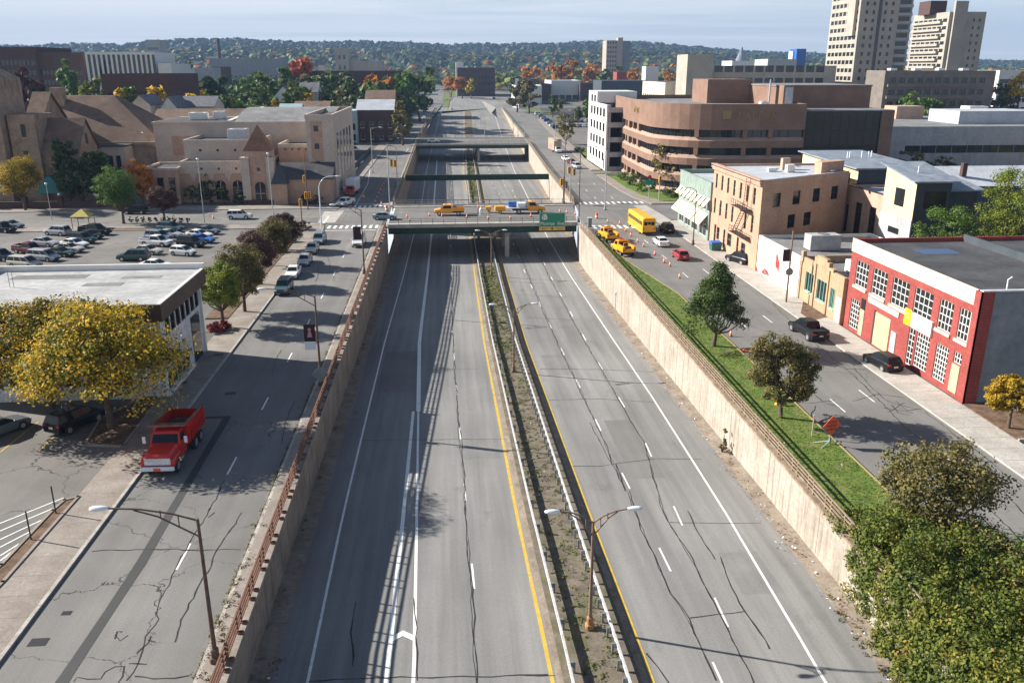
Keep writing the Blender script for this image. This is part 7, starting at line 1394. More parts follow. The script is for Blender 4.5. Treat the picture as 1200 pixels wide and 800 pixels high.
far('shed_building', 'long white warehouse across the large car park', 646, 680, 95, 760, 50, M['white'], M['roof_pale'], {'S': (4, 1, 5, 4, .5, 5, 1.)}); far('shed_building', 'brown flat roofed works right of the white warehouse', 680, 705, 98, 750, 40, M['dark_brick'], M['roof_dark'], {'S': (7, 1, 2, 2, 3, 5, 1.)}); far('shed_building', 'dark glazed works beyond the large car park', 705, 760, 95, 700, 40, M['slate_paint'], M['roof_pale'], {'S': (12, 2, 2.5, 2.5, 2, 5, 1.)})
far('red_block', 'small dull red building among the far orange trees', 723, 734, 85, 800, 18, M['red_brick'], M['roof_dark'])
t = far('apartment_tower', 'pale apartment tower standing alone before the hills', 711, 727, 48, 1050, 26, M['tower_conc'], M['roof_grey'], {'S': (5, 9, 1.8, 2.4, 10, 5.2, .6)}, 'apartment block'); mb = MB(); L_ = PY(740, 48, 1050).x-PY(727, 48, 1050).x; w0 = PY(727, 48, 1050).x-PY(711, 48, 1050).x; hh = PY(727, 48, 1050).z-G(1050); mb.box(w0, w0+L_, 4, 26, 0, hh); mb.build('shaded_wing', M['grey_paint'], t); mb = MB(); mb.box(w0-3, w0+3, -1, 12, 0, hh+3.5); mb.build('lift_shaft', M['tower_conc'], t)
t = thing('factory_chimney', 'tall brick factory chimney against the hills', 'chimney', tuple(Vector((PY(257, 64, 1100).x, 1100, G(1100))))); mb = MB(); mb.tube([(0, 0, 0), (0, 0, PY(257, 45, 1100).z-G(1100))], [2.6, 1.7], 10); mb.build('shaft', M['dark_brick'], t)
far('factory', 'long grey brick factory below the tall chimney', 245, 330, 69, 1090, 40, M['grey_paint'], M['roof_dark'], {'S': (16, 2, 2.4, 3, 5, 7, 1.)}); far('brick_block', 'dark red brick block among trees below the factory', 248, 264, 79, 700, 18, M['dark_brick'], M['roof_dark'])
far('concrete_block', 'pale concrete block on the skyline left of the chimney', 170, 186, 47, 1500, 40, M['tower_conc'], M['roof_grey'], {'S': (4, 4, 4, 4, 12, 12, 2.)}); far('office_block', 'white low offices behind the dark brick block on the left', 186, 200, 77, 620, 20, M['grey_conc'], M['roof_grey'], {'S': (4, 3, 2, 2, 4, 4, 1.)}); far('office_block', 'pale low building left of the factory among trees', 222, 250, 80, 640, 20, M['grey_conc'], M['roof_pale'], {'S': (6, 1, 2.4, 2, 4, 4, 1.)})
far('blue_tower', 'bright blue industrial tower beyond the beige block', 934, 945, 58, 700, 14, plain('bright blue cladding', (.02, .12, .42), .5), M['roof_grey']); far('silo', 'white silo beside the bright blue tower', 929, 935, 61, 705, 8, M['white'], M['white']); far('factory', 'long grey works below the blue tower', 900, 934, 70, 690, 30, M['grey_conc'], M['roof_grey'], {'S': (9, 2, 2.4, 2, 4, 6, 1.)}); far('factory', 'white works on the right below the hills', 858, 898, 72, 800, 30, M['white'], M['roof_pale'], {'S': (7, 2, 3, 2, 4, 6, 1.)})
t = thing('church_spire', 'dark pointed dome on the right skyline', 'spire', (PY(869, 64, 1900).x, 1900, G(1900))); mb = MB(); mb.tube([(0, 0, 0), (0, 0, 32), (0, 0, 44), (0, 0, PY(869, 55, 1900).z-G(1900))], [14, 13, 8, .6], 10); mb.build('dome', M['grey_paint'], t)
t = thing('church_spire', 'small grey spire against the hills left of the school tower', 'spire', (PY(376, 64, 950).x, 950, G(950))); mb = MB(); mb.box(-3, 3, -3, 3, 0, 28); mb.build('belfry', M['museum_grey'], t); mb = MB(); mb.loft([[(-3, -3, 28), (3, -3, 28), (3, 3, 28), (-3, 3, 28)], [(-.1, -.1, 40), (.1, -.1, 40), (.1, .1, 40), (-.1, .1, 40)]]); mb.build('spire', M['shingle_grey'], t)
far('porch_house', 'white house among the far trees on the right', 757, 772, 78.5, 820, 16, M['white'], M['roof_pale'], {'S': (4, 1, 2, 3, 4, 5, 1.)}, 'house')
# fence of the lot behind the museum
t = thing('lot_fence', 'dark slatted fence along the pavement of the far left street', 'fence', (-26.4, 215, 0)); mb = MB(); mb.box(0, .08, 0, 90, .1, 1.7); mb.build('panel', M['slate_paint'], t)
for k in range(16): mb = MB(); mb.cbox((.04, k*6, .95), (.16, .16, 1.9)); mb.build('post', M['steel_dark'], t)
# ------------------------------------------------------------------ trees and plants
LF = {
 'green': leafy('leaves mid green', [(.1, (0.036, 0.080, 0.014)), (.5, (0.094, 0.174, 0.029)), (.9, (0.189, 0.261, 0.051))]),
 'dark': leafy('leaves dark green', [(.1, (0.024, 0.045, 0.013)), (.5, (0.060, 0.099, 0.024)), (.9, (0.143, 0.180, 0.045))]),
 'yellow': leafy('leaves autumn yellow', [(.08, (0.090, 0.090, 0.014)), (.3, (0.260, 0.190, 0.018)), (.6, (0.560, 0.360, 0.030)), (.9, (0.720, 0.470, 0.045))], .35),
 'gold': leafy('leaves yellow and green', [(.12, (.06, .085, .014)), (.42, (.15, .165, .022)), (.6, (.48, .32, .028)), (.9, (.78, .47, .038))], .35),
 'orange': leafy('leaves autumn orange', [(.1, (0.150, 0.060, 0.012)), (.45, (0.420, 0.160, 0.020)), (.85, (0.620, 0.270, 0.035))], .3),
 'flame': leafy('leaves orange red', [(.1, (0.140, 0.030, 0.012)), (.5, (0.420, 0.085, 0.025)), (.9, (0.550, 0.170, 0.040))], .3),
 'brown': leafy('leaves brown green', [(.1, (0.061, 0.061, 0.022)), (.45, (0.135, 0.128, 0.038)), (.8, (0.257, 0.196, 0.074)), (.95, (0.405, 0.270, 0.121))]),
 'maroon': leafy('leaves maroon', [(.1, (0.038, 0.019, 0.019)), (.5, (0.095, 0.047, 0.041)), (.9, (0.189, 0.095, 0.074))]),
 'lime': leafy('leaves yellow green', [(.1, (0.047, 0.074, 0.014)), (.5, (0.142, 0.189, 0.024)), (.9, (0.324, 0.324, 0.041))], .3),
 'thicket': leafy('shrub leaves', [(.08, (0.023, 0.041, 0.010)), (.4, (0.073, 0.106, 0.018)), (.7, (0.154, 0.168, 0.026)), (.88, (0.250, 0.202, 0.037)), (.97, (0.289, 0.144, 0.052))], .25),
 'redbush': leafy('red shrub leaves', [(.1, (0.090, 0.012, 0.012)), (.5, (0.220, 0.030, 0.028)), (.9, (0.340, 0.060, 0.050))], .25),
 'dry': leafy('dry weeds', [(.1, (0.060, 0.060, 0.018)), (.5, (0.150, 0.130, 0.040)), (.9, (0.280, 0.200, 0.070))]),
 'blade': leafy('grass blades', [(.1, (0.060, 0.108, 0.017)), (.5, (0.120, 0.180, 0.033)), (.9, (0.220, 0.234, 0.077))]),
}
def leaf(mb, p, nrm, s, r, mi=0, asp=.6):
    nrm = nrm.normalized(); a = nrm.orthogonal().normalized(); a.rotate(Matrix.Rotation(r.uniform(0, 6.28), 3, nrm)); b = nrm.cross(a)
    n = len(mb.v); mb.v.extend([tuple(p+a*s), tuple(p+b*s*asp), tuple(p-a*s), tuple(p-b*s*asp)]); mb.f.append((n, n+1, n+2, n+3)); mb.m.append(mi); mb.sm.append(False)
def crown(seed, rx, rz, zc, nc, nl, ls, shape='round', gap=.25):
    """crown of leaf clumps round uneven limbs; returns builder and clump centres"""
    r = random.Random(seed); mb = MB(); cs = []
    lob = [(Vector((r.gauss(0, 1), r.gauss(0, 1), r.gauss(0, .8))).normalized(), r.uniform(-.5, .38)) for _ in range(10)]
    for k in range(nc):
        for _ in range(30):
            d = Vector((r.gauss(0, 1), r.gauss(0, 1), r.gauss(0, 1))).normalized()
            if d.z > -.75: break
        q = 1+sum(a*max(0, d.dot(l))**3 for l, a in lob); t = r.uniform(.25, 1.)**.5*q
        z = d.z*rz*t; w = 1.
        if shape == 'cone': w = max(.15, 1.12-.78*(d.z*t+.4))
        if shape == 'flat': z = (abs(d.z)*1.25-.55)*rz*t
        cs.append(Vector((d.x*rx*t*w*.86, d.y*rx*t*w*.86, zc+z)))
    for c in cs:
        cr = rx*r.uniform(.14, .31)
        for _ in range(nl):
            d = Vector((r.gauss(0, 1), r.gauss(0, 1), r.gauss(.25, .8))).normalized(); p = c+Vector((d.x, d.y, d.z*(.42 if shape == 'flat' else .75)))*cr*(1.25 if shape == 'flat' else 1.)*r.uniform(.4, 1.05)
            leaf(mb, p, d+Vector((r.gauss(0, .5), r.gauss(0, .5), r.gauss(.35, .5))), ls*r.uniform(.7, 1.25), r)
    return mb, cs
def limbs(seed, h0, zc, cs, r0, nb):
    r = random.Random(seed); mb = MB(); k = Vector((r.uniform(-.2, .2), r.uniform(-.2, .2), h0)); mb.tube([(0, 0, -.1), (0, 0, .15), (k.x*.5, k.y*.5, h0*.5), tuple(k)], [r0*1.5, r0*1.1, r0*.95, r0*.85], 8)
    for c in r.sample(cs, min(nb, len(cs))):
        m = k.lerp(c, .5)+Vector((r.uniform(-.3, .3), r.uniform(-.3, .3), -.15*(c-k).length)); mb.tube([tuple(k-Vector((0, 0, .1))), tuple(m), tuple(c)], [r0*.55, r0*.32, r0*.1], 5)
    return mb
TP = {}
def tree(label, kind, p, h, rx, name='tree', cat='tree', lod=0, shape='round', trunk=None, seed=0, group=None, rot=None, dens=1.):
    """lod 0 near, 1 middle, 2 far"""
    key = (kind, lod, shape, seed if lod else id(p), round(h/rx, 0) if lod else h)
    if key not in TP or lod == 0:
        h_, r_ = (h, rx) if lod == 0 else (10., 10.*rx/h if lod == 0 else 10./max(1.2, round(h/rx, 0)))
        tr = (trunk if trunk is not None else .28)*h_; rz = (h_-tr)/2*1.08; zc = tr+(h_-tr)/2
        nc, nl, ls = ((150, 62, .2), (60, 22, .42), (26, 13, .85))[lod]
        if lod == 0: ls = .085+.0065*rx; nl = int(150*max(1, rx/3.6)); nc = int(nc*.85*dens)
        mb, cs = crown(seed*7+hash(kind) % 1 + len(TP), r_, rz, zc, nc, nl, ls, shape)
        tb = limbs(seed+5, tr*1.15, zc, cs, .045*h_**.75, (14, 7, 3)[lod])
        TP[key] = (mb.mesh('crown', [LF[kind]]), tb.mesh('trunk', [M['bark']]), h_, r_)
    cm, tm, h_, r_ = TP[key]; t = thing(name, label, cat, tuple(p), R.uniform(0, 6.28) if rot is None else rot, group); sx, sz = rx/r_, h/h_
    t.scale = (sx, sx, sz); link('crown', cm, t); link('trunk', tm, t); return t
def pz(x, y, z=.13): q = P(x, y); q.z = z; return q
# near trees
tree('broad honey coloured tree with yellow leaves over the parked black hatch', 'gold', pz(131, 503), 11.4, 7.2, shape='flat', trunk=.22, seed=1, dens=.85)
tree('yellow tree at the left edge half hiding the low white building', 'gold', P(62, 478), 10.2, 7.0, shape='flat', trunk=.22, seed=2, dens=.8)
tree('round dark green tree on the lawn strip, the larger of the pair', 'dark', pz(836, 407), 9.0, 4.2, shape='cone', trunk=.14, seed=3)
tree('brown tinged tree on the lawn strip behind the hydrant', 'brown', pz(914, 491), 6.7, 2.75, trunk=.22, seed=4)
tree('bronze leaved tree rising from the shrubs at the lower right', 'brown', (29.3, 43.4, .1), 6.6, 4.4, trunk=.2, seed=5, dens=.5)
tree('small bright yellow tree beside the red brick building', 'yellow', pz(1181, 503), 4.4, 1.75, trunk=.36, seed=6)
tree('fresh green street tree nearest the corner of the low white building', 'lime', pz(262, 384), 7.0, 3.0, trunk=.24, seed=7)
tree('bronze and green street tree behind the fresh green one', 'brown', pz(287, 366), 8.2, 3.7, trunk=.2, seed=8)
tree('dark plum coloured street tree in the middle of the row', 'maroon', pz(306, 334), 7.6, 3.4, trunk=.2, seed=9)
tree('bronze street tree before the red shrubs', 'brown', pz(318, 312), 7., 3.2, trunk=.2, seed=10)
tree('plum tinted street tree nearest the avenue', 'maroon', pz(334, 293), 6.6, 3.2, trunk=.2, seed=11)
tree('soft green willow like tree by the avenue', 'green', pz(145, 262), 9.8, 4.6, trunk=.2, seed=12, lod=0)
tree('small maroon tree in the low hedge by the avenue', 'maroon', pz(194, 263), 7.2, 3.4, trunk=.3, seed=13)
tree('glowing orange tree before the museum wing', 'orange', P(168, 243), 8.6, 3.4, seed=14, trunk=.25)
tree('orange and yellow tree before the stone church tower', 'gold', P(30, 247), 11., 5.0, seed=15, trunk=.2)
for i, (x, y, h, rx) in enumerate(((82, 240, 14, 2.8), (98, 240, 11.5, 3.), (118, 241, 11, 4.), (133, 241, 9, 3.2))): tree(('tall ivy dark tree against the church chapel', 'dark tree between the chapel and the lamp', 'dark bushy tree before the white annex', 'low dark tree right of the bushy one')[i], 'dark', P(x, y), h, rx, seed=20+i, trunk=.08, lod=1)
tree('large yellow green tree behind the red brick building', 'lime', Vector((69.5, 97, 0)), 15.5, 5.4, seed=30, trunk=.12); tree('dark green bushy tree beside the modern house', 'green', Vector((62.6, 98, 0)), 11., 4.4, seed=31, trunk=.08); tree('yellow green tree at the right edge behind the red brick building', 'lime', Vector((79, 102, 0)), 14, 5.6, seed=32, trunk=.1)
tree('thin autumn tree before the grey warehouse', 'brown', Vector((111, 196, 0)), 9, 6., lod=1, seed=3, trunk=.1); tree('second thin autumn tree before the grey warehouse', 'brown', Vector((122, 200, 0)), 7.5, 5., lod=1, seed=4, trunk=.1); tree('yellow tree behind the slanted roofs', 'yellow', Vector((97, 188, 0)), 8, 5., lod=1, seed=2, trunk=.1); tree('olive tree before the strip window of the warehouse', 'lime', Vector((151, 200, 0)), 12, 8.5, lod=1, seed=1, trunk=.1); tree('yellowing tree at the right edge before the warehouse', 'gold', Vector((168, 204, 0)), 11, 8., lod=1, seed=5, trunk=.1)
tree('yellow tree at the right edge below the striped office', 'yellow', PY(1192, 128, 330)-Vector((0, 0, 2)), 16, 8., lod=1, seed=6); tree('dark tree at the right edge below the striped office', 'dark', Vector((PY(1172, 120, 335).x, 335, 4)), 17, 9., lod=1, seed=3); tree('green trees at the foot of the dark flats', 'green', Vector((PY(1075, 125, 290).x, 290, 1)), 18, 9., lod=1, seed=1); tree('rounded green tree at the foot of the tall tower', 'dark', Vector((PY(1060, 125, 293).x, 293, 1)), 15, 8., lod=1, seed=2)
tree('sparse brown tree at the corner of the brown brick office', 'brown', P(779, 222), 9.5, 4.2, lod=1, seed=2, trunk=.12); tree('smaller sparse tree beside the brick office corner', 'brown', P(800, 224), 8., 3.6, lod=1, seed=4, trunk=.12)
# shrubs
def shrub(label, kind, p, rx, h, seed, name='shrub', n=40, nl=34, ls=.13, group=None):
    mb, cs = crown(seed, rx, h*.55, h*.45, n, nl, ls); t = thing(name, label, 'shrub', tuple(p), 0, group); mb.build('foliage', LF[kind], t); tb = MB()
    for c in cs[:6]: tb.tube([(0, 0, -.1), tuple(c*.5+Vector((0, 0, .1))), tuple(c)], [.05, .035, .015], 4)
    tb.build('stem', M['bark'], t); return t
for i, (x, y, rx, h, k, lb) in enumerate(((322, 296, 1.3, 1.5, 'redbush', 'red shrub beside the kerbside row, nearer the camera'), (338, 284, 1.4, 1.6, 'redbush', 'red shrub beside the kerbside row, nearer the avenue'), (300, 300, 1.2, 1.4, 'redbush', 'small red shrub half hidden under the plum trees'), (258, 389, 1.5, 1.1, 'redbush', 'low rust red shrub at the foot of the fresh green tree'), (352, 270, 1.8, 1.5, 'maroon', 'low plum hedge at the avenue corner'))): shrub(lb, k, pz(x, y), rx, h, 50+i)
for i in range(10): shrub('small clipped round shrub in the low hedge row by the avenue', 'dark', P(153.5+i*7.4, 261.5)+Vector((0, 0, .15)), .5, 1.15, 60+i, n=14, nl=26, ls=.11, group='clipped shrubs by the avenue')
for i, (x, y, rx, h) in enumerate(((225, 244, 2.2, 3.), (246, 244, 2., 3.2), (262, 243, 1.6, 2.6), (280, 242, 2., 1.8))): shrub(('dark shrub left of the first arched window', 'climbing dark shrub between the arched windows', 'dark shrub under the third arched window', 'low shrub at the museum entrance')[i], 'dark', Vector((PY(x, 230, 187.2).x, 187.2, 0)), rx, h*1.6, 80+i, n=26, nl=24, ls=.22)
for i, (x, y, rx, h, k) in enumerate(((733, 211, 3., 2.2, 'green'), (745, 217, 3.2, 2.4, 'dark'), (757, 224, 3., 2.4, 'green'), (785, 231, 3.4, 2.2, 'dark'), (679, 178, 2.6, 1.6, 'green'))): shrub(('clipped hedge clump nearest the white office on the brick office lawn', 'dark hedge clump in the middle of the brick office lawn', 'hedge clump beside the stop sign on the brick office lawn', 'dark low hedge under the sparse corner tree', 'hedge at the foot of the white office block')[i], k, P(x, y), rx, h, 90+i, n=26, nl=24, ls=.22)
for i, (x, y) in enumerate(((365, 247), (378, 243), (390, 232), (402, 220), (410, 208))): shrub(('maroon shrub bed before the turret', 'dark shrub behind the white pickup', 'dark hedge clump left of the red truck', 'dark hedge clump beside the museum end block', 'far dark hedge clump beside the museum end block')[i], 'maroon' if i == 0 else 'dark', Vector((PY(x, y-4, 186+i*8).x, 186+i*8, 0)), 2.6, 2.2, 100+i, n=24, nl=22, ls=.22)
shrub('lone dry weed growing at the foot of the pale wall', 'dry', PF(846, 530)+Vector((0, 0, .1)), .55, 2.0, 110, n=14, nl=26, ls=.1)
shrub('rust red shrub in the thicket', 'orange', (26.4, 39.2, 1.6), .8, 1.3, 111, n=18, nl=30, ls=.1); shrub('yellow green weeds beside the fence and yellow pickups', 'lime', pz(699, 283), .9, 1.6, 112, n=20, nl=24, ls=.13)
# thicket spilling over the near end of the right wall
r_ = random.Random(21); mb = MB()
def thick(mb, n, box, hf, cr, nl, ls):
    for _ in range(n):
        x, y = r_.uniform(*box[0]), r_.uniform(*box[1]); z = hf(x, y)*r_.uniform(.35, 1.); c = Vector((x, y, z)); s = r_.uniform(*cr)
        for _ in range(nl):
            d = Vector((r_.gauss(0, 1), r_.gauss(0, 1), r_.gauss(.4, .8))).normalized(); leaf(mb, c+d*s*r_.uniform(.4, 1.05), d+Vector((r_.gauss(0, .5), r_.gauss(0, .5), r_.gauss(.3, .5))), ls*r_.uniform(.65, 1.3), r_)
def hump(x, y):
    e = min(1., max(0., (46.5-y-.55*abs(x-27))/4.5)); return .35+3.9*e*(.72+.28*math.sin(x*1.7+y*.9)*math.cos(y*.6-x*.4))*min(1, .35+(32.6-x)/3.2)
thick(mb, 900, ((24.3, 31.9), (24, 47.)), hump, (.45, .95), 80, .1)
tag(mb.build('undergrowth', LF['thicket']), kind='stuff'); mb = MB(); thick(mb, 150, ((28.5, 31.9), (26, 38)), lambda x, y: hump(x, y)+.35, (.4, .8), 70, .1); tag(mb.build('undergrowth', LF['brown']), kind='stuff')
mb = MB()
for _ in range(520):
    y = r_.uniform(25, 43.5); k = r_.random(); z0 = floor_z(y); c = Vector((24.5-1.5*(1-k)*min(1, max(.15, (43-y)/6))*r_.random()**.5, y, z0+.2+(-z0+1.2)*k)); s = r_.uniform(.35, .7)
    if y > 39 and c.z < -1.2 and r_.random() < .6: continue
    for _ in range(48):
        d = Vector((r_.gauss(-.4, 1), r_.gauss(0, 1), r_.gauss(.2, .8))).normalized(); leaf(mb, c+d*s*r_.uniform(.4, 1.05), d+Vector((r_.gauss(0, .5), r_.gauss(0, .5), r_.gauss(.3, .5))), .11*r_.uniform(.65, 1.3), r_)
tag(mb.build('wall_creeper', LF['thicket']), kind='stuff')
# weeds, tufts, litter, grass blades
mb = MB()
def tuft(mb, c, s, n, ls, up=.7):
    for _ in range(n):
        d = Vector((r_.gauss(0, 1), r_.gauss(0, 1), abs(r_.gauss(.3, .6)))).normalized(); leaf(mb, Vector(c)+d*s*r_.uniform(.2, 1), d+Vector((r_.gauss(0, .4), r_.gauss(0, .4), up)), ls*r_.uniform(.6, 1.3), r_, 0, .4)
for _ in range(800):
    y = r_.uniform(28, 150); tuft(mb, (-12.66+r_.gauss(0, .08), y, .05), r_.uniform(.1, .3), 12, .07)
for _ in range(30): tuft(mb, (-12.3+r_.gauss(0, .3), r_.uniform(30, 50), .18), r_.uniform(.2, .4), 20, .08)
for _ in range(26): y = r_.uniform(25, 150); tuft(mb, (-10.9, y, floor_z(y)+.1), r_.uniform(.15, .5), 18, .08)
for _ in range(60): y = r_.uniform(26, 44); tuft(mb, (23.1+r_.gauss(0, .35), y, floor_z(y)+.1), r_.uniform(.15, .4), 16, .08)
tag(mb.build('weeds', LF['dry']), kind='stuff'); mb = MB()
for _ in range(900):
    y = r_.uniform(26, 150); g0, g1 = X('GL')(y)+.3, X('YR')(y)-1.5; far_ = y > 95
    tuft(mb, (r_.uniform(g0, g1), y, floor_z(y)+.13), r_.uniform(.12, .45 if not far_ else .7), 14, .08 if not far_ else .12)
for _ in range(260): y = r_.uniform(182, 340); tuft(mb, (r_.uniform(X('GL')(y)+.4, X('YR')(y)-1.4), y, floor_z(y)+.13), r_.uniform(.5, 1.1), 16, .2)
for _ in range(60): y = r_.uniform(118, 150); tuft(mb, (r_.uniform(X('GL')(y)+.4, X('YR')(y)-1.8), y, floor_z(y)+.13), r_.uniform(.4, .9), 22, .14)
tag(mb.build('median_weeds', LF['thicket']), kind='stuff')
mb = MB()
for _ in range(900):
    k = r_.random(); y = r_.uniform(26, 130)
    if k < .62: x = 23.2+r_.gauss(0, .45); z = floor_z(y)+.16
    elif k < .8: y = r_.uniform(28, 40); x = -9.9+r_.gauss(0, .22); z = floor_z(y)+.12
    elif k < .9: x = r_.uniform(X('GL')(y)+.3, X('YR')(y)-1.4); z = floor_z(y)+.2
    else: x = r_.uniform(25, 29.5); y = r_.uniform(45, 115); z = .22
    if k >= .9 and y > 104: x = r_.uniform(25, 27)
    leaf(mb, Vector((x, y, z)), Vector((r_.gauss(0, .3), r_.gauss(0, .3), 1)), r_.uniform(.03, .13), r_, 0 if r_.random() < .25 else 1)
tag(mb.build('litter', [M['lamp_white'], M['rust']]), kind='stuff')
mb = MB()
for _ in range(15000):
    y = 36+(r_.random()**1.25)*104; x0, x1 = 24.85, lerp_tab([(36, 29.9), (75, 29.9), (104, 29.6), (122, 27.2), (146, 25.8)], y); p = Vector((r_.uniform(x0, x1), y, .15)); a = r_.uniform(0, 6.28); s = r_.uniform(.03, .075)
    n = len(mb.v); dx, dy = math.cos(a)*s, math.sin(a)*s; mb.v.extend([(p.x-dx, p.y-dy, .14), (p.x+dx, p.y+dy, .14), (p.x+r_.gauss(0, .06), p.y+r_.gauss(0, .06), .15+r_.uniform(.04, .1))]); mb.f.append((n, n+1, n+2)); mb.m.append(0); mb.sm.append(False)
tag(mb.build('grass_blades', LF['blade']), kind='stuff')
# ------------------------------------------------------------------ trees of the town
def ft(x, yb, yt, w, kind, Y, label, seed=0, group=None):
    a = PY(x, yt, Y); rx = w/2/F*Y*1.02; h = max(3., a.z-G(Y)); tree(label, kind, Vector((a.x, Y, G(Y))), h, rx, lod=1 if Y < 430 else 2, seed=seed, group=group, trunk=.12)
NAMED = [(215, 0, 75, 40, 'dark', 430, 'dark green tree left of the yellow garden trees'), (243, 0, 84, 44, 'dark', 440, 'dark spreading tree behind the yellow garden trees'), (296, 0, 77, 46, 'green', 430, 'big green tree left of the small white house'), (312, 0, 89, 46, 'dark', 400, 'dark round tree in front of the big green one'), (352, 0, 66, 30, 'flame', 560, 'fiery orange red maple standing out among green trees'), (362, 0, 104, 30, 'yellow', 350, 'yellow tree right of the olive tree'), (343, 0, 99, 26, 'lime', 345, 'olive green tree between two yellow trees'), (326, 0, 116, 20, 'yellow', 310, 'small yellow tree behind the turquoise house'), (303, 0, 117, 22, 'lime', 310, 'low lime green bush behind the brown hall roof'),
 (230, 0, 101, 50, 'yellow', 316, 'right of the yellow garden trees, the widest'), (184, 0, 102, 42, 'yellow', 316, 'middle yellow garden tree between the grey roofs'), (137, 0, 103, 34, 'yellow', 316, 'left yellow garden tree behind the church hall'), (148, 0, 96, 24, 'green', 318, 'small green tree behind the left yellow garden tree'), (75, 0, 73, 27, 'green', 380, 'upright green tree before the brown brick wing'), (104, 0, 91, 42, 'lime', 350, 'pale green tree behind the church roof'), (28, 0, 83, 40, 'maroon', 300, 'dark brown tree behind the stone church tower'), (50, 0, 92, 40, 'dark', 305, 'dark tree behind the church nave'),
 (382, 0, 86, 44, 'dark', 480, 'dark tree right of the fiery maple'), (404, 0, 93, 40, 'dark', 420, 'dark tree left of the orange roofed house'), (430, 0, 90, 50, 'green', 430, 'green tree above the orange roofed house'), (447, 0, 86, 26, 'orange', 470, 'orange tree before the long dark mill'), (431, 0, 88, 18, 'orange', 500, 'smaller orange tree left of the orange one'), (490, 0, 79, 52, 'dark', 480, 'largest dark green tree beside the far left street'), (474, 0, 84, 30, 'green', 470, 'green tree on the left flank of the largest dark tree'), (470, 0, 118, 24, 'brown', 330, 'olive tree beside the dark red brick house'),
 (541, 0, 89, 32, 'orange', 800, 'orange tree before the brown brick works'), (528, 0, 86, 20, 'orange', 830, 'orange tree left of the brown brick works'), (552, 0, 90, 20, 'gold', 790, 'golden tree at the corner of the brown brick works'), (620, 0, 93, 28, 'brown', 560, 'tall russet tree beside the far right street'), (606, 0, 95, 26, 'brown', 580, 'broad brown tree left of the tall russet one'), (664, 0, 136, 26, 'brown', 330, 'autumn tree in the car park by the white office'), (648, 0, 110, 10, 'green', 520, 'slim green tree on the car park verge'), (656, 0, 113, 9, 'brown', 530, 'slim brown tree on the car park verge'), (690, 0, 116, 18, 'green', 430, 'green tree in the large car park'), (678, 0, 124, 20, 'dark', 420, 'dark tree in the large car park'),
 (622, 0, 72, 34, 'orange', 900, 'orange tree left end of the far orange row'), (652, 0, 73, 30, 'orange', 890, 'second orange tree in the far orange row'), (668, 0, 75, 26, 'orange', 880, 'third orange tree in the far orange row'), (693, 0, 72.5, 28, 'orange', 900, 'round orange tree below the pale apartment tower'), (740, 0, 79, 20, 'orange', 850, 'orange tree right of the pale apartment tower'), (786, 0, 81, 18, 'orange', 800, 'orange tree left of the beige stair tower'), (801, 0, 77, 20, 'gold', 840, 'golden tree behind the beige stair tower'), (716, 0, 78, 40, 'dark', 870, 'dark tree below the pale apartment tower'), (772, 0, 100, 14, 'yellow', 420, 'small yellow tree behind the white office block'), (1115, 0, 96, 8, 'dark', 400, 'dark tree top beyond the dark flats')]
for i, (x, yb, yt, w, k, Y, lb) in enumerate(NAMED): ft(x, yb, yt, w, k, Y, lb if len(lb.split()) > 3 else lb+' tree', i % 4)
for i in range(16): ft(332+i*9.5+(i*37 % 5), 0, 86+(i*13 % 8), 24+(i*7 % 12), ('green', 'dark', 'brown', 'dark', 'lime')[i % 5], 470+(i*29 % 70), ('mid green', 'dark green', 'brownish', 'dark green', 'yellow green')[i % 5]+' tree in the row before the long dark mill', i % 4, 'trees before the mill')
r_ = random.Random(77); KW = [('dark', 'dark green tree in the belt of trees between the town and the hills', 30), ('green', 'mid green tree in the belt of trees between the town and the hills', 30), ('lime', 'yellow green tree in the belt of trees between the town and the hills', 14), ('brown', 'brownish tree in the belt of trees between the town and the hills', 12), ('orange', 'orange tree in the belt of trees between the town and the hills', 9), ('gold', 'golden tree in the belt of trees between the town and the hills', 7)]
def rk(): 
    v = r_.uniform(0, sum(k[2] for k in KW))
    for k in KW:
        v -= k[2]
        if v <= 0: return k
    return KW[0]
n = 0
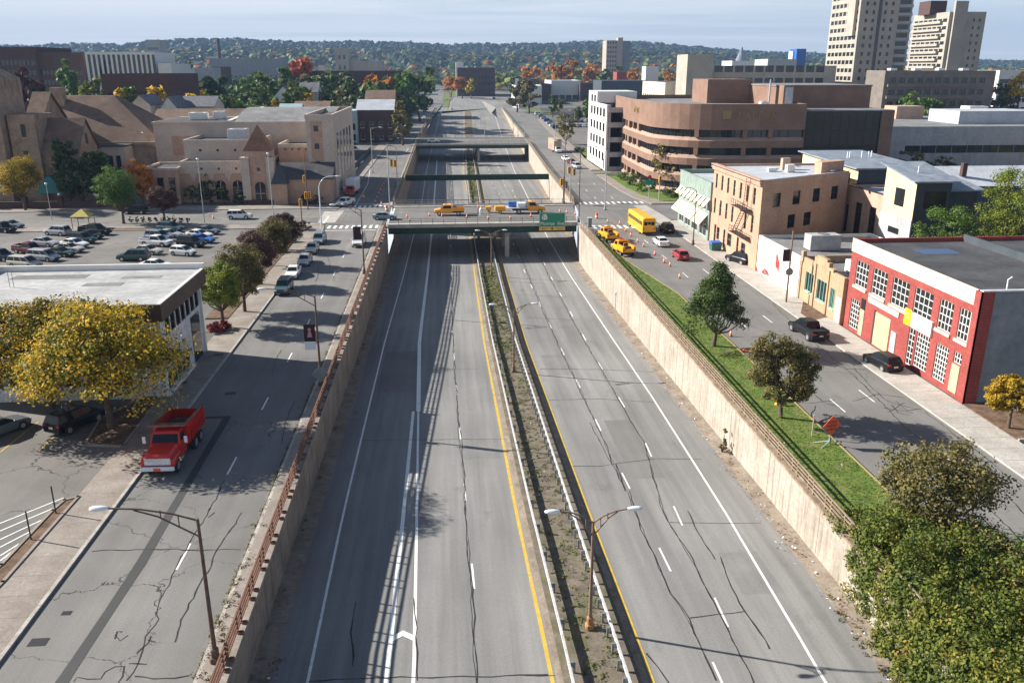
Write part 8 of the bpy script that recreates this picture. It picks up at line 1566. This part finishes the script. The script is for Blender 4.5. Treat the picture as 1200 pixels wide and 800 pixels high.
while n < 235:
    Y = 300+900*r_.random()**1.2; x = r_.uniform(-30, 1230)
    if n < 125: Y = r_.uniform(370, 820); x = r_.uniform(190, 486); q = Vector((PY(x, 80, Y).x, Y, G(Y)))
    if (500 < x < 650 and Y < 760) or (470 < x < 535) or (630 < x < 720 and Y < 740) or (x > 720 and Y < 420) or (x < 230 and Y < 340): continue
    if -30 < q.x < 60 and Y < 700: continue
    k = rk(); h = r_.uniform(8, 15)*(1.4 if n < 125 else 1); tree(k[1], k[0], q, h, h*r_.uniform(.42, .62), lod=2, seed=r_.randrange(4), group='belt of '+k[0]+' trees', trunk=.12); n += 1
wm = {k[0]: MB() for k in KW}
for _ in range(6500):
    Y = r_.uniform(1000, 2300); x = r_.uniform(-60, 1260); 
    if 512 < x < 523 and Y < 1800: continue
    k = rk() if r_.random() < .7 else r_.choice([KW[2], KW[4], KW[5]]); c = PY(x, 80, Y); s = r_.uniform(4.5, 8.5); clump(wm[k[0]], (c.x, Y, G(Y)+s*r_.uniform(.6, 1.5)), s, 11, 0, r_)
for c, sz in SLOPE:
    k = r_.choice(['dark', 'dark', 'dark', 'green', 'green', 'lime', 'brown', 'brown', 'brown', 'gold', 'orange']); clump(wm[k], c, sz, 8, 0, r_)
for k, mb in wm.items(): tag(mb.build('far_woods', LF[k]), kind='stuff')
# roofs of houses showing through the far belt
for i in range(46):
    Y = r_.uniform(480, 1200); x = r_.choice([r_.uniform(-10, 480), r_.uniform(640, 1000)])
    if x > 620 and Y < 760: continue
    q = PY(x, 80, Y); w = r_.uniform(9, 14); wm_ = r_.choice([M['white'], M['museum_grey'], M['dark_brick'], M['blue_siding'], M['cream']]); house('gable_house', 'small '+{'white painted surface': 'white', 'pale limestone block': 'grey', 'dark red brick': 'dark brick', 'pale blue siding': 'pale blue', 'cream surface': 'cream'}[wm_.name]+' house half hidden in the belt of trees below the hills', q.x, Y, w, r_.uniform(9, 12), r_.uniform(5, 7), r_.uniform(9, 11.5), wm_, r_.choice([M['shingle'], M['shingle_grey'], M['roof_grey']]), r_.choice('xy'))['group'] = 'houses in the tree belt'
